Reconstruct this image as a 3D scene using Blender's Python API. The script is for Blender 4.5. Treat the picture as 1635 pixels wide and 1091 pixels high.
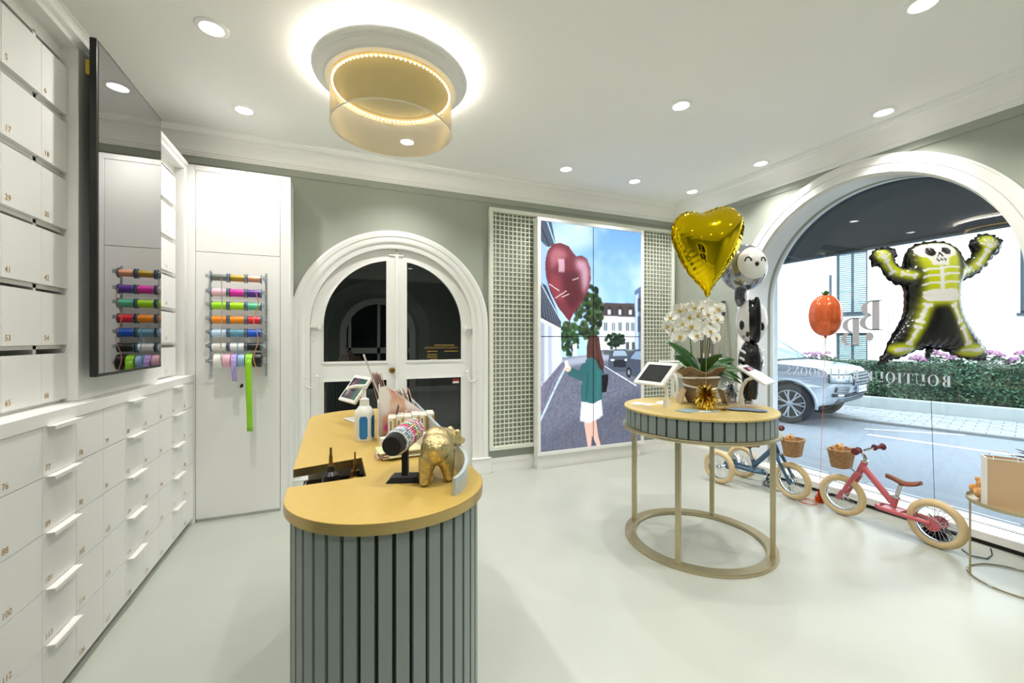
import bpy, bmesh, math, random
import numpy as np
from mathutils import Vector, Matrix, geometry

for _o in list(bpy.data.objects):
    bpy.data.objects.remove(_o, do_unlink=True)
SC = bpy.context.scene
COL = SC.collection
PI = math.pi

# ------------------------------------------------------------------ camera
CAM_H = 1.36
YAW = math.atan(283.5 / 670.0)
cam_data = bpy.data.cameras.new('camera')
cam_data.sensor_width = 36.0
cam_data.lens = 36.0 * 670.0 / 1635.0
cam_data.shift_y = -4.5 / 1635.0
cam_data.clip_start = 0.02
cam_data.clip_end = 200
cam = bpy.data.objects.new('camera', cam_data)
cam.location = (0, 0, CAM_H)
cam.rotation_euler = (PI / 2, 0, -YAW)
COL.objects.link(cam)
SC.camera = cam

# ------------------------------------------------------------------ world, exposure
SKY_STRENGTH = 2.7
DOWNLIGHT_W = 30.0
world = bpy.data.worlds.new('overcast_sky')
SC.world = world
world.use_nodes = True
_bg = world.node_tree.nodes['Background']
_bg.inputs[0].default_value = (0.83, 0.925, 1.0, 1)
_bg.inputs[1].default_value = SKY_STRENGTH
vs = SC.view_settings
vs.view_transform = 'Standard'
vs.look = 'None'
vs.gamma = 1
vs.use_curve_mapping = False
vs.exposure = 0.98
SC.cycles.diffuse_bounces = 7
SC.cycles.max_bounces = 14


# ------------------------------------------------------------------ colours and materials
def lin(c):
    c = c / 255.0
    return c / 12.92 if c <= 0.04045 else ((c + 0.055) / 1.055) ** 2.4


def rgb(r, g, b, a=1.0):
    return (lin(r), lin(g), lin(b), a)


MATS = {}


def mat(name, col, rough=0.5, metal=0.0, noise=0.0, scale=8.0, bump=0.0, bscale=60.0, spec=None, coat=0.0,
        emit=None, estr=0.0, stretch=None, trans=0.0, sheen=0.0, ior=None, alpha_hole=0.0):
    """Principled material with procedural colour mottling and fine relief."""
    if name in MATS:
        return MATS[name]
    m = bpy.data.materials.new(name)
    m.use_nodes = True
    nt = m.node_tree
    N, L = nt.nodes, nt.links
    p = N['Principled BSDF']
    c = rgb(*col) if max(col) > 1.0 else (*col, 1)
    p.inputs['Base Color'].default_value = c
    p.inputs['Roughness'].default_value = rough
    p.inputs['Metallic'].default_value = metal
    if spec is not None:
        p.inputs['Specular IOR Level'].default_value = spec
    if ior is not None:
        p.inputs['IOR'].default_value = ior
    if coat:
        p.inputs['Coat Weight'].default_value = coat
        p.inputs['Coat Roughness'].default_value = 0.05
    if sheen:
        p.inputs['Sheen Weight'].default_value = sheen
    if trans:
        p.inputs['Transmission Weight'].default_value = trans
    if emit is not None:
        p.inputs['Emission Color'].default_value = rgb(*emit)
        p.inputs['Emission Strength'].default_value = estr
    vec = None
    if noise or bump:
        tc = N.new('ShaderNodeTexCoord')
        vec = tc.outputs['Object']
        if stretch:
            mp = N.new('ShaderNodeMapping')
            mp.inputs['Scale'].default_value = stretch
            L.new(vec, mp.inputs['Vector'])
            vec = mp.outputs['Vector']
    if noise:
        nz = N.new('ShaderNodeTexNoise')
        nz.inputs['Scale'].default_value = scale
        nz.inputs['Detail'].default_value = 4
        L.new(vec, nz.inputs['Vector'])
        rp = N.new('ShaderNodeMapRange')
        rp.inputs['From Min'].default_value = 0.3
        rp.inputs['From Max'].default_value = 0.7
        rp.inputs['To Min'].default_value = 1 - noise
        rp.inputs['To Max'].default_value = 1 + noise * 0.6
        L.new(nz.outputs['Fac'], rp.inputs['Value'])
        mx = N.new('ShaderNodeVectorMath')
        mx.operation = 'SCALE'
        mx.inputs[0].default_value = c[:3]
        L.new(rp.outputs['Result'], mx.inputs['Scale'])
        L.new(mx.outputs['Vector'], p.inputs['Base Color'])
    if bump:
        nb = N.new('ShaderNodeTexNoise')
        nb.inputs['Scale'].default_value = bscale
        nb.inputs['Detail'].default_value = 3
        L.new(vec, nb.inputs['Vector'])
        bp = N.new('ShaderNodeBump')
        bp.inputs['Strength'].default_value = bump
        bp.inputs['Distance'].default_value = 0.01
        L.new(nb.outputs['Fac'], bp.inputs['Height'])
        L.new(bp.outputs['Normal'], p.inputs['Normal'])
    MATS[name] = m
    return m


def emission_mat(name, col, strength):
    if name in MATS:
        return MATS[name]
    m = bpy.data.materials.new(name)
    m.use_nodes = True
    nt = m.node_tree
    nt.nodes.remove(nt.nodes['Principled BSDF'])
    e = nt.nodes.new('ShaderNodeEmission')
    e.inputs['Color'].default_value = rgb(*col)
    e.inputs['Strength'].default_value = strength
    nt.links.new(e.outputs[0], nt.nodes['Material Output'].inputs['Surface'])
    MATS[name] = m
    return m


def pane_mat(name, tint=(1, 1, 1), ior=1.5, boost=1.0, rough=0.0):
    """Thin glass pane: clear transmission plus a Fresnel mirror reflection."""
    if name in MATS:
        return MATS[name]
    m = bpy.data.materials.new(name)
    m.use_nodes = True
    nt = m.node_tree
    N, L = nt.nodes, nt.links
    N.remove(N['Principled BSDF'])
    t = N.new('ShaderNodeBsdfTransparent')
    t.inputs[0].default_value = (*tint, 1)
    g = N.new('ShaderNodeBsdfGlossy')
    g.inputs['Roughness'].default_value = rough
    fr = N.new('ShaderNodeFresnel')
    fr.inputs['IOR'].default_value = ior
    ml = N.new('ShaderNodeMath')
    ml.operation = 'MULTIPLY'
    ml.use_clamp = True
    ml.inputs[1].default_value = boost
    mx = N.new('ShaderNodeMixShader')
    L.new(fr.outputs[0], ml.inputs[0])
    L.new(ml.outputs[0], mx.inputs[0])
    L.new(t.outputs[0], mx.inputs[1])
    L.new(g.outputs[0], mx.inputs[2])
    L.new(mx.outputs[0], N['Material Output'].inputs['Surface'])
    MATS[name] = m
    return m


def mesh_screen_mat(name, col, fac, rough=0.35, metal=0.6):
    """Fine perforated sheet: part opaque metal, part see-through."""
    m = bpy.data.materials.new(name)
    m.use_nodes = True
    nt = m.node_tree
    N, L = nt.nodes, nt.links
    p = N['Principled BSDF']
    p.inputs['Base Color'].default_value = rgb(*col)
    p.inputs['Roughness'].default_value = rough
    p.inputs['Metallic'].default_value = metal
    t = N.new('ShaderNodeBsdfTransparent')
    tl = N.new('ShaderNodeBsdfTranslucent')
    tl.inputs[0].default_value = rgb(*col)
    m1 = N.new('ShaderNodeMixShader')
    m1.inputs[0].default_value = 0.3
    L.new(p.outputs[0], m1.inputs[1])
    L.new(tl.outputs[0], m1.inputs[2])
    mx = N.new('ShaderNodeMixShader')
    mx.inputs[0].default_value = fac
    L.new(m1.outputs[0], mx.inputs[1])
    L.new(t.outputs[0], mx.inputs[2])
    L.new(mx.outputs[0], N['Material Output'].inputs['Surface'])
    return m


def vcol_mat(name, rough=0.5, metal=0.0, emit=0.0, coat=0.0, spec=None):
    """Material that takes its print from the mesh's colour attribute."""
    if name in MATS:
        return MATS[name]
    m = bpy.data.materials.new(name)
    m.use_nodes = True
    nt = m.node_tree
    N, L = nt.nodes, nt.links
    p = N['Principled BSDF']
    a = N.new('ShaderNodeAttribute')
    a.attribute_name = 'print'
    p.inputs['Roughness'].default_value = rough
    p.inputs['Metallic'].default_value = metal
    if coat:
        p.inputs['Coat Weight'].default_value = coat
        p.inputs['Coat Roughness'].default_value = 0.06
    if spec is not None:
        p.inputs['Specular IOR Level'].default_value = spec
    if emit:
        p.inputs['Base Color'].default_value = (0.01, 0.01, 0.01, 1)
        L.new(a.outputs['Color'], p.inputs['Emission Color'])
        p.inputs['Emission Strength'].default_value = emit
    else:
        L.new(a.outputs['Color'], p.inputs['Base Color'])
    MATS[name] = m
    return m


# ------------------------------------------------------------------ mesh building
class MB:
    def __init__(s):
        s.v, s.f = [], []

    def add(s, vs_, fs_, M=None):
        o = len(s.v)
        if M is not None:
            vs_ = [M @ Vector(v) for v in vs_]
        s.v += [tuple(v) for v in vs_]
        s.f += [tuple(i + o for i in f) for f in fs_]
        return s

    def box(s, x0, y0, z0, x1, y1, z1, M=None):
        v = [(x0, y0, z0), (x1, y0, z0), (x1, y1, z0), (x0, y1, z0), (x0, y0, z1), (x1, y0, z1), (x1, y1, z1), (x0, y1, z1)]
        f = [(0, 3, 2, 1), (4, 5, 6, 7), (0, 1, 5, 4), (1, 2, 6, 5), (2, 3, 7, 6), (3, 0, 4, 7)]
        return s.add(v, f, M)

    def cyl(s, p0, p1, r0, r1=None, n=16, caps=True):
        r1 = r0 if r1 is None else r1
        return s.tube([p0, p1], [r0, r1], n, caps=caps)

    def tube(s, pts, r, n=8, closed=False, caps=True, flat=1.0):
        pts = [Vector(p) for p in pts]
        k = len(pts)
        if not isinstance(r, (list, tuple)):
            r = [r] * k
        T = []
        for i in range(k):
            a = pts[i - 1] if (i > 0 or closed) else pts[i]
            b = pts[(i + 1) % k] if (i < k - 1 or closed) else pts[i]
            t = (b - a)
            T.append(t.normalized() if t.length > 1e-9 else Vector((0, 0, 1)))
        up = Vector((0, 0, 1)) if abs(T[0].z) < 0.9 else Vector((1, 0, 0))
        nrm = (up - T[0] * up.dot(T[0])).normalized()
        V, Fc = [], []
        for i in range(k):
            nrm = nrm - T[i] * nrm.dot(T[i])
            if nrm.length < 1e-6:
                nrm = Vector((1, 0, 0)) - T[i] * T[i].x
            nrm.normalize()
            bn = T[i].cross(nrm)
            for j in range(n):
                a = 2 * PI * j / n
                V.append(pts[i] + nrm * (math.cos(a) * r[i]) + bn * (math.sin(a) * r[i] * flat))
        m = k if closed else k - 1
        for i in range(m):
            i2 = (i + 1) % k
            for j in range(n):
                j2 = (j + 1) % n
                Fc.append((i * n + j, i * n + j2, i2 * n + j2, i2 * n + j))
        if caps and not closed:
            Fc.append(tuple(range(n - 1, -1, -1)))
            Fc.append(tuple((k - 1) * n + j for j in range(n)))
        return s.add(V, Fc)

    def lathe(s, prof, n=32, M=None, closed=False):
        V, Fc = [], []
        k = len(prof)
        idx = []
        for (r, z) in prof:
            if r < 1e-7:
                idx.append([len(V)] * n)
                V.append((0, 0, z))
            else:
                row = []
                for j in range(n):
                    a = 2 * PI * j / n
                    row.append(len(V))
                    V.append((r * math.cos(a), r * math.sin(a), z))
                idx.append(row)
        for i in range(k if closed else k - 1):
            A, B = idx[i], idx[(i + 1) % k]
            for j in range(n):
                q = [A[j], A[(j + 1) % n], B[(j + 1) % n], B[j]]
                u = []
                for e in q:
                    if e not in u:
                        u.append(e)
                if len(u) >= 3:
                    Fc.append(tuple(u))
        return s.add(V, Fc, M)

    def prism(s, poly, z0, z1, M=None, holes=()):
        loops = [list(poly)] + [list(h) for h in holes]
        flat = [p for lp in loops for p in lp]
        n = len(flat)
        V = [(p[0], p[1], z0) for p in flat] + [(p[0], p[1], z1) for p in flat]
        Fc = []
        if holes or n > 4:
            tris = geometry.tessellate_polygon([[Vector((p[0], p[1], 0)) for p in lp] for lp in loops])
        else:
            tris = [tuple(range(n))]
        for t in tris:
            Fc.append(tuple(reversed(t)))
            Fc.append(tuple(i + n for i in t))
        o = 0
        for lp in loops:
            k = len(lp)
            for i in range(k):
                a, b = o + i, o + (i + 1) % k
                Fc.append((a, b, b + n, a + n))
            o += k
        return s.add(V, Fc, M)

    def ell(s, c, r, nu=16, nv=10, M=None):
        if not isinstance(r, (list, tuple)):
            r = (r, r, r)
        V, Fc = [], []
        for i in range(nv + 1):
            th = PI * i / nv
            for j in range(nu):
                a = 2 * PI * j / nu
                V.append((c[0] + r[0] * math.sin(th) * math.cos(a), c[1] + r[1] * math.sin(th) * math.sin(a), c[2] + r[2] * math.cos(th)))
        for i in range(nv):
            for j in range(nu):
                j2 = (j + 1) % nu
                if i == 0:
                    Fc.append((0, (i + 1) * nu + j, (i + 1) * nu + j2))
                elif i == nv - 1:
                    Fc.append((i * nu + j, (i + 1) * nu, i * nu + j2))
                else:
                    Fc.append((i * nu + j, (i + 1) * nu + j, (i + 1) * nu + j2, i * nu + j2))
        # drop unused pole duplicates
        used = sorted({i for f in Fc for i in f})
        mp = {u: k for k, u in enumerate(used)}
        return s.add([V[u] for u in used], [tuple(mp[i] for i in f) for f in Fc], M)

    def grid(s, P):
        """P: 2-D list of points."""
        h, w = len(P), len(P[0])
        V = [p for row in P for p in row]
        Fc = [(i * w + j, i * w + j + 1, (i + 1) * w + j + 1, (i + 1) * w + j) for i in range(h - 1) for j in range(w - 1)]
        return s.add(V, Fc)

    def mesh(s, name, smooth=35, recalc=True):
        me = bpy.data.meshes.new(name)
        me.from_pydata(s.v, [], s.f)
        if recalc:
            bm = bmesh.new()
            bm.from_mesh(me)
            bmesh.ops.recalc_face_normals(bm, faces=bm.faces)
            bm.to_mesh(me)
            bm.free()
        if smooth:
            me.polygons.foreach_set('use_smooth', [True] * len(me.polygons))
            me.set_sharp_from_angle(angle=math.radians(smooth))
        me.update()
        return me

    def build(s, name, material, parent=None, loc=None, smooth=35, bevel=0.0, solid=0.0, sub=0, recalc=True, seg=2):
        o = bpy.data.objects.new(name, s.mesh(name, smooth, recalc))
        COL.objects.link(o)
        if material is not None:
            o.data.materials.append(material)
        if parent is not None:
            o.parent = parent
        if loc is not None:
            o.location = loc
        if solid:
            md = o.modifiers.new('thickness', 'SOLIDIFY')
            md.thickness = solid
            md.offset = 0
        if sub:
            md = o.modifiers.new('smooth', 'SUBSURF')
            md.levels = sub
            md.render_levels = sub
        if bevel:
            md = o.modifiers.new('bevel', 'BEVEL')
            md.width = bevel
            md.segments = seg
            md.limit_method = 'ANGLE'
            md.angle_limit = math.radians(40)
        return o


M_YZ = Matrix(((0, 0, 1, 0), (1, 0, 0, 0), (0, 1, 0, 0), (0, 0, 0, 1)))      # (u,v,w) -> (w,u,v): outline in Y-Z, extruded along X
M_XZ = Matrix(((1, 0, 0, 0), (0, 0, 1, 0), (0, 1, 0, 0), (0, 0, 0, 1)))      # (u,v,w) -> (u,w,v): outline in X-Z, extruded along Y


def T(x, y, z):
    return Matrix.Translation((x, y, z))


def RZ(a):
    return Matrix.Rotation(a, 4, 'Z')


def RX(a):
    return Matrix.Rotation(a, 4, 'X')


def RY(a):
    return Matrix.Rotation(a, 4, 'Y')


def tag(o, label, cat, group=None):
    o['label'] = label
    o['category'] = cat
    if group:
        o['group'] = group
    return o


def struct(o):
    o['kind'] = 'structure'
    return o


def thing(name, label, cat, loc=(0, 0, 0), rz=0.0, group=None):
    o = bpy.data.objects.new(name, None)
    o.empty_display_size = 0.05
    COL.objects.link(o)
    o.location = loc
    o.rotation_euler = (0, 0, rz)
    if label:
        tag(o, label, cat, group)
    return o


def link_mesh(name, me, material, parent=None, loc=None, rot=None):
    o = bpy.data.objects.new(name, me)
    COL.objects.link(o)
    if material is not None and not me.materials:
        me.materials.append(material)
    if parent is not None:
        o.parent = parent
    if loc is not None:
        o.location = loc
    if rot is not None:
        o.rotation_euler = rot
    return o


def arch_pts(cu, cz, r, zb, n=40):
    pts = [(cu + r, zb)]
    for i in range(n + 1):
        a = PI * i / n
        pts.append((cu + r * math.cos(a), cz + r * math.sin(a)))
    pts.append((cu - r, zb))
    return pts


def arch_sweep(mb, prof, cu, cz, zb, M, n=48):
    """prof: closed list of (radius, depth); swept round a semicircular arch with straight legs."""
    rings = []
    for (r, d) in prof:
        rings.append([(p[0], p[1], d) for p in arch_pts(cu, cz, r, zb, n)])
    k, m = len(prof), len(rings[0])
    V = [p for rg in rings for p in rg]
    Fc = []
    for i in range(k):
        i2 = (i + 1) % k
        for j in range(m - 1):
            Fc.append((i * m + j, i * m + j + 1, i2 * m + j + 1, i2 * m + j))
    Fc.append(tuple(i * m for i in range(k)))
    Fc.append(tuple(i * m + m - 1 for i in reversed(range(k))))
    return mb.add(V, Fc, M)


def text_mesh(body, size, depth=0.0, align='LEFT'):
    cu = bpy.data.curves.new('lettering', 'FONT')
    cu.body = body
    cu.size = size
    cu.align_x = align
    cu.extrude = depth
    cu.resolution_u = 3
    o = bpy.data.objects.new('lettering', cu)
    COL.objects.link(o)
    dg = bpy.context.evaluated_depsgraph_get()
    me = bpy.data.meshes.new_from_object(o.evaluated_get(dg))
    bpy.data.objects.remove(o)
    me.name = 'lettering'
    return me


# ------------------------------------------------------------------ colour print helpers (numpy canvas -> colour attribute)
def blur(a, k):
    if k < 1:
        return a
    for ax in (0, 1):
        for _ in range(2):
            p = np.pad(a, [(k, k) if i == ax else (0, 0) for i in range(a.ndim)], mode='edge')
            c = np.cumsum(p, axis=ax)
            c = np.concatenate([np.zeros_like(np.take(c, [0], axis=ax)), c], axis=ax)
            n = a.shape[ax]
            hi = np.take(c, range(2 * k + 1, 2 * k + 1 + n), axis=ax)
            lo = np.take(c, range(0, n), axis=ax)
            a = (hi - lo) / (2 * k + 1)
    return a


class Canvas:
    def __init__(s, w, h, col, fmap=None):
        s.w, s.h = w, h
        s.a = np.zeros((h, w, 3)) + np.array([c / 255.0 for c in col])
        s.yy, s.xx = np.mgrid[0:h, 0:w]
        s.fm = fmap or (lambda x, y: (x, y))

    def _put(s, m, col, alpha, soft):
        m = m.astype(float)
        if soft:
            m = blur(m, soft)
        m = (m * alpha)[..., None]
        s.a = s.a * (1 - m) + m * np.array([c / 255.0 for c in col])

    def mask_poly(s, pts):
        pts = [s.fm(*p) for p in pts]
        m = np.zeros((s.h, s.w), bool)
        x0, y0 = pts[-1]
        for (x1, y1) in pts:
            if abs(y1 - y0) > 1e-9:
                c = ((y0 > s.yy) != (y1 > s.yy)) & (s.xx < (x1 - x0) * (s.yy - y0) / (y1 - y0) + x0)
                m ^= c
            x0, y0 = x1, y1
        return m

    def poly(s, pts, col, alpha=1.0, soft=0):
        s._put(s.mask_poly(pts), col, alpha, soft)

    def ell(s, cx, cy, rx, ry, col, alpha=1.0, soft=0):
        s.poly([(cx + rx * math.cos(t * PI / 12), cy + ry * math.sin(t * PI / 12)) for t in range(24)], col, alpha, soft)

    def line(s, pts, wd, col, alpha=1.0, soft=0, cap=True):
        m = np.zeros((s.h, s.w), bool)
        for (a, b) in zip(pts[:-1], pts[1:]):
            dx, dy = b[0] - a[0], b[1] - a[1]
            l = math.hypot(dx, dy) or 1
            nx, ny = -dy / l * wd / 2, dx / l * wd / 2
            m |= s.mask_poly([(a[0] + nx, a[1] + ny), (b[0] + nx, b[1] + ny), (b[0] - nx, b[1] - ny), (a[0] - nx, a[1] - ny)])
        if cap:
            for p in pts:
                m |= s.mask_poly([(p[0] + wd / 2 * math.cos(t * PI / 8), p[1] + wd / 2 * math.sin(t * PI / 8)) for t in range(16)])
        s._put(m, col, alpha, soft)

    def noise(s, amt, k, seed=0, box=None):
        r = np.random.RandomState(seed)
        n = blur(r.rand(s.h, s.w) - 0.5, k)
        n = n / (np.abs(n).max() + 1e-9)
        if box is not None:
            n = n * box
        s.a = np.clip(s.a * (1 + amt * n[..., None]), 0, 1)

    def sample(s, fx, fy):
        x = np.clip(np.asarray(fx), 0, s.w - 1).astype(int)
        y = np.clip(np.asarray(fy), 0, s.h - 1).astype(int)
        c = s.a[y, x]
        return np.where(c <= 0.04045, c / 12.92, ((c + 0.055) / 1.055) ** 2.4)


def set_print(me, cols):
    at = me.color_attributes.new('print', 'FLOAT_COLOR', 'POINT')
    d = np.ones((len(me.vertices), 4), np.float32)
    d[:, :3] = cols
    at.data.foreach_set('color', d.ravel())


def inflate_outline(outline, spacing, puff, pucker=0.0, freq=0.0, n_ras=160):
    """Foil balloon from a 2-D outline: front and back sheets welded at the seam, height from a Poisson membrane."""
    pts = np.array(outline, float)
    # resample the outline evenly
    seg = np.roll(pts, -1, 0) - pts
    ln = np.hypot(seg[:, 0], seg[:, 1])
    cum = np.concatenate([[0], np.cumsum(ln)])
    total = cum[-1]
    k = int(total / spacing)
    res = []
    for i in range(k):
        d = total * i / k
        j = min(np.searchsorted(cum, d, side='right') - 1, len(pts) - 1)
        res.append(pts[j] + seg[j] * ((d - cum[j]) / max(ln[j], 1e-9)))
    ring = np.array(res)
    lo, hi = ring.min(0), ring.max(0)
    cell = max(hi - lo) / n_ras
    w, h = int((hi[0] - lo[0]) / cell) + 5, int((hi[1] - lo[1]) / cell) + 5
    cv = Canvas(w, h, (0, 0, 0))
    m = cv.mask_poly([((p[0] - lo[0]) / cell + 2, (p[1] - lo[1]) / cell + 2) for p in ring])
    u = np.zeros((h, w))
    # successive over-relaxation, red-black
    par = (cv.xx + cv.yy) % 2 == 0
    inner = m.copy()
    inner[0, :] = inner[-1, :] = inner[:, 0] = inner[:, -1] = False
    for it in range(500):
        for pm in (par, ~par):
            nb = (np.roll(u, 1, 0) + np.roll(u, -1, 0) + np.roll(u, 1, 1) + np.roll(u, -1, 1) + 1.0) / 4
            sel = inner & pm
            u[sel] += 1.9 * (nb[sel] - u[sel])
    u = np.sqrt(np.clip(u, 0, None))
    u /= u.max()

    def H(x, y):
        fx, fy = (x - lo[0]) / cell + 2, (y - lo[1]) / cell + 2
        i, j = int(fx), int(fy)
        a, b = fx - i, fy - j
        i2, j2 = min(i + 1, w - 1), min(j + 1, h - 1)
        return (u[j, i] * (1 - a) + u[j, i2] * a) * (1 - b) + (u[j2, i] * (1 - a) + u[j2, i2] * a) * b

    P2 = [Vector((p[0], p[1])) for p in ring]
    nb_ = len(P2)
    y = lo[1] + spacing * 0.6
    row = 0
    while y < hi[1]:
        x = lo[0] + spacing * (0.5 if row % 2 else 0.0)
        while x < hi[0]:
            fx, fy = int((x - lo[0]) / cell + 2), int((y - lo[1]) / cell + 2)
            if m[fy, fx]:
                d = np.min(np.hypot(ring[:, 0] - x, ring[:, 1] - y))
                if d > spacing * 0.55:
                    P2.append(Vector((x, y)))
            x += spacing
        y += spacing * 0.866
        row += 1
    edges = [(i, (i + 1) % nb_) for i in range(nb_)]
    vo, eo, fo, ov, oe, of = geometry.delaunay_2d_cdt(P2, edges, [], 1, 1e-6)
    V, top = [], []
    n = len(vo)
    hz = []
    for v in vo:
        d = np.hypot(ring[:, 0] - v[0], ring[:, 1] - v[1])
        jb = int(d.argmin())
        on = d[jb] < 1e-5
        hh = 0.0 if on else H(v[0], v[1]) * puff
        if pucker and not on:
            hh *= 1 + pucker * math.exp(-d[jb] / 0.022) * math.sin(jb / nb_ * freq * 2 * PI)
        hz.append(hh)
        V.append((v[0], v[1], hh))
    mp = {}
    for i, v in enumerate(vo):
        if hz[i] <= 1e-9:
            mp[i] = i
        else:
            mp[i] = len(V)
            V.append((v[0], v[1], -hz[i]))
    Fc = [tuple(f) for f in fo] + [tuple(mp[i] for i in reversed(f)) for f in fo]
    return V, Fc

# ================================================================== materials used in several places
WHITE = mat('white_satin_paint', (236, 236, 233), 0.42, noise=0.012, scale=3, bump=0.01, bscale=120)
WHITE_TRIM = mat('white_gloss_trim', (238, 238, 234), 0.30, noise=0.01, scale=4)
CEIL = mat('matt_white_ceiling', (246, 246, 243), 0.85, noise=0.012, scale=1.2, bump=0.02, bscale=90)
SAGE = mat('sage_grey_wall_paint', (160, 166, 154), 0.75, noise=0.025, scale=1.4, bump=0.03, bscale=140)
CREAM = mat('cream_lacquer', (232, 231, 222), 0.42, noise=0.01, scale=5)
DARK = mat('shadow_black_board', (24, 25, 24), 0.7, noise=0.05)
BLACK = mat('black_plastic', (14, 14, 15), 0.35, noise=0.05)
CHROME = mat('polished_chrome', (205, 208, 212), 0.12, 1.0, noise=0.03)
BRASS = mat('brushed_brass', (196, 172, 118), 0.34, 1.0, noise=0.06, scale=30, stretch=(1, 1, 12))
PALE_BRASS = mat('pale_champagne_metal', (194, 182, 150), 0.36, 0.9, noise=0.05, scale=20)
GOLD_TOP = mat('matt_gold_laminate', (198, 168, 88), 0.42, 0.15, noise=0.03, scale=40)
GOLD_TOP2 = mat('matt_champagne_laminate', (206, 182, 114), 0.42, 0.15, noise=0.03, scale=40)
SLAT = mat('grey_green_slat_paint', (130, 140, 137), 0.42, noise=0.02, scale=15)
SLAT_GAP = mat('dark_green_groove', (62, 70, 66), 0.6, noise=0.03)
NUMBER = mat('gold_number_foil', (186, 140, 62), 0.4, 0.3, noise=0.05)
PAPER = mat('white_paper', (238, 236, 230), 0.7, noise=0.01)

# ================================================================== room shell
XL, XR, YB, YF, ZC = -1.37, 3.90, 4.03, -2.6, 2.97

# floor: poured resin with faint cloudy mottling and a soft sheen
fm = bpy.data.materials.new('poured_resin_floor')
fm.use_nodes = True
_n, _l = fm.node_tree.nodes, fm.node_tree.links
_p = _n['Principled BSDF']
_tc = _n.new('ShaderNodeTexCoord')
_nz = _n.new('ShaderNodeTexNoise')
_nz.inputs['Scale'].default_value = 2.2
_nz.inputs['Detail'].default_value = 6
_l.new(_tc.outputs['Object'], _nz.inputs['Vector'])
_cr = _n.new('ShaderNodeValToRGB')
_cr.color_ramp.elements[0].position = 0.30
_cr.color_ramp.elements[0].color = rgb(180, 184, 175)
_cr.color_ramp.elements[1].position = 0.72
_cr.color_ramp.elements[1].color = rgb(185, 189, 180)
_l.new(_nz.outputs['Fac'], _cr.inputs['Fac'])
_l.new(_cr.outputs['Color'], _p.inputs['Base Color'])
_nr = _n.new('ShaderNodeTexNoise')
_nr.inputs['Scale'].default_value = 9
_nr.inputs['Detail'].default_value = 5
_l.new(_tc.outputs['Object'], _nr.inputs['Vector'])
_mr = _n.new('ShaderNodeMapRange')
_mr.inputs['To Min'].default_value = 0.26
_mr.inputs['To Max'].default_value = 0.32
_l.new(_nr.outputs['Fac'], _mr.inputs['Value'])
_l.new(_mr.outputs['Result'], _p.inputs['Roughness'])
MATS['poured_resin_floor'] = fm

struct(MB().box(XL - 0.1, YF - 0.1, -0.12, 4.30, YB + 0.1, 0.0).build('floor', fm))
struct(MB().box(XL - 0.1, YF - 0.1, ZC, XR + 0.45, YB + 0.2, ZC + 0.12).build('ceiling', CEIL))
struct(MB().box(XL - 0.1, YF - 0.1, 0, XL, YB, ZC).build('wall_left', SAGE))
struct(MB().box(XL - 0.1, YF - 0.1, 0, XR, YF, ZC).build('wall_front', SAGE))

# back wall with the arched doorway cut out
DCX, DCZ, DR = 0.54, 1.465, 0.80
hole = arch_pts(DCX, DCZ, DR, 0.0, 48)
outline = [(XL - 0.1, 0), ] + list(reversed(hole)) + [(XR + 0.4, 0), (XR + 0.4, ZC), (XL - 0.1, ZC)]
struct(MB().prism(outline, YB, YB + 0.2, M_XZ).build('wall_back', SAGE, smooth=0))
# right wall with the arched shop window cut out
WCY, WCZ, WR = 2.06, 1.735, 0.93
hole = arch_pts(WCY, WCZ - 0.02, WR + 0.03, 0.0, 64)
outline = [(YF - 0.1, 0)] + list(reversed(hole)) + [(YB + 0.2, 0), (YB + 0.2, ZC), (YF - 0.1, ZC)]
struct(MB().prism(outline, XR, XR + 0.34, M_YZ).build('wall_right', SAGE, smooth=0))


# cornice: one moulded profile mitred round the whole room
def room_ring(mb, prof):
    """prof: closed list of (distance from wall, height); swept round the rectangular room."""
    corners = [(XL, YF, 1, 1), (XR, YF, -1, 1), (XR, YB, -1, -1), (XL, YB, 1, -1)]
    V = []
    for (cx, cy, sx, sy) in corners:
        for (d, z) in prof:
            V.append((cx + sx * d, cy + sy * d, z))
    k = len(prof)
    Fc = []
    for c in range(4):
        c2 = (c + 1) % 4
        for i in range(k):
            i2 = (i + 1) % k
            Fc.append((c * k + i, c * k + i2, c2 * k + i2, c2 * k + i))
    return mb.add(V, Fc)


prof = [(0.0, 2.80), (0.018, 2.80), (0.020, 2.812), (0.026, 2.816), (0.027, 2.828), (0.036, 2.832)]
for i in range(9):
    a = i / 8 * PI / 2
    prof.append((0.036 + 0.10 * (1 - math.cos(a)), 2.836 + 0.098 * math.sin(a)))
prof += [(0.140, 2.934), (0.141, 2.944), (0.150, 2.947), (0.156, 2.954), (0.157, 2.963), (0.168, 2.965), (0.169, 2.969), (0.0, 2.969)]
struct(room_ring(MB(), prof).build('trim_1', CEIL, smooth=28))
struct(room_ring(MB(), [(0.0, 2.742), (0.008, 2.742), (0.010, 2.748), (0.010, 2.80), (0.0, 2.80)]).build('trim_2', SAGE, smooth=0))

# baseboards
bprof = [(0, 0), (0.022, 0), (0.022, 0.105), (0.018, 0.112), (0.018, 0.122), (0.011, 0.130), (0.010, 0.138), (0.0, 0.138)]


def base_run(name, p0, p1, nrm):
    V, Fc = [], []
    for p in (p0, p1):
        for (d, z) in bprof:
            V.append((p[0] + nrm[0] * d, p[1] + nrm[1] * d, z))
    k = len(bprof)
    for i in range(k):
        i2 = (i + 1) % k
        Fc.append((i, i2, k + i2, k + i))
    Fc += [tuple(range(k)), tuple(reversed(range(k, 2 * k)))]
    return struct(MB().add(V, Fc).build(name, WHITE_TRIM, smooth=25))


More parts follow.
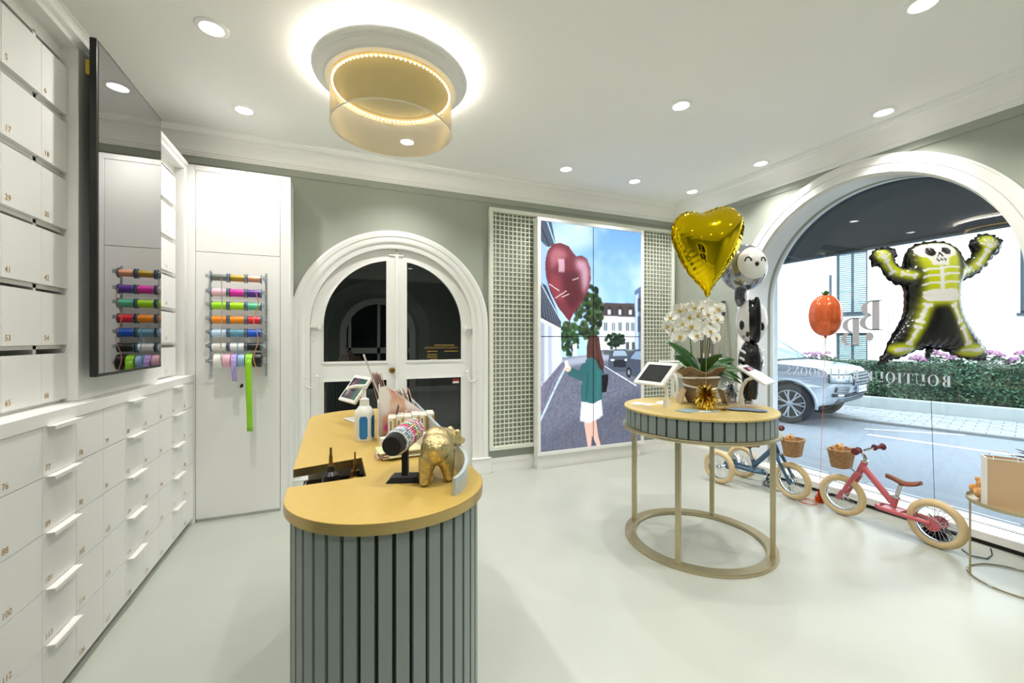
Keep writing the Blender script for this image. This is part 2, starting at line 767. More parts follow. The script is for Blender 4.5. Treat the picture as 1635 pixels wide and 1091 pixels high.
base_run('baseboard_back', (1.455, YB), (XR, YB), (0, -1))
base_run('baseboard_right', (XR, YB), (XR, 3.20), (-1, 0))
base_run('baseboard_right_2', (XR, 0.92), (XR, YF), (-1, 0))
base_run('baseboard_front', (XL, YF), (XR, YF), (0, 1))

# ------------------------------------------------------------------ arched shop window in the right wall
win = struct(thing('window_1', None, None))
mb = MB()
casing = [(0.925, 0.0), (0.925, -0.028), (0.95, -0.030), (0.985, -0.026), (0.99, -0.032), (1.03, -0.036), (1.045, -0.030), (1.05, -0.022), (1.062, -0.020), (1.062, 0.0)]
arch_sweep(mb, [(r, XR + d) for r, d in casing], WCY, WCZ, 0.0, M_YZ, 64)
mb.build('casing', WHITE_TRIM, win, smooth=30)
mb = MB()
arch_sweep(mb, [(0.925, XR), (0.955, XR), (0.995, XR + 0.40), (0.972, XR + 0.40)], WCY, WCZ - 0.02, 0.0, M_YZ, 64)
mb.build('reveal', WHITE_TRIM, win, smooth=30)
PANE = pane_mat('shop_window_glass', (0.95, 0.98, 1.0), 1.5, 1.15)
GX = XR + 0.375
apts = arch_pts(WCY, WCZ - 0.02, 0.985, 0.10, 64)
MB().prism(apts, GX, GX + 0.012, M_YZ).build('pane', PANE, win, smooth=0)
mb = MB()
arch_sweep(mb, [(0.965, GX - 0.012), (0.992, GX - 0.012), (0.992, GX + 0.03), (0.965, GX + 0.03)], WCY, WCZ - 0.02, 0.0, M_YZ, 64)
mb.build('glazing_frame', WHITE_TRIM, win, smooth=30)

# convector heater that fills the sill inside the window
heater = thing('convector_heater', 'long low white convector heater under the arched window', 'heater', (3.93, WCY, 0))
MB().box(0.03, -0.905, 0.0, 0.30, 0.905, 0.032).build('plinth', BLACK, heater)
MB().box(0.0, -0.915, 0.032, 0.31, 0.915, 0.088).build('casing', WHITE_TRIM, heater, bevel=0.004)
gm = MB()
for i in range(140):
    y = -0.90 + i * 0.0129
    gm.box(0.165, y, 0.088, 0.195, y + 0.006, 0.0895)
g = gm.build('grille', mat('grey_heater_grille', (118, 122, 126), 0.5, noise=0.02), heater, smooth=0)
for y in (-0.55, 0.2):
    MB().box(-0.006, y, 0.03, 0.012, y + 0.05, 0.052).build('bracket', WHITE_TRIM, heater)

# ------------------------------------------------------------------ arched double door in the back wall
tr = MB()
dcas = [(0.735, 0.0), (0.735, -0.012), (0.755, -0.018), (0.775, -0.018), (0.785, -0.030), (0.800, -0.036), (0.835, -0.034), (0.842, -0.042), (0.875, -0.046), (0.885, -0.036), (0.893, -0.034), (0.893, 0.0)]
arch_sweep(tr, [(r, YB + d) for r, d in dcas], DCX, DCZ, 0.16, M_XZ, 56)
trim3 = struct(tr.build('trim_3', WHITE_TRIM, smooth=30))
for sx in (-1, 1):
    xa, xb = sorted((DCX + sx * 0.725, DCX + sx * 0.915))
    MB().box(xa, YB - 0.05, 0, xb, YB, 0.150).build('plinth_block', WHITE_TRIM, trim3, bevel=0.004)
    MB().box(xa - 0.004, YB - 0.056, 0.150, xb + 0.004, YB, 0.164).build('plinth_cap', WHITE_TRIM, trim3, bevel=0.003)

door = struct(thing('door_1', None, None))
fr = MB()
arch_sweep(fr, [(0.735, YB - 0.002), (0.80, YB - 0.002), (0.80, YB + 0.19), (0.735, YB + 0.19)], DCX, DCZ, 0.0, M_XZ, 56)
fr.build('door_frame', WHITE_TRIM, door, smooth=30)
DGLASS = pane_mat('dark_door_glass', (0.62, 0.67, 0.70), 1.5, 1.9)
GR = 0.635      # radius of the upper panes
y0, y1 = YB + 0.035, YB + 0.085


def half_arch(sx, r, xin, zb, n=24):
    """outline of a half arch on one side of the meeting stile, going round."""
    pts = [(DCX + sx * xin, zb), (DCX + sx * r, zb)]
    a1 = math.acos(xin / r)
    for i in range(n + 1):
        a = a1 * i / n
        pts.append((DCX + sx * r * math.cos(a), DCZ + r * math.sin(a)))
    return pts


for sx in (-1, 1):
    leaf_o = half_arch(sx, 0.733, 0.004, 0.012)
    up = half_arch(sx, GR, 0.082, 1.135)
    low = [(DCX + sx * 0.082, 0.20), (DCX + sx * GR, 0.20), (DCX + sx * GR, 0.988), (DCX + sx * 0.082, 0.988)]
    leaf = MB().prism(leaf_o, y0, y1, M_XZ, holes=[up, low]).build('door_leaf', WHITE_TRIM, door, smooth=30)
    # raised glazing beads
    for lp, nm in ((up, 'glazing_bead'), (low, 'glazing_bead')):
        cxm = sum(p[0] for p in lp) / len(lp)
        czm = sum(p[1] for p in lp) / len(lp)
        inn = [(p[0] + (cxm - p[0]) * 0.035, p[1] + (czm - p[1]) * 0.03) for p in lp]
        MB().prism(lp, y0 - 0.008, y0 + 0.01, M_XZ, holes=[inn]).build(nm, WHITE_TRIM, leaf, smooth=30)
    MB().prism(up, y0 + 0.018, y0 + 0.026, M_XZ).build('pane', DGLASS, leaf, smooth=0)
    MB().prism(low, y0 + 0.018, y0 + 0.026, M_XZ).build('pane', DGLASS, leaf, smooth=0)
# meeting strip, knob, bolt, latches and cable hooks
MB().box(DCX - 0.014, y0 - 0.014, 0.012, DCX + 0.014, y0, 2.18).build('meeting_strip', WHITE_TRIM, door, bevel=0.004)
MB().box(DCX - 0.07, y0 - 0.012, 2.135, DCX + 0.06, y0, 2.15).build('top_bolt', WHITE_TRIM, door, bevel=0.003)
OLD_BRASS = mat('aged_brass', (150, 118, 62), 0.3, 1.0, noise=0.12, scale=40)
kn = MB().lathe([(0, 0.055), (0.018, 0.054), (0.027, 0.044), (0.028, 0.034), (0.014, 0.022), (0.011, 0.010), (0.024, 0.006), (0.026, 0.0), (0, 0)], 24, T(DCX - 0.045, y0, 1.065) @ RX(PI / 2))
kn.build('door_knob', OLD_BRASS, door)
for sx in (-1, 1):
    x = DCX + sx * 0.70
    lt = MB().box(x - 0.05, y0 - 0.03, 1.455, x + 0.05, y0, 1.475)
    lt.cyl((x - sx * 0.04, y0 - 0.03, 1.44), (x - sx * 0.04, y0 - 0.03, 1.49), 0.014, n=12)
    lt.build('window_latch', WHITE_TRIM, door, bevel=0.003)
    hk = MB()
    cxh = x + sx * 0.03
    hk.tube([(cxh + 0.05 * math.cos(a), y0 - 0.055, 0.985 + 0.05 * math.sin(a)) for a in [PI + PI * i / 10 for i in range(11)]], 0.006, 8)
    for q in (-1, 1):
        hk.tube([(cxh + q * 0.05, y0 - 0.055, 0.985), (cxh + q * 0.05, y0 - 0.05, 1.03), (cxh + q * 0.05, y0, 1.035)], 0.006, 8)
        hk.ell((cxh + q * 0.05, y0 - 0.053, 1.03), 0.012, 10, 6)
    hk.build('cable_hook', WHITE_TRIM, door)
# lettering in reverse on the right pane, small red and white sticker
tm = text_mesh('UNSERE \u00d6FFNUNGSZEITEN', 0.027)
GOLD_LETTER = mat('gold_letter_foil', (170, 138, 70), 0.4, 0.3, noise=0.05)
link_mesh('lettering', tm, GOLD_LETTER, door, (1.14, y0 + 0.017, 1.262), (PI / 2, 0, PI))
for k, (z, w) in enumerate(((1.232, 0.14), (1.232, 0.10), (1.20, 0.10), (1.178, 0.10), (1.156, 0.07), (1.292, 0.20))):
    x1 = (1.14, 0.93, 0.93, 0.93, 0.93, 1.10)[k]
    MB().box(x1 - w, y0 + 0.0155, z, x1, y0 + 0.0175, z + 0.008).build('lettering_line', GOLD_LETTER, door, smooth=0)
st = MB().box(1.085, y0 + 0.0155, 0.935, 1.150, y0 + 0.0175, 0.960).build('sticker', mat('red_sticker', (190, 40, 44), 0.5, noise=0.03), door, smooth=0)
MB().box(1.085, y0 + 0.0155, 0.915, 1.150, y0 + 0.0175, 0.935).build('sticker', PAPER, door, smooth=0)

# matching arched opening in the wall behind the camera
fw_ = MB()
arch_sweep(fw_, [(0.735, YF), (0.735, YF + 0.02), (0.80, YF + 0.036), (0.875, YF + 0.046), (0.893, YF + 0.034), (0.893, YF)], 1.0, DCZ, 0.0, M_XZ, 40)
struct(fw_.build('trim_6', WHITE_TRIM, smooth=30))
win2 = struct(thing('window_2', None, None))
MB().prism(arch_pts(1.0, DCZ, 0.735, 0.0, 40), YF, YF + 0.008, M_XZ).build('pane', mat('night_dark_glass', (20, 24, 28), 0.05, noise=0.05), win2, smooth=0)
for xx in (0.30, 0.965, 1.63):
    MB().box(xx, YF + 0.008, 0, xx + 0.07, YF + 0.03, 1.9 if xx != 0.965 else 2.19).build('mullion', WHITE_TRIM, win2)
MB().box(0.27, YF + 0.008, 1.0, 1.73, YF + 0.03, 1.14).build('rail', WHITE_TRIM, win2)

# vestibule behind the door, its dim light put into plaster and arch colours
VEST = mat('dimmed_vestibule_plaster', (84, 92, 96), 0.8, noise=0.08, scale=3)
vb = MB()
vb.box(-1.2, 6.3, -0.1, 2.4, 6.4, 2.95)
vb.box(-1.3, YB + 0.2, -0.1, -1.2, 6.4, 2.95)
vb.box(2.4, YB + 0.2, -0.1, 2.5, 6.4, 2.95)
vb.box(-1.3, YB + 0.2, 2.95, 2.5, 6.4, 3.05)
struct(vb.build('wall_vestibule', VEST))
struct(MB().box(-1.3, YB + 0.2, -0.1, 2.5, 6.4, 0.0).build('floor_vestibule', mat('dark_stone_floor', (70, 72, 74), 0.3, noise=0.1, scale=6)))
pf = MB()
arch_sweep(pf, [(0.62, 6.26), (0.78, 6.26), (0.78, 6.30), (0.62, 6.30)], DCX, 1.40, 0.0, M_XZ, 32)
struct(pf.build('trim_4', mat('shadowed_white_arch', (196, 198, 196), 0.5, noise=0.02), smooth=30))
ln = thing('hanging_lantern', 'black framed lantern hanging in the dark vestibule behind the door', 'lantern', (0.33, 5.2, 2.3))
lm = MB()
for q in range(6):
    a, b = q * PI / 3, (q + 1) * PI / 3
    lm.tube([(0.16 * math.cos(a), 0.16 * math.sin(a), 0.30), (0.11 * math.cos(a), 0.11 * math.sin(a), 0.0)], 0.008, 6)
    lm.tube([(0.16 * math.cos(a), 0.16 * math.sin(a), 0.30), (0.16 * math.cos(b), 0.16 * math.sin(b), 0.30)], 0.008, 6)
    lm.tube([(0.11 * math.cos(a), 0.11 * math.sin(a), 0.0), (0.11 * math.cos(b), 0.11 * math.sin(b), 0.0)], 0.008, 6)
    lm.tube([(0.16 * math.cos(a), 0.16 * math.sin(a), 0.30), (0, 0, 0.45)], 0.007, 6)
lm.build('lantern_frame', BLACK, ln)
MB().cyl((0, 0, 0.45), (0, 0, 0.65), 0.006, n=8).build('lantern_rod', BLACK, ln)
MB().lathe([(0, 0.28), (0.10, 0.27), (0.075, 0.03), (0, 0.02)], 6).build('lantern_glass', mat('frosted_lantern_glass', (150, 152, 150), 0.4, noise=0.03), ln)

# ================================================================== downlights
DL_RING = mat('white_spun_metal', (240, 240, 238), 0.35, noise=0.01)
DL_LAMP = emission_mat('warm_white_lamp', (255, 250, 242), 6.0)
DL_POS = [(-0.585, 2.605, 'front of the two at the left, above the numbered drawers'), (-0.585, 3.45, 'rear of the two at the left, above the ribbon cabinet'),
          (2.20, 2.21, 'between the drum lamp and the arched window, above the round table'), (2.02, 3.46, 'leftmost of the row of three above the video wall'),
          (2.82, 3.455, 'middle of the row of three above the video wall'), (3.60, 3.455, 'right end of the row of three above the video wall'),
          (3.60, 2.655, 'above the left flank of the arched window'), (3.59, 1.715, 'right above the crown of the arched window'),
          (2.60, 1.085, 'at the top right corner of the picture'), (0.546, 3.487, 'behind the golden drum lamp, seen through it')]
DL_HID = [(-0.585, 1.2), (0.6, 0.9), (1.3, 0.2), (2.6, -0.6), (0.6, -1.0), (-0.585, -0.4), (3.4, -0.4), (3.4, 0.7), (1.6, -1.6)]  # unseen downlights, added behind the camera as extra room light


def downlight(x, y, label, tilt=0.0, light_w=DOWNLIGHT_W, z=ZC):
    t = thing('downlight', label, 'downlight', (x, y, z), 0, 'recessed downlights in the ceiling' if 'behind the camera' not in label else 'added downlights behind the camera')
    MB().lathe([(0.050, -0.001), (0.053, -0.007), (0.056, -0.009), (0.060, -0.006), (0.072, -0.006), (0.077, -0.003), (0.077, 0.0), (0.05, 0.0)], 28, closed=True).build('trim_ring', DL_RING, t)
    MB().lathe([(0, -0.006), (0.044, -0.006), (0.050, -0.002), (0, 0.0)], 24).build('lamp', DL_LAMP, t)
    ld = bpy.data.lights.new('downlight_beam', 'SPOT')
    ld.energy = light_w
    ld.color = (1.0, 0.97, 0.935)
    ld.spot_size = math.radians(124)
    ld.spot_blend = 0.75
    ld.shadow_soft_size = 0.03
    lo = bpy.data.objects.new('downlight_beam', ld)
    COL.objects.link(lo)
    lo.parent = t
    lo.location = (0, 0, -0.015)
    return t


for (x, y, lb) in DL_POS:
    downlight(x, y, 'small round recessed downlight ' + lb)
for (x, y) in DL_HID:
    downlight(x, y, 'unseen added round downlight in the ceiling behind the camera')

# ================================================================== ceiling lamp: medallion with a cove glow and a golden mesh drum
LX, LY = 0.325, 2.62
lamp = thing('ceiling_lamp', 'round white ceiling medallion lamp with a hanging golden mesh drum', 'ceiling lamp', (LX, LY, 2.70))
mp_ = [(0.335, 0.165), (0.345, 0.162), (0.380, 0.162), (0.381, 0.168), (0.386, 0.168), (0.388, 0.174), (0.396, 0.180), (0.408, 0.184), (0.418, 0.192), (0.419, 0.200), (0.427, 0.201), (0.428, 0.208), (0.438, 0.210), (0.446, 0.217), (0.449, 0.226), (0.445, 0.234), (0.430, 0.236), (0.335, 0.236)]
MB().lathe(mp_, 72, closed=True).build('medallion', WHITE_TRIM, lamp, smooth=18)
MB().lathe([(0, 0.166), (0.335, 0.166), (0.335, 0.232), (0, 0.236)], 64).build('medallion_plate', mat('golden_mesh_backing', (206, 196, 158), 0.5, 0.1, noise=0.04, scale=60), lamp)
MB().lathe([(0.08, 0.236), (0.20, 0.236), (0.20, 0.27), (0.08, 0.27)], 32, closed=True).build('ceiling_mount', WHITE_TRIM, lamp)
COVE = emission_mat('cove_led_glow', (255, 246, 230), 52.0)
MB().lathe([(0.40, 0.238), (0.418, 0.238), (0.418, 0.246), (0.40, 0.246)], 72, closed=True).build('cove_light_strip', COVE, lamp)
MESH = mesh_screen_mat('golden_wire_mesh', (205, 184, 122), 0.45)
MB().lathe([(0.350, -0.085), (0.350, 0.160)], 80).build('drum_shade', MESH, lamp, smooth=60)
rim = MB()
rim.tube([(0.350 * math.cos(a), 0.350 * math.sin(a), -0.085) for a in [2 * PI * i / 80 for i in range(80)]], 0.0045, 8, closed=True)
rim.build('drum_rim', mat('cream_rim_binding', (236, 226, 204), 0.5, noise=0.02), lamp)
LED = emission_mat('warm_led_bead', (255, 228, 176), 9.0)
bead = MB().ell((0, 0, 0), 0.0062, 8, 5).mesh('led_bead')
bead.materials.append(LED)
MB().lathe([(0.333, 0.150), (0.345, 0.150), (0.345, 0.160), (0.333, 0.160)], 72, closed=True).build('led_rail', mat('amber_led_rail', (236, 206, 140), 0.4, noise=0.02, emit=(255, 222, 160), estr=0.30), lamp)
for i in range(84):
    a = 2 * PI * i / 84
    link_mesh('led_bead', bead, None, lamp, (0.339 * math.cos(a), 0.339 * math.sin(a), 0.147))
# ================================================================== wall unit on the left: drawers, ledge, pigeonholes
CX = -0.955          # drawer fronts
PITCH = 0.2143
Y0 = 1.164           # first column
rows = [(0.8665, 1.0445), (0.6635, 0.8635), (0.4605, 0.6605), (0.2575, 0.4575), (0.0500, 0.2545)]
cab = thing('drawer_cabinet', 'long white base cabinet of numbered drawers along the left wall', 'cabinet', (CX, Y0, 0))
W12 = PITCH * 12
MB().box(-0.40, 0, 0.02, -0.022, W12, 1.045).build('carcass', WHITE, cab)
MB().box(-0.06, W12, 0.0, 0.0, W12 + 0.022, 1.0445).build('end_panel', WHITE, cab, bevel=0.002)
MB().box(-0.06, -0.03, 0.0, 0.0, -0.002, 1.0445).build('end_panel', WHITE, cab, bevel=0.002)
MB().box(-0.38, 0, 0.0, -0.09, W12, 0.02).build('kick_board', DARK, cab)  # near-black colour stands in for the shade under the drawers
num_cache = {}


def number_mesh(txt, size):
    if (txt, size) not in num_cache:
        me = text_mesh(txt, size)
        me.materials.append(NUMBER)
        num_cache[(txt, size)] = me
    return num_cache[(txt, size)]


panel_cache = {}
hm = MB()
hm.box(0.0, 0.018, -0.003, 0.030, PITCH - 0.018, 0.0)
hm.box(0.0265, 0.018, -0.012, 0.030, PITCH - 0.018, 0.0)
handle_me = hm.mesh('handle', 0)
handle_me.materials.append(WHITE_TRIM)
for ri, (z0, z1) in enumerate(rows):
    for bi in range(4):
        dr = MB().box(-0.35, bi * 3 * PITCH + 0.004, z0 + 0.004, -0.018, (bi + 1) * 3 * PITCH - 0.004, z1 - 0.004).build('drawer', WHITE, cab)
        for ci in range(3):
            col = bi * 3 + ci
            key = round(z1 - z0, 4)
            if key not in panel_cache:
                bmx = MB().box(-0.018, 0.0012, 0, 0.0, PITCH - 0.0012, z1 - z0)
                pm = bmx.mesh('front_panel', 0)
                pm.materials.append(WHITE)
                panel_cache[key] = pm
            link_mesh('front_panel', panel_cache[key], None, dr, (0, col * PITCH, z0))
            no = 73 + ri * 12 + col
            link_mesh('number', number_mesh(str(no), 0.030), None, dr, (0.0008, col * PITCH + 0.016, z0 + 0.018), (PI / 2, 0, PI / 2))
        link_mesh('handle', handle_me, None, dr, (0, (bi * 3 + 1) * PITCH, z1 + 0.0012))

ledge = MB().box(-0.42, -0.03, 1.0455, 0.004, W12 + 0.024, 1.0955).build('worktop', WHITE, loc=(CX, Y0, 0), bevel=0.003)
tag(ledge, 'white continuous ledge on top of the numbered drawers', 'worktop')

# pigeonhole shelf above
ZL = 1.0955
SX = -1.053
shelf = thing('pigeonhole_shelf', 'tall white pigeonhole shelf holding numbered boxes above the drawers', 'shelf', (SX, Y0, ZL))
UP = 0.2105
UY0 = 2.181 - 5 * UP - Y0        # column 1 start
urows = [(1.111, 1.300), (1.335, 1.540), (1.570, 1.783), (1.817, 2.022), (2.054, 2.261), (2.296, 2.494)]
L_END = 3.70 - Y0
bk = MB().box(-0.315, -0.02, 0.0, -0.30, L_END, 1.50)
bk.build('back_panel', mat('grey_shelf_back', (120, 122, 118), 0.7, noise=0.02), shelf)
for (z0, z1) in urows:
    MB().box(-0.30, -0.02, z0 - ZL - 0.016, 0.0, L_END, z0 - ZL - 0.001).build('shelf_board', WHITE, shelf)
MB().box(-0.30, -0.02, 2.530 - ZL, 0.0, L_END, 2.590 - ZL).build('top_board', WHITE, shelf)
cr = MB()
cpf = [(-0.02, 2.585), (0.055, 2.585), (0.057, 2.605), (0.07, 2.618), (0.072, 2.64), (-0.02, 2.64)]
V = [(d, -0.03, z - ZL) for d, z in cpf] + [(d, L_END + 0.03, z - ZL) for d, z in cpf]
k = len(cpf)
cr.add(V, [(i, (i + 1) % k, k + (i + 1) % k, k + i) for i in range(k)] + [tuple(range(k)), tuple(reversed(range(k, 2 * k)))])
cr.build('crown', WHITE, shelf)
MB().box(-0.30, -0.03, 0, 0.055, -0.002 - 0.018, 1.50).build('side_panel', WHITE, shelf, bevel=0.002)
MB().box(-0.30, L_END, 0, 0.060, L_END + 0.062, 1.545).build('side_panel', WHITE, shelf, bevel=0.003)
for c in list(range(1, 6)) + [11]:
    y = UY0 + c * UP
    MB().box(-0.30, y - 0.009, 0.015, 0.0, y + 0.009, 1.44).build('divider', WHITE, shelf)

box_cache = {}
for ri, (z0, z1) in enumerate(reversed(urows)):
    for c in [0, 1, 2, 3, 4, 5, 10, 11]:
        no = 1 + ri * 12 + c
        ya = Y0 + UY0 + c * UP
        yb = ya + UP
        if c == 5:
            yb = min(yb, 2.349)
        key = (round(z1 - z0, 3), round(yb - ya, 3))
        if key not in box_cache:
            h, w = key
            b = MB()
            b.box(-0.012, 0.0015, 0, 0, w - 0.0015, h)
            b.box(-0.27, 0.012, 0.0, -0.012, 0.016, h * 0.93)
            b.box(-0.27, w - 0.016, 0.0, -0.012, w - 0.012, h * 0.93)
            b.box(-0.27, 0.016, 0.0, -0.012, w - 0.016, 0.006)
            b.box(-0.274, 0.012, 0.0, -0.27, w - 0.012, h * 0.93)
            box_cache[key] = b.mesh('storage_box', 0)
            box_cache[key].materials.append(WHITE)
        bx = thing('storage_box', 'white box marked %d in gold, %s pigeonhole row, %s' % (no, ['top', 'second', 'third', 'fourth', 'fifth', 'bottom'][ri], 'right of the television' if c > 9 else ('left of the television' if c > 3 else 'at the left picture edge')), 'box', (SX + 0.020, ya, z0), 0, 'numbered boxes in the pigeonhole shelf')
        link_mesh('box_body', box_cache[key], None, bx)
        link_mesh('number', number_mesh(str(no), 0.030), None, bx, (0.0008, 0.016, 0.018), (PI / 2, 0, PI / 2))

# ------------------------------------------------------------------ television on its white panel
MB().box(-0.245, 2.35 - Y0, 0.001, 0.055, 3.215 - Y0, 1.545).build('television_panel', WHITE, shelf, bevel=0.003)
tv = thing('television', 'tall black upright television screen on the left wall', 'television', (-0.93, 2.332, 1.196))
MB().box(-0.026, 0, 0, -0.001, 0.723, 1.444).build('housing', BLACK, tv, bevel=0.003)
TVS = mat('dark_glossy_screen', (6, 8, 12), 0.02, 0.0, noise=0.02, spec=1.0, ior=2.6)
MB().box(-0.002, 0.012, 0.014, 0.0006, 0.711, 1.432).build('screen', TVS, tv)
MB().box(-0.068, 0.25, 0.45, -0.026, 0.48, 1.0).build('wall_mount', BLACK, tv)
MB().box(-0.050, 0.03, 1.30, -0.030, 0.045, 1.36).build('sticker', mat('yellow_sticker', (226, 190, 60), 0.5, noise=0.03), tv)

# ------------------------------------------------------------------ tall white cabinet that carries the ribbon rack
TY = 3.765
tall = thing('tall_cabinet', 'tall white cupboard with flush doors in the corner left of the arched door', 'cabinet', (-0.955, TY, 0))
MB().box(0.012, 0.02, 0.0, 0.63, YB - TY - 0.003, 2.64).build('carcass', WHITE, tall)
MB().box(-0.045, 0.0, 0.0, 0.008, 0.06, 2.645).build('stile', WHITE, tall, bevel=0.002)
MB().box(0.562, 0.0, 0.0, 0.617, 0.02, 2.61).build('stile', WHITE, tall, bevel=0.002)
MB().box(0.617, 0.0, 0.0, 0.634, YB - TY - 0.003, 2.645).build('side_panel', WHITE, tall, bevel=0.002)
MB().box(0.0, 0.0, 2.607, 0.617, 0.02, 2.645).build('top_rail', WHITE, tall, bevel=0.002)
MB().box(0.011, 0.0, 2.008, 0.559, 0.019, 2.604).build('door', WHITE, tall, bevel=0.0015)
ld_ = MB().box(0.011, 0.0, 0.022, 0.559, 0.019, 2.004).build('door', WHITE, tall, bevel=0.0015)
MB().lathe([(0.020, 0.0), (0.022, -0.003), (0.026, -0.003), (0.028, 0.0)], 24, T(0.292, 0.0, 1.0) @ RX(-PI / 2)).build('lock_rosette', WHITE_TRIM, ld_)
MB().prism([(-0.012, -0.008), (-0.004, -0.016), (0.010, -0.010), (0.013, 0.008), (0.004, 0.017), (-0.006, 0.008)], 0, 0.002, T(0.300, -0.0002, 1.0) @ RX(PI / 2)).build('keyhole', BLACK, ld_)

# ------------------------------------------------------------------ ribbon rack and its spools
rack = thing('ribbon_rack', 'chrome wall rack of seven rods for ribbon spools on the tall cabinet', 'rack', (-0.67, TY, 1.066))
STEEL = mat('galvanised_steel', (190, 194, 198), 0.35, 0.5, noise=0.06, scale=30)
RZS = [1.817, 1.709, 1.612, 1.509, 1.412, 1.310, 1.200]
for sx in (-1, 1):
    rl = MB().box(sx * 0.181 - 0.007, -0.010, 0, sx * 0.181 + 0.007, 0, 0.803)
    rail = rl.build('rail', STEEL, rack, bevel=0.001)
    for i in range(24):
        MB().box(sx * 0.181 - 0.0015, -0.0105, 0.02 + i * 0.033, sx * 0.181 + 0.0015, -0.0098, 0.030 + i * 0.033).build('slot', BLACK, rail, smooth=0)
    for z in RZS:
        q = z - 1.066
        bm_ = MB().prism([(-0.01, q - 0.035), (-0.115, q - 0.012), (-0.115, q + 0.010), (-0.01, q + 0.028)], sx * 0.176 - 0.0015, sx * 0.176 + 0.0015, M_YZ)
        bm_.box(sx * 0.176 - 0.006, -0.117, q - 0.014, sx * 0.176 + 0.012 * sx, -0.098, q + 0.012)
        bm_.build('bracket', STEEL, rack, smooth=0)
for z in RZS:
    MB().cyl((-0.19, -0.105, z - 1.066), (0.19, -0.105, z - 1.066), 0.0045, n=10).build('rod', STEEL, rack)

spool_cols = [
    (('silver glitter', (120, 124, 118)), ('gold glitter', (180, 150, 60)), ('copper', (226, 160, 124))),
    (('pale pink', (242, 190, 202)), ('magenta', (214, 44, 160)), ('violet', (88, 40, 140))),
    (('lime green', (160, 222, 30)), ('bright yellow-green', (172, 226, 28)), ('mint green', (92, 190, 150))),
    (('light orange', (246, 140, 24)), ('orange', (248, 146, 22)), ('red', (222, 36, 50))),
    (('ice blue', (196, 220, 244)), ('dusty blue', (104, 160, 186)), ('royal blue', (22, 92, 206))),
    (('ivory', (234, 230, 220)), ('bright white', (242, 242, 240)), ('black', (22, 24, 20)))]
XS = [(-0.826, -0.722), (-0.714, -0.611), (-0.603, -0.507)]
rowname = ['top', 'second', 'third', 'fourth', 'fifth', 'sixth']
RIBY = TY - 0.105
FLANGE = mat('clear_blue_plastic_flange', (84, 112, 140), 0.25, noise=0.04)
for ri in range(6):
    for ci in range(3):
        nm, cc = spool_cols[ri][ci]
        xa, xb = XS[ci]
        z = RZS[ri] - 0.010
        sp = thing('ribbon_spool', '%s curling ribbon spool on the %s rod of the ribbon rack' % (nm, rowname[ri]), 'spool', ((xa + xb) / 2, RIBY, z), 0, 'curling ribbon spools on the rack')
        w = (xb - xa) / 2
        r = 0.029 if ri else 0.024
        M = RY(PI / 2)
        met = 0.5 if 'glitter' in nm or nm == 'copper' else 0.0
        rb = mat('ribbon_' + nm.replace(' ', '_').replace('-', '_'), cc, 0.35, met, noise=0.14, scale=60, stretch=(14, 1, 1))
        MB().lathe([(0.012, -w + 0.008), (r * 0.97, -w + 0.008), (r, -w * 0.5), (r * 0.98, 0), (r, w * 0.5), (r * 0.97, w - 0.008), (0.012, w - 0.008)], 28, M, closed=True).build('ribbon', rb, sp)
        for s_ in (-1, 1):
            MB().lathe([(0.006, s_ * (w - 0.001)), (0.034, s_ * (w - 0.001)), (0.034, s_ * (w - 0.006)), (0.006, s_ * (w - 0.006))], 28, M, closed=True).build('flange', FLANGE, sp)
# loose ribbon tails hanging in front of the rows
rolls = [('white', (240, 238, 232), -0.802, -0.752, 0.052), ('soft pink', (240, 186, 202), -0.748, -0.702, 0.050), ('lilac', (190, 160, 224), -0.698, -0.660, 0.050),
         ('light blue', (158, 192, 232), -0.655, -0.613, 0.048), ('lime green', (150, 214, 40), -0.607, -0.562, 0.050), ('black', (20, 20, 22), -0.558, -0.508, 0.055)]
for i, (nm, cc, xa, xb, r) in enumerate(rolls):
    z = RZS[6]
    sp = thing('ribbon_roll', 'wide %s ribbon roll on the lowest rod of the ribbon rack' % nm, 'ribbon roll', ((xa + xb) / 2, RIBY, z), 0, 'wide ribbon rolls on the lowest rod')
    w = (xb - xa) / 2
    M = RY(PI / 2)
    rb = mat('wide_ribbon_' + nm.replace(' ', '_'), cc, 0.3, noise=0.06, scale=20)
    MB().lathe([(0.0048, -w), (r, -w), (r, w), (0.0048, w)], 32, M, closed=True).build('ribbon', rb, sp)
    if nm in ('lilac', 'lime green'):
        ln_ = 0.16 if nm == 'lilac' else 0.535
        P = []
        for q in range(15):
            t = q / 14
            yy = -r - 0.0015 - 0.008 * math.sin(t * 5)
            P.append([(-w * 0.92 + 0.010 * t, yy, -t * ln_ + 0.01), (w * 0.92 + 0.006 * t, yy + 0.004 * math.sin(t * 7), -t * ln_ + 0.008)])
        MB().grid(P).build('loose_end', rb, sp, solid=0.0012)
tails = [('grey', (150, 152, 156), -0.750, 1.80, 1.20, 'thin grey ribbon end hanging down the left column of spools'), ('blue', (94, 160, 196), -0.655, 1.42, 1.11, 'thin blue ribbon end curling down past the lilac roll'),
         ('copper', (220, 150, 110), -0.535, 1.70, 1.09, 'thin copper ribbon end curling down the right column of spools')]
for nm, cc, x, za, zb, lb in tails:
    P = []
    for q in range(25):
        t = q / 24
        wob = (0.014 * math.sin(t * 14) if nm == 'copper' else 0.004 * math.sin(t * 5) - (0.02 * max(0, t - 0.8) * 5 if nm == 'blue' else 0))
        P.append((x + wob, RIBY - 0.062 - (0.006 * math.cos(t * 14) if nm == 'copper' else 0), za + (zb - za) * t))
    o = MB().tube(P, 0.0028, 6, flat=0.4).build('ribbon_end', mat('ribbon_tail_' + nm, cc, 0.35, 0.3 if nm == 'copper' else 0, noise=0.05))
    tag(o, lb, 'ribbon', 'loose ribbon ends on the rack')

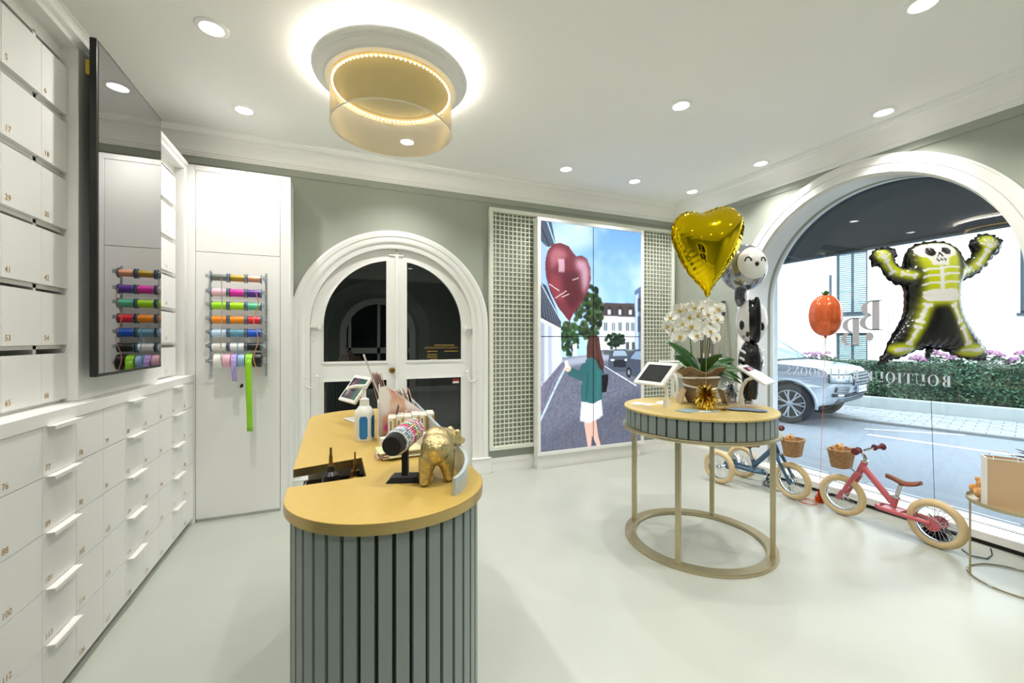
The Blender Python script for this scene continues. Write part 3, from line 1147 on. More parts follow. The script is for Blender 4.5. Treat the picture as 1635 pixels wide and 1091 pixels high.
# ================================================================== lattice panel on the back wall
LATT = mat('ivory_lattice_paint', (228, 230, 216), 0.45, noise=0.01)
LX0, LX1, LZ0, LZ1 = 1.44, 3.86, 0.225, 2.690
lat = thing('lattice_panel', 'wide ivory square lattice panel on the back wall behind the video wall', 'lattice', ((LX0 + LX1) / 2, YB, LZ0))
cx = (LX0 + LX1) / 2
hw = (LX1 - LX0) / 2
H = LZ1 - LZ0
fw = 0.040
fm_ = MB()
for (a, b, c, d) in ((-hw, 0, hw, fw), (-hw, H - fw, hw, H), (-hw, fw, -hw + fw, H - fw), (hw - fw, fw, hw, H - fw)):
    fm_.box(a, -0.052, b, c, -0.004, d)
fm_.build('frame', LATT, lat, bevel=0.003)
nh = 50
hb = MB().box(-hw + fw - 0.002, -0.032, -0.0045, hw - fw + 0.002, -0.027, 0.0045).mesh('crossbar', 0)
hb.materials.append(LATT)
for i in range(nh):
    link_mesh('crossbar', hb, None, lat, (0, 0, fw + (H - 2 * fw) * (i + 0.75) / (nh + 0.5)))
vb_ = MB().box(-0.0045, -0.027, fw - 0.002, 0.0045, -0.022, H - fw + 0.002).mesh('upright_bar', 0)
vb_.materials.append(LATT)
nv = 49
for i in range(nv):
    link_mesh('upright_bar', vb_, None, lat, (-hw + fw + (2 * hw - 2 * fw) * (i + 0.75) / (nv + 0.5), 0, 0))

# ================================================================== video wall: four upright displays in a white box frame
VX0, VX1, VZ0, VZ1 = 1.930, 3.300, 0.145, 2.620
VYF = YB - 0.150
vw = thing('video_wall', 'tall white framed video wall of four displays showing a girl with a heart balloon', 'video wall', ((VX0 + VX1) / 2, YB, 0))
hw = (VX1 - VX0) / 2
fm_ = MB()
b = 0.036
fm_.prism([(-hw, VZ0), (hw, VZ0), (hw, VZ1), (-hw, VZ1)], -0.150, -0.056, M_XZ, holes=[[(-hw + b, VZ0 + b), (hw - b, VZ0 + b), (hw - b, VZ1 - b), (-hw + b, VZ1 - b)]])
fm_.build('box_frame', WHITE_TRIM, vw, smooth=0, bevel=0.002)
MB().box(-hw + 0.02, -0.112, 0.0, hw - 0.02, -0.026, VZ0 + 0.002).build('plinth', WHITE_TRIM, vw)
MB().box(-hw + 0.03, -0.12, VZ0 + 0.03, hw - 0.03, -0.058, VZ1 - 0.03).build('back_board', BLACK, vw)

# --- the moving picture, drawn on a fine grid of colour samples
PW, PH = 264, 480


def vmap(x, y):
    s = (x - 228) / 384.0
    u = s * 804.0 / (s * 804.0 + (1 - s) * 895.0)
    top = 103 + 45 * s
    bot = 998 - 46 * s
    v = (y - top) / (bot - top)
    return (u * (PW - 1), v * (PH - 1))


cv = Canvas(PW, PH, (120, 170, 220), vmap)
gy = np.linspace(0, 1, PH)[:, None, None]
gx = np.linspace(0, 1, PW)[None, :, None]
top_c, mid_c = np.array([0.40, 0.60, 0.80]), np.array([0.62, 0.79, 0.94])
tt = np.clip(gy / 0.5, 0, 1)
cv.a = top_c * (1 - tt) + mid_c * tt + 0 * gx
nz_ = blur(np.random.RandomState(3).rand(PH, PW), 22) * 2 + blur(np.random.RandomState(4).rand(PH, PW), 7) * 0.35
nz_ = (nz_ - nz_.min()) / (nz_.max() - nz_.min())
cl = np.clip((nz_ - 0.36) * 2.6, 0, 1)[..., None] * 0.85
cv.a = cv.a * (1 - cl) + cl * np.array([0.86, 0.91, 0.97])
cv.ell(330, 165, 110, 60, (222, 234, 248), 0.55, 14)
cv.ell(400, 400, 90, 60, (190, 214, 242), 0.4, 14)
# right building, house with mansard roof, trees
cv.poly([(587, 372), (615, 350), (615, 612), (590, 602)], (82, 108, 142), 1, 0)
cv.poly([(589, 388), (602, 380), (602, 600), (591, 598)], (186, 204, 226), 0.9, 0)
cv.poly([(600, 400), (615, 395), (615, 450), (600, 452)], (50, 66, 92), 1)
cv.poly([(600, 470), (615, 468), (615, 530), (600, 530)], (54, 70, 96), 1)
cv.poly([(455, 468), (588, 470), (590, 602), (452, 602)], (206, 214, 214), 1, 0)
cv.poly([(472, 418), (586, 420), (590, 472), (456, 468)], (74, 66, 68), 1, 0)
for x in (491, 532, 571):
    cv.poly([(x - 12, 440), (x, 428), (x + 12, 440), (x + 12, 466), (x - 12, 466)], (58, 52, 58), 1)
    cv.poly([(x - 6, 444), (x + 6, 444), (x + 6, 464), (x - 6, 464)], (196, 206, 214), 1)
for x in (477, 507, 533, 560, 580):
    cv.poly([(x - 6, 494), (x + 6, 494), (x + 6, 526), (x - 6, 526)], (96, 112, 126), 1)
    cv.line([(x, 494), (x, 526)], 2, (220, 226, 228), cap=False)
for x in (500, 560, 583):
    cv.poly([(x - 6, 570), (x + 6, 570), (x + 6, 600), (x - 6, 600)], (70, 80, 86), 1)
cv.line([(455, 484), (588, 486)], 3, (232, 236, 234), cap=False)
cv.line([(455, 540), (588, 542)], 2, (168, 178, 180), cap=False)
rnd = random.Random(5)
for k in range(170):
    a, r = rnd.random() * 2 * PI, math.sqrt(rnd.random())
    x, y = 412 + 52 * r * math.cos(a), 452 + 108 * r * math.sin(a)
    c = rnd.choice([(26, 40, 26), (34, 52, 30), (44, 66, 36), (20, 30, 24), (60, 84, 46)])
    cv.ell(x, y, 9, 9, c, 0.9)
for k in range(90):
    a, r = rnd.random() * 2 * PI, math.sqrt(rnd.random())
    cv.ell(338 + 34 * r * math.cos(a), 555 + 68 * r * math.sin(a), 8, 8, rnd.choice([(24, 44, 26), (36, 62, 32), (52, 88, 44)]), 0.9)
_tm = cv.a.copy()
cv.a = blur(cv.a, 1) * 0.6 + cv.a * 0.4
cv.poly([(410, 560), (426, 560), (424, 618), (412, 618)], (46, 40, 36), 1)
for k in range(60):
    a, r = rnd.random() * 2 * PI, math.sqrt(rnd.random())
    cv.ell(514 + 36 * r * math.cos(a), 562 + 24 * r * math.sin(a), 7, 7, rnd.choice([(24, 36, 30), (34, 54, 40), (46, 66, 52)]), 0.95)
cv.line([(516, 580), (516, 606)], 4, (40, 36, 34))
cv.poly([(350, 580), (366, 576), (366, 628), (352, 628)], (214, 222, 226), 1)
# street
cv.poly([(306, 632), (400, 622), (470, 600), (620, 612), (620, 960), (228, 1000), (228, 850)], (100, 104, 122), 1, 0)
cv.poly([(300, 640), (400, 622), (490, 612), (495, 640), (330, 664)], (176, 186, 204), 0.75, 3)
cv.poly([(470, 604), (620, 600), (620, 625), (470, 620)], (74, 84, 84), 0.9, 1)
cv.poly([(560, 780), (620, 740), (620, 960), (228, 1000), (228, 930)], (72, 76, 92), 0.55, 12)
# left building, awning and pavement
cv.poly([(226, 480), (306, 515), (310, 650), (226, 752)], (196, 208, 226), 1, 0)
cv.poly([(226, 490), (244, 500), (244, 735), (226, 752)], (150, 158, 178), 1, 1)
cv.poly([(256, 505), (270, 510), (272, 690), (258, 706)], (168, 176, 194), 1, 1)
cv.poly([(284, 515), (294, 518), (296, 660), (286, 672)], (226, 232, 240), 1, 1)
cv.poly([(226, 338), (250, 352), (306, 486), (306, 520), (226, 478)], (58, 66, 80), 1, 0)
for k in range(6):
    cv.line([(228 + 8 * k, 352 + 12 * k), (244 + 12 * k, 476 + 8 * k)], 2, (120, 128, 146), 0.7, cap=False)
cv.line([(226, 478), (306, 520)], 5, (226, 214, 200), cap=False)
cv.line([(228, 340), (306, 488)], 4, (170, 190, 214), cap=False)
cv.poly([(226, 100), (270, 106), (286, 188), (262, 205), (244, 200), (226, 176)], (66, 78, 96), 1, 0)
cv.line([(254, 106), (284, 194)], 5, (150, 190, 220), cap=False)
cv.line([(228, 120), (262, 200)], 5, (38, 46, 60), cap=False)
cv.poly([(226, 180), (250, 200), (246, 300), (250, 350), (226, 336)], (150, 178, 206), 1, 1)
cv.poly([(226, 750), (310, 648), (330, 652), (226, 880)], (112, 112, 132), 1, 0)
for k in range(9):
    cv.line([(228, 756 + k * 14), (318 - k * 6, 650 + k * 9)], 1.5, (78, 80, 100), 0.6, cap=False)
cv.line([(330, 652), (226, 876)], 7, (176, 200, 222), cap=False)
# cars
cv.poly([(488, 640), (494, 612), (512, 598), (552, 598), (566, 622), (568, 668), (552, 686), (500, 684), (488, 668)], (72, 82, 98), 1, 0)
cv.poly([(510, 604), (550, 604), (560, 624), (504, 624)], (150, 170, 190), 1)
cv.poly([(506, 640), (556, 640), (556, 668), (508, 668)], (36, 40, 50), 1)
cv.ell(504, 640, 8, 4, (220, 232, 244))
cv.ell(556, 640, 8, 4, (220, 232, 244))
cv.poly([(554, 650), (566, 618), (590, 600), (618, 598), (618, 716), (590, 708), (556, 688)], (64, 74, 92), 1, 0)
cv.poly([(570, 634), (592, 606), (618, 604), (618, 640)], (122, 146, 172), 1)
cv.ell(565, 688, 10, 20, (24, 26, 32))
cv.ell(565, 688, 5, 11, (120, 128, 140))
cv.line([(515, 690), (594, 740)], 4, (222, 230, 240), cap=False)
cv.line([(474, 664), (515, 690)], 3, (210, 220, 232), cap=False)
cv.noise(0.22, 1, 8, (cv.yy > PH * 0.66).astype(float))
# heart balloon in the picture
hpts = [(248, 250), (256, 218), (276, 192), (304, 188), (334, 200), (352, 226), (364, 240), (384, 236), (404, 248), (418, 284), (420, 328), (408, 372), (384, 416), (352, 462), (338, 492), (326, 478), (296, 436), (266, 378), (250, 320), (246, 280)]
cv.poly(hpts, (106, 44, 56), 1, 0)
hm_ = blur(cv.mask_poly(hpts).astype(float), 6)[..., None]
cv.poly([(360, 250), (400, 256), (414, 300), (408, 350), (386, 392), (372, 340)], (206, 172, 190), 0.75, 5)
cv.poly([(262, 230), (286, 205), (318, 214), (330, 240), (296, 262), (270, 290)], (190, 120, 132), 0.7, 5)
cv.poly([(296, 250), (318, 250), (320, 300), (298, 300)], (216, 186, 200), 0.75, 1)
cv.poly([(310, 300), (380, 290), (392, 390), (346, 450), (320, 400)], (72, 24, 34), 0.75, 5)
cv.poly([(268, 300), (300, 320), (316, 420), (290, 410), (262, 350)], (140, 60, 70), 0.7, 4)
for (xa, ya, xb, yb) in ((262, 346, 300, 372), (286, 400, 326, 372), (350, 330, 372, 322), (310, 396, 336, 384)):
    cv.line([(xa, ya), (xb, yb)], 3, (240, 226, 230), 0.8)
cv.line([(338, 490), (334, 510)], 5, (80, 30, 40))
# the girl
cv.poly([(402, 872), (440, 866), (448, 930), (458, 970), (446, 974), (424, 930), (420, 974), (408, 974), (394, 884)], (208, 166, 152), 1, 0)
cv.poly([(384, 800), (460, 790), (466, 852), (450, 866), (410, 882), (378, 874)], (226, 236, 246), 1, 1)
for k in range(5):
    cv.line([(396 + 14 * k, 806), (392 + 15 * k, 872 - 2 * k)], 2, (176, 192, 214), 0.7, cap=False)
cv.poly([(400, 640), (420, 625), (448, 626), (466, 650), (470, 710), (464, 792), (430, 808), (384, 802), (380, 752), (392, 700)], (44, 96, 98), 1, 0)
cv.line([(398, 668), (384, 704), (348, 688)], 34, (40, 90, 94))
cv.line([(410, 690), (402, 790)], 6, (28, 70, 74), 0.7, 1)
cv.line([(450, 680), (446, 790)], 6, (68, 124, 126), 0.6, 2)
cv.ell(332, 673, 12, 13, (226, 182, 162))
cv.poly([(318, 646), (330, 642), (336, 668), (324, 672)], (236, 240, 246), 1)
cv.poly([(408, 566), (420, 546), (438, 540), (452, 552), (458, 600), (470, 650), (468, 684), (452, 672), (440, 640), (424, 630), (404, 634), (404, 590)], (72, 44, 40), 1, 0)
cv.line([(430, 560), (440, 630)], 5, (112, 70, 60), 0.7, 2)
cv.line([(448, 570), (462, 660)], 4, (104, 64, 54), 0.7, 1)
cv.line([(448, 640), (474, 702)], 3, (22, 22, 26))
cv.poly([(462, 700), (486, 694), (488, 716), (480, 764), (462, 766)], (20, 20, 26), 1)

SCREEN = vcol_mat('display_picture', 0.25, emit=0.85)
iw0, iw1 = -hw + b, hw - b
iz0, iz1 = VZ0 + b, VZ1 - b
gap = 0.003
for r_ in range(2):
    for c_ in range(2):
        xa = iw0 + (iw1 - iw0) * c_ / 2 + (gap if c_ else 0)
        xb = iw0 + (iw1 - iw0) * (c_ + 1) / 2 - (gap if not c_ else 0)
        zb_ = iz1 - (iz1 - iz0) * r_ / 2 - (gap if r_ else 0)
        za_ = iz1 - (iz1 - iz0) * (r_ + 1) / 2 + (gap if not r_ else 0)
        pnl = MB().box(xa, -0.138, za_, xb, -0.1221, zb_).build('display_panel', BLACK, vw, smooth=0)
        nx, nz2 = PW // 2, PH // 2
        xs = np.linspace(xa + 0.001, xb - 0.001, nx)
        zs = np.linspace(zb_ - 0.001, za_ + 0.001, nz2)
        mbp = MB()
        mbp.grid([[(x, -0.1386, z) for x in xs] for z in zs])
        o = mbp.build('picture', SCREEN, pnl, smooth=0, recalc=False)
        fx = (np.array([v.co.x for v in o.data.vertices]) - iw0) / (iw1 - iw0) * (PW - 1)
        fz = (iz1 - np.array([v.co.z for v in o.data.vertices])) / (iz1 - iz0) * (PH - 1)
        set_print(o.data, cv.sample(fx, fz))

# ================================================================== round display table
TX, TYY, TZ = 2.262, 2.128, 0.90
tab = thing('display_table', 'round champagne gold display table with a grey slatted apron', 'table', (TX, TYY, 0))
MB().lathe([(0, TZ - 0.014), (0.476, TZ - 0.014), (0.478, TZ - 0.012), (0.478, TZ - 0.002), (0.476, TZ), (0, TZ)], 96).build('table_top', GOLD_TOP2, tab)
MB().lathe([(0.36, 0.772), (0.452, 0.772), (0.452, TZ - 0.014), (0.36, TZ - 0.014)], 96, closed=True).build('apron_core', SLAT_GAP, tab)
NS = 46
sl = MB()
for i in range(5):
    pass
a0 = PI / NS * 0.80
SG = []
for i in range(5):
    a = -a0 + 2 * a0 * i / 4
    SG.append((math.cos(a), math.sin(a)))
poly = [(0.450 * c, 0.450 * s) for c, s in SG] + [(0.466 * c, 0.466 * s) for c, s in reversed(SG)]
slm = MB().prism(poly, 0.774, TZ - 0.0145).mesh('slat', 30)
slm.materials.append(SLAT)
for i in range(NS):
    link_mesh('slat', slm, None, tab, None, (0, 0, 2 * PI * (i + 0.3) / NS))
MB().lathe([(0.40, 0.752), (0.486, 0.752), (0.488, 0.755), (0.488, 0.768), (0.486, 0.772), (0.40, 0.772)], 96, closed=True).build('apron_ring', PALE_BRASS, tab)
MB().lathe([(0.405, 0.0), (0.470, 0.0), (0.472, 0.003), (0.472, 0.021), (0.470, 0.024), (0.405, 0.024), (0.403, 0.021), (0.403, 0.003)], 96, closed=True).build('base_ring', PALE_BRASS, tab)
for k in range(4):
    a = math.radians(29.6 + 90 * k)
    M = RZ(a) @ T(0.438, 0, 0)
    MB().box(-0.015, -0.015, 0.024, 0.015, 0.015, 0.752, M).build('leg', PALE_BRASS, tab, bevel=0.001)


# ------------------------------------------------------------------ tablets on curved stands
TAB_SCR_DARK = mat('switched_off_tablet_glass', (46, 48, 52), 0.08, noise=0.02)
TAB_SCR_LIT = vcol_mat('tablet_picture', 0.1, emit=0.9)
TAB_BODY = mat('white_tablet_shell', (238, 238, 236), 0.3, noise=0.01)


def tablet_stand(label, loc, rz, tilt=50, dark=True, w=0.26, h=0.20, neck=0.22, off=0.10):
    t = thing('tablet_stand', label, 'tablet', loc, rz, 'tablets on white stands')
    nk = MB()
    P = [(0, 0, 0.035), (0, -0.002, neck * 0.40), (0, 0.008, neck * 0.62), (0, 0.034, neck * 0.82), (0, off - 0.022, neck - 0.022), (0, off - 0.006, neck - 0.008)]
    nk.tube(P, [0.013, 0.012, 0.0115, 0.011, 0.011, 0.011], 14)
    nk.build('neck', TAB_BODY, t)
    MB().lathe([(0, 0), (0.022, 0), (0.022, 0.004), (0.0175, 0.05), (0.0, 0.05)], 24).build('foot', TAB_BODY, t)
    M = T(0, off, neck) @ RX(math.radians(-90 + tilt))
    # the plate faces local +Y/up; build in XY plane, thickness along Z
    o = MB()
    o.prism([(-w / 2, -h / 2), (w / 2, -h / 2), (w / 2, h / 2), (-w / 2, h / 2)], -0.006, 0.010, M)
    sh = o.build('shell', TAB_BODY, t, bevel=0.004)
    sw, sh_ = w - 0.062, h - 0.052
    if dark:
        MB().prism([(-sw / 2, -sh_ / 2), (sw / 2, -sh_ / 2), (sw / 2, sh_ / 2), (-sw / 2, sh_ / 2)], 0.0098, 0.0106, M).build('screen', TAB_SCR_DARK, sh, smooth=0)
    else:
        gxs, gys = np.linspace(-sw / 2, sw / 2, 41), np.linspace(-sh_ / 2, sh_ / 2, 31)
        o2 = MB().grid([[M @ Vector((x, y, 0.0106)) for x in gxs] for y in gys]).build('screen', TAB_SCR_LIT, sh, smooth=0, recalc=False)
        c2 = Canvas(41, 31, (232, 234, 240))
        c2.poly([(0, 0), (41, 0), (41, 9), (0, 7)], (78, 52, 66))
        c2.ell(18, 5, 5, 5, (214, 160, 160))
        c2.poly([(0, 0), (9, 0), (9, 8), (0, 8)], (150, 160, 190))
        jj, ii = np.meshgrid(range(41), range(31))
        set_print(o2.data, c2.sample(jj.ravel(), ii.ravel()))
    return t


# rz turns local +Y (the way the tablet looks) towards the visitor
tablet_stand('white tablet stand with a switched-off screen at the left of the round table', (2.072, 2.213, TZ), math.radians(95), 46, True, neck=0.224, off=0.10)
tablet_stand('white tablet stand with a lit screen at the right of the round table', (2.572, 2.040, TZ), math.radians(-157), 56, False, neck=0.217, off=0.09)
tablet_stand('white tablet stand seen from behind at the back of the round table', (2.420, 2.470, TZ), math.radians(-18), 46, True, neck=0.215, off=0.10)
TAB_TOP = TZ

# ------------------------------------------------------------------ cards lying on the table


def card(label, loc, rz, w, d, m, cat='card', n=1, th=0.0012, name='card'):
    o = MB()
    rr = random.Random(int(loc[0] * 1000))
    for k in range(n):
        o.box(-w / 2, -d / 2, k * th, w / 2, d / 2, (k + 1) * th * 0.98, T(rr.uniform(-.01, .01) if k else 0, rr.uniform(-.01, .01) if k else 0, 0) @ RZ(rr.uniform(-.15, .15) if k else 0))
    ob = o.build(name, m, loc=loc, smooth=0)
    ob.rotation_euler = (0, 0, rz)
    return tag(ob, label, cat, 'cards on the round table')


TEAL_CARD = mat('grey_teal_card', (140, 164, 166), 0.6, noise=0.05)
PINK_CARD = mat('pale_pink_card', (234, 212, 214), 0.6, noise=0.03)
GLIT = mat('blue_silver_glitter', (128, 144, 176), 0.35, 0.6, noise=0.5, scale=400, bump=0.5, bscale=500)
card('white card at the far left edge of the round table', (1.985, 2.400, TZ), 0.5, 0.10, 0.07, PAPER)
card('white card beside it, just left of the dark tablet foot', (2.020, 2.330, TZ), 0.2, 0.09, 0.06, PAPER)
card('white card behind the foot of the dark tablet', (2.155, 2.345, TZ), 0.7, 0.11, 0.07, PAPER)
card('white card leaning on the wooden stand side behind the dark tablet foot', (2.235, 2.395, TZ), 0.1, 0.09, 0.06, PAPER)
card('grey teal card fan front left of the gold foil weight', (2.075, 2.020, TZ), 0.25, 0.15, 0.09, TEAL_CARD, n=3, name='card_fan')
card('grey teal card in front of the gold foil weight', (2.170, 1.955, TZ), -0.4, 0.12, 0.08, TEAL_CARD)
card('small white slip on the grey teal cards', (2.150, 1.965, TZ + 0.0013), -0.4, 0.07, 0.03, PAPER)
card('pale pink cards behind the lit tablet stand', (2.560, 2.160, TZ), -0.5, 0.14, 0.09, PINK_CARD, n=2, name='card_stack')
card('pale pink card at the right of the lit tablet foot', (2.650, 2.010, TZ), -0.9, 0.09, 0.07, PINK_CARD)
gb = MB()
gb.ell((0, 0, 0.009), (0.085, 0.045, 0.009), 28, 8)
gb.ell((0.09, -0.02, 0.008), (0.06, 0.035, 0.008), 24, 8)
o = gb.build('glitter_pouch', GLIT, loc=(2.395, 1.905, TZ))
o.rotation_euler = (0, 0, -0.75)
tag(o, 'silver blue glitter pouch at the front right of the round table', 'pouch')


def foil_weight(label, loc, col, r, h, seed, cat='balloon weight', n=220, spread=1.0):
    t = thing('balloon_weight', label, cat, loc, 0, 'tinsel balloon weights')
    m = mat('tinsel_' + '_'.join(str(c) for c in col), col, 0.16, 1.0, noise=0.25, scale=60)
    pr = [(0, 0), (r * 0.55, 0), (r * 0.62, h * 0.12), (r * 0.60, h * 0.45), (r * 0.30, h * 0.60), (r * 0.15, h * 0.72), (0, h * 0.74)]
    b_ = MB().lathe(pr, 18)
    rr = random.Random(seed)
    b_.v = [(x * (1 + rr.uniform(-.08, .08)), y * (1 + rr.uniform(-.08, .08)), z) for x, y, z in b_.v]
    b_.build('wrapped_base', m, t, smooth=0)
    o = MB()
    for k in range(n):
        a = rr.uniform(0, 2 * PI)
        e = rr.uniform(-0.5, 1.2)
        L_ = r * rr.uniform(0.75, 1.25) * spread
        d = Vector((math.cos(a) * math.cos(e), math.sin(a) * math.cos(e), math.sin(e)))
        base = Vector((0, 0, h * 0.58))
        tip = base + d * L_
        tip.z -= 0.25 * L_ * (1 - math.sin(max(e, 0)))
        tip.z = max(tip.z, 0.002)
        mid = base + d * L_ * 0.55 + Vector((0, 0, 0.12 * L_))
        wv = Vector((-math.sin(a), math.cos(a), rr.uniform(-.4, .4))).normalized() * (r * 0.055)
        o.add([base - wv, base + wv, mid + wv, mid - wv, tip + wv * 0.8, tip - wv * 0.8], [(0, 1, 2, 3), (3, 2, 4, 5)])
    ob = o.build('tinsel', m, t, smooth=0, recalc=False)
    ob['kind'] = 'stuff'
    return t


foil_weight('gold tinsel balloon weight at the front of the round table', (2.245, 2.040, TZ), (240, 208, 84), 0.085, 0.115, 1, n=300)
foil_weight('silver tinsel balloon weight at the back right of the round table', (2.640, 2.180, TZ), (214, 216, 220), 0.07, 0.13, 2, n=150)
foil_weight('small silver tinsel balloon weight under the black and white balloon', (2.695, 2.085, TZ), (196, 198, 204), 0.04, 0.05, 3, n=120)
gp = MB()
rr = random.Random(9)
for k in range(90):
    x, y = rr.gauss(0, 0.028), rr.gauss(0, 0.018)
    a = rr.uniform(0, 6.28)
    d = Vector((math.cos(a), math.sin(a), 0)) * rr.uniform(.01, .03)
    wv = Vector((-math.sin(a), math.cos(a), 0.4)) * 0.002
    p = Vector((x, y, rr.uniform(.002, .014)))
    gp.add([p - wv, p + wv, p + d + wv, p + d - wv], [(0, 1, 2, 3)])
o = gp.build('tinsel_scraps', mat('tinsel_pale_gold', (214, 190, 110), 0.2, 1.0, noise=0.2, scale=60), loc=(2.315, 1.955, TZ), smooth=0, recalc=False)
o['kind'] = 'stuff'
tag(o, 'loose pale gold tinsel strands beside the gold foil weight', 'tinsel')

# ------------------------------------------------------------------ wooden stand and card by the orchid
OAK = mat('pale_oak', (188, 164, 122), 0.5, noise=0.12, scale=14, stretch=(1, 1, 6))
ws = thing('wooden_stand', 'pale wooden stand with two slanted sides around the orchid pot', 'stand', (2.405, 2.230, TZ), math.radians(-30))
for s_ in (-1, 1):
    MB().prism([(s_ * 0.152, 0.0), (s_ * 0.162, 0.0), (s_ * 0.130, 0.105), (s_ * 0.120, 0.105)], -0.085, 0.03, M_XZ).build('side_board', OAK, ws, bevel=0.001)
MB().box(-0.150, -0.075, 0.0, 0.150, 0.03, 0.008).build('base_board', OAK, ws)
gc = MB().box(-0.068, -0.003, 0, 0.068, 0.0, 0.112, RX(math.radians(-9))).build('gift_card', mat('pale_green_card', (196, 188, 150), 0.5, noise=0.04), loc=(2.350, 2.125, TZ + 0.0005))
gc.rotation_euler = (0, 0, math.radians(-32))
tag(gc, 'pale green gift card standing in front of the orchid pot', 'card')

# ------------------------------------------------------------------ orchid in a burlap wrapped pot
OX, OY = 2.405, 2.232
orch = thing('potted_orchid', 'white flowering orchid in a burlap wrapped pot on the round table', 'orchid', (OX, OY, TZ + 0.0085))
BURLAP = mat('woven_burlap', (150, 126, 98), 0.9, noise=0.25, scale=90, bump=0.8, bscale=220)
rr = random.Random(12)
prof = [(0.0, 0.0), (0.086, 0.0), (0.098, 0.02), (0.104, 0.06), (0.106, 0.11), (0.112, 0.15), (0.122, 0.172), (0.114, 0.182), (0.106, 0.190), (0.112, 0.202), (0.128, 0.224), (0.140, 0.240), (0.146, 0.236), (0.140, 0.226), (0.12, 0.216), (0.08, 0.20), (0, 0.195)]
pb = MB().lathe(prof, 48)
pv = []
for (x, y, z) in pb.v:
    a = math.atan2(y, x)
    k = max(0, (z - 0.10) / 0.12)
    f = 1 + 0.03 * math.sin(a * 7 + z * 40) + k * 0.10 * math.sin(a * 5 + 1.0) + 0.02 * math.sin(a * 13)
    pv.append((x * f, y * f, z + k * 0.016 * math.sin(a * 4 + 0.6)))
pb.v = pv
pb.build('burlap_wrap', BURLAP, orch, smooth=60)
tie = MB()
for (z, tz) in ((0.118, 0.012), (0.176, -0.008)):
    tie.tube([(0.113 * math.cos(a) * (1.0 + 0.1 * (z > 0.15)), 0.113 * math.sin(a) * (1.0 + 0.1 * (z > 0.15)), z + tz * math.sin(a)) for a in [2 * PI * i / 36 for i in range(36)]], 0.007, 8, closed=True, flat=0.35)
tie.build('ribbon_tie', mat('off_white_ribbon', (226, 224, 216), 0.5, noise=0.03), orch)
LEAF = mat('orchid_leaf_green', (44, 92, 34), 0.35, noise=0.15, scale=12, coat=0.2)


def leaf_mesh(mbx, base, direction, length, width, droop, up, facing=None):
    d = Vector((math.cos(direction), math.sin(direction), 0))
    sd = Vector((-math.sin(direction), math.cos(direction), 0))
    P = []
    if facing is not None:
        axis = d * math.cos(up) + Vector((0, 0, math.sin(up)))
        sd = (axis.cross(facing) * 0.8 + sd * 0.45).normalized()
    for i in range(11):
        t = i / 10
        c = Vector(base) + d * (length * t * math.cos(up * (1 - t * 0.5))) + Vector((0, 0, length * t * math.sin(up) - droop * t * t))
        w = width * (math.sin(PI * min(1, t * 0.86 + 0.10)) ** 0.7) * (1 if t < 0.98 else 0.15)
        P.append([c - sd * w + Vector((0, 0, w * 0.30)), c - sd * w * 0.5 + Vector((0, 0, 0.05 * w)), c, c + sd * w * 0.5 + Vector((0, 0, 0.05 * w)), c + sd * w + Vector((0, 0, w * 0.30))])
    mbx.grid(P)


view_f = Vector((math.sin(YAW), math.cos(YAW), 0))
lft, rgt = PI - YAW, -YAW
for (da, L_, wd, dr, up) in ((lft + 0.35, 0.19, 0.040, 0.02, 1.10), (lft - 0.25, 0.27, 0.046, 0.02, 1.28), (lft + 0.05, 0.20, 0.042, 0.03, 0.95), (rgt - 1.2, 0.20, 0.034, 0.04, 1.2), (rgt + 0.25, 0.29, 0.034, 0.07, 0.62), (rgt - 0.25, 0.28, 0.032, 0.11, 0.48),
                             (rgt - 0.05, 0.27, 0.030, 0.14, 0.38), (rgt - 0.5, 0.24, 0.028, 0.13, 0.30), (1.2, 0.2, 0.034, 0.05, 0.9), (1.8, 0.22, 0.034, 0.08, 0.7)):
    lf = MB()
    leaf_mesh(lf, (0.02 * math.cos(da), 0.02 * math.sin(da), 0.20), da, L_, wd, dr, up, view_f)
    lf.build('leaf', LEAF, orch, smooth=60, solid=0.002, recalc=False)
STEM = mat('orchid_stem_green', (62, 84, 40), 0.45, noise=0.15, scale=30)
STICK = mat('bamboo_stick', (196, 178, 142), 0.6, noise=0.1, scale=30)
view_r = Vector((math.cos(YAW), -math.sin(YAW), 0))
view_f = Vector((math.sin(YAW), math.cos(YAW), 0))
stems = [(-0.055, 0.02, -0.16, 0.62), (-0.01, -0.03, -0.06, 0.64), (0.015, 0.01, 0.03, 0.66), (0.035, -0.01, 0.10, 0.62), (0.06, 0.02, 0.13, 0.55)]
tips = []
for (x0, y0_, x1, ht) in stems:
    P = []
    for i in range(13):
        t = i / 12
        off = view_r * (x0 + (x1 - x0) * t ** 2.2) + view_f * (y0_ - 0.05 * t ** 2)
        ht_ = ht + 0.07
        P.append((off.x, off.y, 0.17 + (ht_ - 0.17) * (1 - (1 - t) ** 1.5) if t < 1 else ht_))
    MB().tube(P, [0.0042 - 0.0018 * i / 12 for i in range(13)], 8).build('stem', STEM, orch)
for (x0, y0_, ht) in ((-0.03, 0.05, 0.50), (0.01, 0.06, 0.46), (0.07, 0.05, 0.44)):
    off = view_r * x0 + view_f * y0_
    MB().cyl((off.x, off.y, 0.17), (off.x * 1.2, off.y * 1.2, ht), 0.003, n=8).build('support_stick', STICK, orch)


def petal(mbx, ang, length, width, cup, z0):
    M = RZ(ang)
    P = []
    for i in range(6):
        t = i / 5
        w = width * math.sin(PI * (0.10 + 0.82 * t)) ** 0.8
        y = 0.004 + length * t
        z = z0 + cup * t * t
        P.append([M @ Vector((-w, y, z + 0.004)), M @ Vector((-w * 0.5, y + 0.002, z + 0.001)), M @ Vector((0, y + 0.003, z)), M @ Vector((w * 0.5, y + 0.002, z + 0.001)), M @ Vector((w, y, z + 0.004))])
    mbx.grid(P)


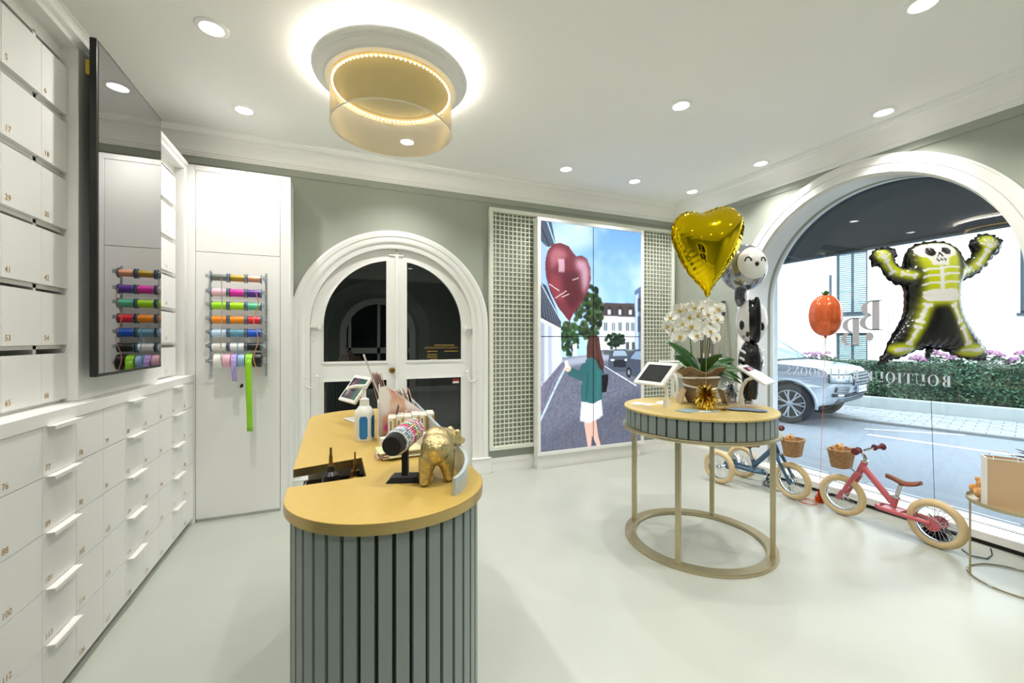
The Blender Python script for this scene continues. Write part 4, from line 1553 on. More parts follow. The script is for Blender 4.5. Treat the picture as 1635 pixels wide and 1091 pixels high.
fl = MB()
for a in (0, math.radians(128), math.radians(-128)):
    petal(fl, a, 0.042, 0.018, -0.006, 0.0)
for a in (math.radians(72), math.radians(-72)):
    petal(fl, a, 0.046, 0.031, -0.004, 0.003)
flower_me = fl.mesh('flower', 60, recalc=False)
PETAL = mat('white_orchid_petal', (252, 252, 248), 0.55, noise=0.01, scale=20)
PETAL.node_tree.nodes['Principled BSDF'].inputs['Subsurface Weight'].default_value = 0.0
flower_me.materials.append(PETAL)
lp_ = MB()
lp_.ell((0, -0.006, 0.008), (0.007, 0.011, 0.006), 10, 6)
lp_.ell((0.008, 0.000, 0.007), (0.005, 0.006, 0.005), 8, 6)
lp_.ell((-0.008, 0.000, 0.007), (0.005, 0.006, 0.005), 8, 6)
lip_me = lp_.mesh('lip', 60)
lip_me.materials.append(mat('yellow_orchid_lip', (206, 176, 40), 0.5, noise=0.3, scale=200))
fpos = [(-0.235, 0.48), (-0.255, 0.42), (-0.21, 0.40), (-0.19, 0.49), (-0.165, 0.53), (-0.15, 0.44), (-0.135, 0.385), (-0.165, 0.35), (-0.10, 0.545), (-0.09, 0.485), (-0.075, 0.42), (-0.06, 0.55), (-0.03, 0.50), (-0.045, 0.355), (0.0, 0.545),
        (-0.02, 0.43), (0.035, 0.50), (0.045, 0.565), (0.065, 0.44), (0.05, 0.385), (0.09, 0.515), (0.105, 0.465), (0.095, 0.34), (0.11, 0.405), (0.125, 0.54), (0.075, 0.575)]
rr = random.Random(4)
for i, (x, z) in enumerate(fpos):
    off = view_r * (x * 0.92 - 0.035) + view_f * rr.uniform(-0.12, -0.03)
    fo = link_mesh('flower', flower_me, None, orch, (off.x, off.y, z + 0.115), (PI / 2 + rr.uniform(-.35, .25), rr.uniform(-.5, .5), -YAW + rr.uniform(-.7, .7) - 0.25))
    s_ = rr.uniform(0.92, 1.2)
    fo.scale = (s_, s_, s_)
    link_mesh('lip', lip_me, None, fo)

# ================================================================== balloons
def from_px(x, y, depth):
    """point seen at a place of the photograph, at a given distance along the view axis (used to measure, once)"""
    a = (x - 817.5) / 670.0
    b_ = (541.0 - y) / 670.0
    v = view_f * depth + view_r * (a * depth)
    return Vector((v.x, v.y, CAM_H + b_ * depth))


def trace(pts, ox, oy, zoom, cxp, cyp, depth):
    """outline traced on an enlargement -> metres about (cxp, cyp)"""
    k = depth / 670.0
    return [((ox + p[0] / zoom - cxp) * k, -(oy + p[1] / zoom - cyp) * k) for p in pts]


def smooth_closed(pts, n=4):
    out = []
    k = len(pts)
    for i in range(k):
        p0, p1, p2, p3 = pts[i - 1], pts[i], pts[(i + 1) % k], pts[(i + 2) % k]
        for j in range(n):
            t = j / n
            q = []
            for c in (0, 1):
                q.append(0.5 * (2 * p1[c] + (p2[c] - p0[c]) * t + (2 * p0[c] - 5 * p1[c] + 4 * p2[c] - p3[c]) * t * t + (3 * p1[c] - p0[c] - 3 * p2[c] + p3[c]) * t ** 3))
            out.append(tuple(q))
    return out


def string_obj(parent, p0, p1, m, r=0.0012, sag=0.0, name='string'):
    P = []
    for i in range(9):
        t = i / 8
        p = Vector(p0).lerp(Vector(p1), t)
        P.append((p.x + sag * math.sin(PI * t), p.y, p.z))
    return MB().tube(P, r, 5).build(name, m, parent)


GOLD_FOIL = mat('gold_foil', (228, 196, 14), 0.07, 1.0, noise=0.03, scale=6)
DEPTH = 2.777
hp = [(50, 600), (55, 530), (85, 460), (140, 415), (200, 402), (250, 406), (285, 414), (340, 396), (400, 370), (460, 352), (520, 348), (580, 365), (625, 405), (650, 460), (648, 530), (630, 600), (600, 680),
      (550, 770), (480, 870), (420, 940), (375, 1000), (356, 1050), (334, 1050), (318, 1010), (270, 960), (200, 890), (130, 790), (75, 680)]
ol = smooth_closed(trace(hp, 1060, 260, 4.958, 1128.6, 400, DEPTH), 4)
V, Fc = inflate_outline(ol, 0.0095, 0.115, 0.10, 44)
hb_ = thing('heart_balloon', 'shiny gold heart foil balloon floating above the orchid', 'balloon', (2.245, 2.040, TZ + 0.09))
base = Vector((2.245, 2.040, TZ + 0.09))
org = from_px(1128.6, 400, DEPTH)
rot = Matrix(((view_r.x, 0, -view_f.x, 0), (view_r.y, 0, -view_f.y, 0), (0, 1, 0, 0), (0, 0, 0, 1)))
turn = Matrix.Rotation(math.radians(8), 4, 'Z')
mb = MB()
mb.add(V, Fc, T(*(org - base)) @ turn @ rot)
mb.build('foil_body', GOLD_FOIL, hb_, smooth=70)
ol2 = [(p[0] * 1.018, p[1] * 1.018 - 0.001) for p in ol]
sm = MB()
n_ = len(ol)
ring_o = []
for i, p in enumerate(ol):
    q0, q1 = Vector(ol[i - 1]), Vector(ol[(i + 1) % n_])
    tdir = (q1 - q0).normalized()
    nn = Vector((tdir.y, -tdir.x)) * (0.008 + 0.002 * math.sin(i * 1.9))
    if nn.dot(Vector(p)) < 0 and False:
        nn = -nn
    ring_o.append((p[0] - nn.x, p[1] - nn.y) if (Vector(p) - nn).length > Vector(p).length else (p[0] + nn.x, p[1] + nn.y))
VV = [(p[0], p[1], 0.0) for p in ol] + [(p[0], p[1], 0.003 * math.sin(i * 2.3)) for i, p in enumerate(ring_o)]
sm.add(VV, [(i, (i + 1) % n_, n_ + (i + 1) % n_, n_ + i) for i in range(n_)], T(*(org - base)) @ turn @ rot)
sm.build('seam', GOLD_FOIL, hb_, smooth=0, recalc=False)
tail = from_px(1128.6, 471, DEPTH) - base
CORD = mat('beige_cord', (196, 178, 130), 0.6, noise=0.05)
string_obj(hb_, (0, 0, 0), tail, CORD, 0.0013)
MB().ell(tuple(tail + Vector((0, 0, 0.004))), (0.008, 0.008, 0.014), 10, 6).build('neck', GOLD_FOIL, hb_)

# ---- skeleton foil balloon in the window
SKD = 2.75
sk = [(540, 128), (600, 128), (650, 140), (695, 165), (725, 205), (736, 255), (752, 268), (800, 258), (832, 232), (840, 195), (815, 160), (822, 122), (855, 102), (870, 80), (920, 72), (980, 80), (1000, 100), (1034, 106), (1034, 140), (1010, 190), (965, 225),
      (932, 270), (890, 320), (830, 360), (770, 385), (716, 408), (708, 430), (710, 500), (707, 560), (720, 620), (760, 690), (810, 760), (860, 830), (900, 880), (926, 930), (916, 965), (880, 970), (810, 965), (750, 952), (690, 930), (640, 905), (580, 890),
      (530, 886), (470, 890), (400, 905), (340, 935), (290, 955), (240, 966), (214, 974), (190, 1000), (160, 1002), (165, 970), (200, 930), (225, 860), (260, 800), (310, 720), (345, 660), (360, 610), (362, 540), (360, 455), (335, 435), (280, 420), (230, 390),
      (195, 350), (160, 290), (112, 290), (95, 240), (110, 200), (135, 182), (170, 176), (215, 172), (262, 182), (270, 220), (256, 250), (272, 290), (318, 312), (342, 312), (344, 270), (350, 220), (375, 180), (420, 150), (480, 134)]
ol = smooth_closed(trace(sk, 1370, 360, 4.547, 1487, 480, SKD), 3)
# scalloped seam
per = 0
ol_s = []
for i, p in enumerate(ol):
    ol_s.append(p)
V, Fc = inflate_outline(ol_s, 0.0068, 0.105, 0.10, 90, 220)
cs = Canvas(600, 544, (16, 17, 20), lambda x, y: (x / 2.0, y / 2.0))
YG = (196, 204, 34)
WH = (232, 230, 226)
cs.poly([(372, 300), (372, 210), (420, 155), (520, 136), (610, 140), (650, 200), (640, 300), (600, 330), (420, 330)], YG, 1, 10)
cs.poly([(392, 300), (640, 300), (642, 460), (650, 520), (640, 580), (385, 590), (396, 500)], YG, 1, 10)
cs.line([(345, 372), (262, 350), (205, 300), (160, 225)], 66, YG, 1, 6)
cs.ell(160, 225, 52, 48, YG, 1, 4)
cs.line([(690, 350), (790, 318), (860, 270), (910, 130)], 66, YG, 1, 6)
cs.ell(915, 130, 68, 52, YG, 1, 4)
cs.line([(420, 580), (385, 700), (330, 850)], 62, YG, 1, 8)
cs.ell(290, 900, 88, 48, YG, 1, 6)
cs.line([(580, 580), (640, 700), (730, 850)], 66, YG, 1, 8)
cs.ell(780, 905, 100, 52, YG, 1, 6)
# skull
cs.poly([(376, 190), (400, 165), (440, 150), (510, 138), (580, 142), (620, 165), (634, 200), (620, 228), (570, 245), (556, 262), (552, 300), (505, 308), (445, 304), (440, 270), (425, 252), (385, 236), (374, 212)], WH, 1, 0)
cs.ell(451, 206, 32, 33, (12, 12, 14))
cs.ell(557, 199, 34, 27, (12, 12, 14))
cs.line([(486, 240), (504, 214), (518, 238)], 11, (12, 12, 14))
cs.line([(470, 262), (490, 272), (510, 268), (536, 260)], 5, (12, 12, 14))
for x in (480, 505, 528):
    cs.line([(x - 3, 256), (x + 3, 278)], 4, (12, 12, 14))
# ribs, spine, hip
for (yl, yr) in ((336, 316), (382, 362), (436, 420)):
    cs.line([(396, yl + 6), (430, yl - 8), (496, yl - 4)], 15, WH)
    cs.line([(496, yr + 16), (540, yr + 2), (622, yr)], 15, WH)
cs.line([(497, 322), (497, 462)], 28, WH)
cs.poly([(398, 530), (400, 490), (440, 476), (510, 476), (560, 466), (610, 480), (624, 515), (612, 548), (560, 560), (470, 562), (415, 555)], WH, 1, 0)


def bone(a, b_, w):
    cs.line([a, b_], w, WH)
    for p, q in ((a, b_), (b_, a)):
        dx, dy = p[0] - q[0], p[1] - q[1]
        l = math.hypot(dx, dy)
        nx, ny = -dy / l, dx / l
        for s_ in (-1, 1):
            cs.ell(p[0] + nx * s_ * w * 0.55, p[1] + ny * s_ * w * 0.55, w * 0.66, w * 0.66, WH)


bone((420, 582), (378, 700), 20)
bone((366, 740), (318, 855), 20)
bone((580, 585), (632, 700), 22)
bone((658, 742), (722, 855), 22)
bone((178, 262), (226, 346), 17)
bone((280, 356), (350, 376), 16)
bone((892, 190), (836, 290), 18)
bone((765, 318), (690, 352), 16)
cs.poly([(232, 890), (300, 884), (352, 888), (356, 904), (300, 912), (240, 922)], WH)
cs.poly([(694, 896), (780, 890), (850, 880), (848, 916), (780, 914), (700, 910)], WH)
cs.ell(162, 236, 20, 17, WH)
for (x, y) in ((122, 236), (130, 214), (150, 200), (178, 200), (202, 212)):
    cs.line([(162 + (x - 162) * 0.55, 236 + (y - 236) * 0.55), (x, y)], 9, WH)
cs.ell(910, 152, 26, 20, WH)
for (x, y) in ((856, 136), (880, 108), (906, 98), (940, 98), (972, 118), (976, 142)):
    cs.line([(910 + (x - 910) * 0.5, 152 + (y - 152) * 0.5), (x, y)], 11, WH)
sb = thing('skeleton_balloon', 'black foil balloon shaped as a skeleton with raised arms in the window', 'balloon', (3.80, 1.52, 0.0))
base = Vector((3.80, 1.52, 0.0))
org = from_px(1487, 480, SKD)
mb = MB()
mb.add(V, Fc)
fx, fy, front = [], [], []
for (x, y, z) in mb.v:
    k = 670.0 / SKD
    fx.append(((x * k + 1487 - 1370) * 4.547) / 2.0)
    fy.append(((-y * k + 480 - 360) * 4.547) / 2.0)
    front.append(z >= 0)
mb.v = [tuple((T(*(org - base)) @ rot) @ Vector(v)) for v in mb.v]
o = mb.build('foil_body', vcol_mat('printed_foil', 0.2, 0.0, coat=0.25), sb, smooth=70, recalc=False)
cols = cs.sample(fx, fy)
cols[~np.array(front)] = (0.008, 0.008, 0.01)
set_print(o.data, cols)
BLKF = mat('black_foil', (22, 23, 26), 0.18, 0.2, noise=0.05, coat=0.5)
sm = MB()
n_ = len(ol)
area2 = sum(ol[i][0] * ol[(i + 1) % n_][1] - ol[(i + 1) % n_][0] * ol[i][1] for i in range(n_))
sg = 1 if area2 > 0 else -1
ro = []
for i, p in enumerate(ol):
    tdir = (Vector(ol[(i + 1) % n_]) - Vector(ol[i - 1])).normalized()
    nn = Vector((tdir.y, -tdir.x)) * sg
    w = 0.012 + 0.006 * math.sin(i * 2.1)
    ro.append((p[0] + nn.x * w, p[1] + nn.y * w, 0.004 * math.sin(i * 1.7)))
sm.add([(p[0], p[1], 0) for p in ol] + ro, [(i, (i + 1) % n_, n_ + (i + 1) % n_, n_ + i) for i in range(n_)], T(*(org - base)) @ rot)
sm.build('seam', BLKF, sb, smooth=0, recalc=False)
nk = from_px(1484, 560, SKD) - base
kn_ = MB()
kn_.ell(tuple(nk), (0.028, 0.02, 0.022), 12, 8)
kn_.ell(tuple(nk + Vector((-0.02, 0, -0.03))), (0.016, 0.014, 0.03), 10, 6)
kn_.build('neck', BLKF, sb)
DKCORD = mat('dark_cord', (38, 40, 60), 0.6, noise=0.05)
string_obj(sb, (0, 0, 0.05), nk, DKCORD, 0.0016)

# ---- orange pumpkin foil balloon
PKD = 3.35
pk0 = Vector((3.72, 2.22, 0.03))
pc = from_px(1318, 504, PKD)
pb_ = thing('pumpkin_balloon', 'orange round pumpkin foil balloon with a green stalk in the window', 'balloon', tuple(pk0))
ORF = mat('orange_foil', (232, 108, 58), 0.16, 0.30, noise=0.08, scale=14, coat=0.4)
pr = []
for i in range(15):
    a = PI * i / 14
    pr.append((max(0.0, 0.110 * math.sin(a) ** 0.85), 0.168 * math.cos(a)))
pmb = MB().lathe(pr, 48)
pmb.v = [(x * (1 + 0.035 * math.cos(8 * math.atan2(y, x))), y * (1 + 0.035 * math.cos(8 * math.atan2(y, x))), z * (1.0 if abs(z) < 0.12 else 0.98)) for x, y, z in pmb.v]
pmb.v = [tuple(Vector(v) + (pc - pk0)) for v in pmb.v]
pmb.build('foil_body', ORF, pb_, smooth=70)
gs = MB()
for k in range(7):
    a = 2 * PI * k / 7
    gs.add([Vector((0, 0, 0.15)) + (pc - pk0), Vector((0.022 * math.cos(a - .4), 0.022 * math.sin(a - .4), 0.172)) + (pc - pk0), Vector((0.03 * math.cos(a), 0.03 * math.sin(a), 0.196)) + (pc - pk0), Vector((0.022 * math.cos(a + .4), 0.022 * math.sin(a + .4), 0.172)) + (pc - pk0)], [(0, 1, 2, 3)])
gs.tube([Vector((0, 0, 0.15)) + (pc - pk0), Vector((0.01, 0, 0.195)) + (pc - pk0)], 0.012, 8)
gs.build('stalk', mat('green_foil', (70, 120, 50), 0.2, 0.4, noise=0.1), pb_, smooth=0)
tl = pc - pk0 + Vector((0, 0, -0.165))
MB().ell(tuple(tl), (0.012, 0.012, 0.018), 10, 6).build('neck', ORF, pb_)
ORC = mat('orange_ribbon', (238, 122, 58), 0.4, noise=0.06)
string_obj(pb_, (0, 0, 0.03), tl, ORC, 0.0016)
cmb = MB()
cmb.tube([tl + Vector((0.006 + 0.014 * math.cos(a), 0.008 * math.sin(a * 0.7), -0.02 - 0.0035 * a)) for a in [i * 0.5 for i in range(26)]], 0.0012, 5)
cmb.build('curled_end', mat('clear_ribbon', (150, 160, 170), 0.2, noise=0.05), pb_)
foil_weight('orange tinsel balloon weight on the floor behind the pink bike', (3.72, 2.22, 0.0), (226, 96, 40), 0.05, 0.08, 21, n=70)
cl_ = MB()
for k in range(3):
    cl_.tube([(0.055 * math.cos(a) * (1 + 0.1 * k), 0.055 * math.sin(a) * (1 + 0.1 * k), 0.003 + 0.005 * k + 0.003 * math.sin(a * 2 + k)) for a in [2 * PI * i / 28 for i in range(28)]], 0.002, 5, closed=True)
o = cl_.build('ribbon_coil', ORC, loc=(3.62, 2.25, 0.0))
tag(o, 'coil of thin orange ribbon lying on the floor beside the bikes', 'ribbon')
foil_weight('black tinsel balloon weight on the floor behind the rear wheel of the pink bike', (3.80, 1.52, 0.0), (34, 34, 38), 0.085, 0.10, 22, n=160)

# ---- silver balloon with a sleepy face
FD = 2.98
f0 = Vector((2.640, 2.180, TZ + 0.1))
fc = from_px(1187, 428, FD)
fb = thing('face_balloon', 'clear silver foil balloon with a smiling white face behind the gold heart', 'balloon', tuple(f0))
SILF = mat('smoky_silver_foil', (150, 154, 162), 0.10, 0.75, noise=0.10, scale=8, coat=0.5)
fd = Vector((-0.15, -0.99, 0.0)).normalized()
mbf = MB()
pr = [(max(0, 0.150 * math.sin(PI * i / 16)), 0.165 * math.cos(PI * i / 16)) for i in range(17)]
mbf.lathe(pr, 40, T(*(fc - f0)))
mbf.build('foil_body', SILF, fb, smooth=70)
ax = math.atan2(fd.y, fd.x)
face = MB()
P = []
for i in range(17):
    row = []
    for j in range(17):
        u, v = (i / 16 - 0.5) * 1.55, (j / 16 - 0.5) * 1.45
        rr_ = math.hypot(u / 0.775, v / 0.725)
        if rr_ > 1:
            u, v = u / rr_, v / rr_
        a, e = ax - 0.22 + u, 0.12 + v
        row.append(fc - f0 + Vector((0.1525 * math.cos(a) * math.cos(e), 0.1525 * math.sin(a) * math.cos(e), 0.1675 * math.sin(e))))
    P.append(row)
face.grid(P)
face.build('face_print', mat('white_face_print', (226, 226, 222), 0.25, noise=0.02), fb, smooth=70, recalc=False)


def on_ball(u, v, k=1.0):
    a, e = ax - 0.22 + u, 0.12 + v
    return fc - f0 + Vector((0.1535 * k * math.cos(a) * math.cos(e), 0.1535 * k * math.sin(a) * math.cos(e), 0.1685 * k * math.sin(e)))


ey = MB()
for uu in (-0.34, 0.38):
    ey.tube([on_ball(uu + 0.13 * math.cos(t), 0.02 + 0.16 * math.sin(t)) for t in [PI * i / 10 for i in range(11)]], 0.0045, 6)
ey.tube([on_ball(0.02 + 0.05 * math.cos(t), -0.10 + 0.05 * math.sin(t)) for t in [2 * PI * i / 10 for i in range(10)]], 0.007, 6, closed=True)
ey.ell(tuple(on_ball(0.02, -0.09)), 0.010, 10, 6)
ey.build('eyes_and_nose', BLACK, fb)
# faceted tail below
tc = from_px(1183, 474, FD) - f0
ol = [(-0.05, 0.07), (0.045, 0.075), (0.055, 0.0), (0.02, -0.06), (-0.03, -0.075), (-0.055, -0.02)]
V, Fc = inflate_outline(ol, 0.012, 0.032, 0.0, 0, 80)
mb = MB()
mb.add(V, Fc, T(*tc) @ Matrix.Rotation(0.5, 4, 'Z') @ rot)
mb.build('tail', mat('smoky_grey_foil', (110, 112, 114), 0.16, 0.8, noise=0.2, scale=30), fb, smooth=30)
string_obj(fb, (0, 0, 0), fc - f0 + Vector((0, 0, -0.16)), CORD, 0.001)

# ---- black and white skeleton figure balloon standing on the table
w0 = Vector((2.685, 2.095, TZ))
wb = thing('figure_balloon', 'black and white skull faced figure balloon seen from the side at the table edge', 'balloon', tuple(w0))
WHF = mat('white_foil', (226, 226, 228), 0.16, 0.1, noise=0.03, coat=0.4)
wd = math.sqrt(w0.x ** 2 + w0.y ** 2) * 0 + (w0.x * view_f.x + w0.y * view_f.y)


def wpt(x, y, dd=0.0):
    return from_px(x, y, wd + dd) - w0


hc = wpt(1200, 513)
# head: one plump lobed skull whose print is taken from its place on the front of the figure
ch_ = Canvas(520, 560, (228, 228, 230), lambda x, y: (x / 2.0, y / 2.0))
ch_.poly([(735, 60), (800, 60), (828, 130), (815, 240), (806, 340), (796, 480), (745, 480), (746, 380), (742, 300), (738, 180)], (18, 18, 20))
ch_.ell(678, 322, 21, 40, (14, 14, 16))
ch_.ell(856, 336, 19, 38, (14, 14, 16))
ch_.ell(729, 402, 17, 24, (14, 14, 16))
ch_.line([(684, 416), (706, 432)], 6, (20, 20, 22))
ch_.line([(702, 412), (690, 436)], 6, (20, 20, 22))
ch_.line([(690, 452), (712, 462)], 6, (20, 20, 22))
hm2 = MB()
nU, nV = 120, 80
pts_ = []
for i in range(nV + 1):
    th = PI * i / nV
    for j in range(nU):
        a = 2 * PI * j / nU
        rr2 = math.sin(th)
        lob = 1 - 0.10 * math.exp(-((math.cos(a)) / 0.22) ** 2)
        px_, py_, pz_ = 0.104 * rr2 * math.cos(a), 0.088 * rr2 * math.sin(a) * lob, 0.156 * math.cos(th)
        pts_.append(hc + view_r * px_ + view_f * py_ + Vector((0, 0, pz_)))
fcs = [(i * nU + j, i * nU + (j + 1) % nU, (i + 1) * nU + (j + 1) % nU, (i + 1) * nU + j) for i in range(nV) for j in range(nU)]
hm2.add(pts_, fcs)
o = hm2.build('head', vcol_mat('printed_white_foil', 0.18, 0.0, coat=0.3), wb, smooth=70)
fx_, fy_ = [], []
for v in o.data.vertices:
    p = v.co + w0
    dp_ = p.x * view_f.x + p.y * view_f.y
    rp_ = p.x * view_r.x + p.y * view_r.y
    sx_, sy_ = 817.5 + 670 * rp_ / dp_, 541 - 670 * (p.z - CAM_H) / dp_
    fx_.append((sx_ - 1060) * 5.453 / 2)
    fy_.append((sy_ - 460) * 5.453 / 2)
set_print(o.data, ch_.sample(fx_, fy_))
mb = MB()
mb.lathe([(max(0, 0.029 * math.sin(PI * i / 14) ** 0.7), 0.162 * math.cos(PI * i / 14)) for i in range(15)], 24, T(*(hc - view_f * 0.060 + view_r * 0.002 + Vector((0, 0, 0.006)))))
mb.build('hood_stripe', BLKF, wb, smooth=70)
mb = MB()
body = [(565, 0.070), (548, 0.020)]
prb = [(0.0, 0.055), (0.03, 0.05), (0.05, 0.02), (0.072, -0.04), (0.078, -0.10), (0.070, -0.16), (0.055, -0.20), (0.050, -0.26), (0.048, -0.32), (0.040, -0.36), (0.0, -0.365)]
bc = wpt(1198, 556)
zz = -bc.z - 0.0
prb = [(r, max(z, zz + 0.004)) for r, z in prb]
mb.lathe(prb, 28, T(*bc))
mb.build('body', BLKF, wb, smooth=70)
mb = MB()
for s_ in (-1, 1):
    for k, zz_ in enumerate((-0.03, -0.085, -0.135)):
        c0 = bc + view_r * (s_ * 0.052) - view_f * 0.035 + Vector((0, 0, zz_))
        mb.tube([c0 + Vector((0, 0, -0.01)), c0 + view_r * s_ * 0.018 + Vector((0, 0, 0.006)), c0 + view_r * s_ * 0.030 + view_f * 0.02 + Vector((0, 0, 0.018))], 0.009, 8)
mb.build('rib_print', WHF, wb, smooth=70)

# ================================================================== bags hanging on the right wall
def hanging_bag(label, y, ztop, zbag, chain, bw, bh, strapm):
    t = thing('shoulder_bag', label, 'bag', (XR, y, zbag), 0, 'small bags hanging by the window')
    h_ = ztop - zbag
    MB().cyl((-0.0, 0, h_ + 0.0), (-0.045, 0, h_ + 0.004), 0.006, n=8).build('wall_hook', CHROME, t)
    if chain:
        st_ = MB().box(-0.048, -0.020, h_ - 0.155, -0.042, -0.004, h_ + 0.008)
        st_.box(-0.048, 0.004, h_ - 0.155, -0.042, 0.020, h_ + 0.008)
        st_.build('strap', BLACK, t)
        ch = MB()
        for s_ in (-1, 1):
            n = 34
            for k in range(n):
                f = k / (n - 1)
                p = Vector((-0.045, s_ * (0.012 + 0.042 * f), h_ - 0.16 - (h_ - 0.16 - bh) * f))
                L_ = (h_ - 0.16 - bh) / n * 0.75
                M = T(*p) @ RZ(PI / 2 * (k % 2))
                ch.tube([M @ Vector((0.0075 * math.cos(a), 0, L_ * math.sin(a))) for a in [2 * PI * i / 8 for i in range(8)]], 0.0028, 4, closed=True)
        ch.build('chain', strapm, t)
    else:
        for s_ in (-1, 1):
            MB().box(-0.048, s_ * 0.045 - 0.016, bh + 0.05, -0.043, s_ * 0.045 + 0.016, h_ + 0.004).build('strap', strapm, t)
            MB().box(-0.050, s_ * 0.045 - 0.018, bh - 0.01, -0.040, s_ * 0.045 + 0.018, bh + 0.055).build('clasp', mat('cream_leather', (226, 216, 196), 0.5, noise=0.04), t)
    o = MB()
    o.box(-0.075, -bw / 2, 0, -0.015, bw / 2, bh)
    o.build('pouch', mat('black_leather', (20, 20, 22), 0.38, noise=0.1, bump=0.15, bscale=200), t, bevel=0.014, seg=3)
    MB().prism([(-bw / 2, bh * 0.45), (bw / 2, bh * 0.45), (bw / 2, bh), (-bw / 2, bh)], -0.079, -0.074, M_YZ).build('flap', mat('black_leather', (20, 20, 22)), t, bevel=0.002)
    MB().ell((-0.082, 0, bh * 0.62), (0.004, 0.011, 0.011), 12, 8).build('charm', mat('rose_gold', (214, 150, 110), 0.2, 1.0, noise=0.05), t)


hanging_bag('black chain strap bag hanging between the orchid and the arched window', 3.275, 1.76, 0.95, True, 0.15, 0.21, mat('gold_chain', (206, 190, 150), 0.25, 1.0, noise=0.1))
hanging_bag('black bag on a brown strap hanging behind the orchid leaves', 3.50, 1.76, 0.90, False, 0.20, 0.24, mat('taupe_strap', (128, 112, 98), 0.6, noise=0.08))

# ================================================================== balance bikes
TYRE = mat('cream_rubber', (222, 196, 150), 0.75, noise=0.05, scale=30, bump=0.15, bscale=160)
SADDLE = mat('brown_leather', (128, 68, 44), 0.42, noise=0.15, scale=20)
GRIP = mat('oxblood_grip', (110, 44, 44), 0.5, noise=0.06)
WICKER = mat('wicker_cane', (178, 138, 92), 0.6, noise=0.25, scale=60)
SPOKE = mat('bright_spoke_steel', (210, 214, 220), 0.2, 1.0, noise=0.04)
PLUSH = mat('caramel_plush', (226, 164, 88), 0.95, noise=0.2, scale=50, bump=0.9, bscale=120, sheen=0.5)


def wheel(parent, c, axis_rz, r=0.155, steer=0.0):
    """wheel standing upright; local axle along X"""
    w = thing('wheel', None, None)
    w.parent = parent
    w.location = c
    w.rotation_euler = (0, 0, axis_rz)
    tr_ = 0.024
    o = MB()
    o.tube([(0, (r - tr_) * math.cos(a), (r - tr_) * math.sin(a)) for a in [2 * PI * i / 56 for i in range(56)]], tr_, 14, closed=True)
    o.build('tyre', TYRE, w, smooth=70)
    o = MB()
    o.lathe([(r - 0.050, -0.011), (r - 0.043, -0.014), (r - 0.038, -0.012), (r - 0.038, 0.012), (r - 0.043, 0.014), (r - 0.050, 0.011), (r - 0.052, 0.0)], 56, RY(PI / 2), closed=True)
    o.build('rim', CHROME, w, smooth=50)
    o = MB()
    for k in range(28):
        a = 2 * PI * k / 28
        b_ = a + (0.5 if k % 2 else -0.5)
        sx = 0.018 if (k // 2) % 2 else -0.018
        o.cyl((sx, 0.016 * math.cos(b_), 0.016 * math.sin(b_)), (0, (r - 0.050) * math.cos(a), (r - 0.050) * math.sin(a)), 0.0012, n=5, caps=False)
    o.build('spokes', SPOKE, w, smooth=0)
    o = MB()
    o.lathe([(0, -0.038), (0.005, -0.038), (0.006, -0.028), (0.018, -0.024), (0.018, -0.014), (0.010, -0.010), (0.010, 0.010), (0.018, 0.014), (0.018, 0.024), (0.006, 0.028), (0.005, 0.038), (0, 0.038)], 16, RY(PI / 2))
    o.build('hub', CHROME, w)
    return w


def saddle(parent, c, s=1.0):
    P = []
    n = 15
    for i in range(n):
        t = i / (n - 1)                    # nose (front, +y) to tail
        y = 0.100 - 0.190 * t
        w = (0.016 + 0.046 * max(0, (t - 0.25) / 0.75) ** 1.3) * (1 - max(0, t - 0.9) * 4.5)
        z = 0.012 * math.cos(t * 5.2) + 0.018 * max(0, t - 0.55) - 0.004
        if t < 0.12:
            w *= 0.6 + 3.3 * t
        row = []
        for j in range(13):
            a = PI * j / 12
            row.append((c[0] + w * math.cos(a), c[1] + y, c[2] + z + 0.026 * math.sin(a) ** 0.8))
        for j in range(1, 8):
            row.append((c[0] - w + 2 * w * j / 8, c[1] + y, c[2] + z - 0.004))
        row.append(row[0])
        P.append(row)
    o = MB().grid(P)
    nn = len(P[0])
    o.f.append(tuple(range(nn - 1)))
    o.f.append(tuple((n - 1) * nn + j for j in reversed(range(nn - 1))))
    return o.build('saddle', SADDLE, parent, smooth=60)


def basket(parent, c, teddy_label, seed):
    b_ = thing('basket', None, None)
    b_.parent = parent
    b_.location = c
    nst = 44

    def outline(t, k=1.0):
        rx = (0.070 + 0.024 * t) * k
        ry = (0.050 + 0.018 * t) * k
        pts = []
        for i in range(nst):
            a = 2 * PI * i / nst
            ca, sa = math.cos(a), math.sin(a)
            e = 0.7
            pts.append((rx * math.copysign(abs(ca) ** e, ca), ry * math.copysign(abs(sa) ** e, sa)))
        return pts
    wv = MB()
    H_ = 0.125
    R_ = 17
    for q in range(R_):
        t = q / (R_ - 1)
        base_ = outline(t)
        P = []
        for i, (x, y) in enumerate(base_):
            f = 1 + 0.035 * (1 if (i + q) % 2 else -1)
            P.append((x * f, y * f, t * H_))
        wv.tube(P, 0.0042, 5, closed=True)
    wv.build('woven_wall', WICKER, b_, smooth=60)
    sk_ = MB()
    for i in range(0, nst, 2):
        a0_, a1_ = outline(0)[i], outline(1)[i]
        sk_.cyl((a0_[0], a0_[1], 0), (a1_[0], a1_[1], H_), 0.003, n=5)
    sk_.build('stakes', WICKER, b_)
    rm = MB()
    for ph in (0, PI):
        rm.tube([(x * (1.03 + 0.02 * math.cos(i * 1.2 + ph)), y * (1.03 + 0.02 * math.cos(i * 1.2 + ph)), H_ + 0.006 + 0.006 * math.sin(i * 1.2 + ph)) for i, (x, y) in enumerate(outline(1))], 0.006, 6, closed=True)
    rm.build('braided_rim', WICKER, b_, smooth=60)
    MB().prism(outline(0), -0.004, 0.004).build('basket_base', WICKER, b_)
    return b_


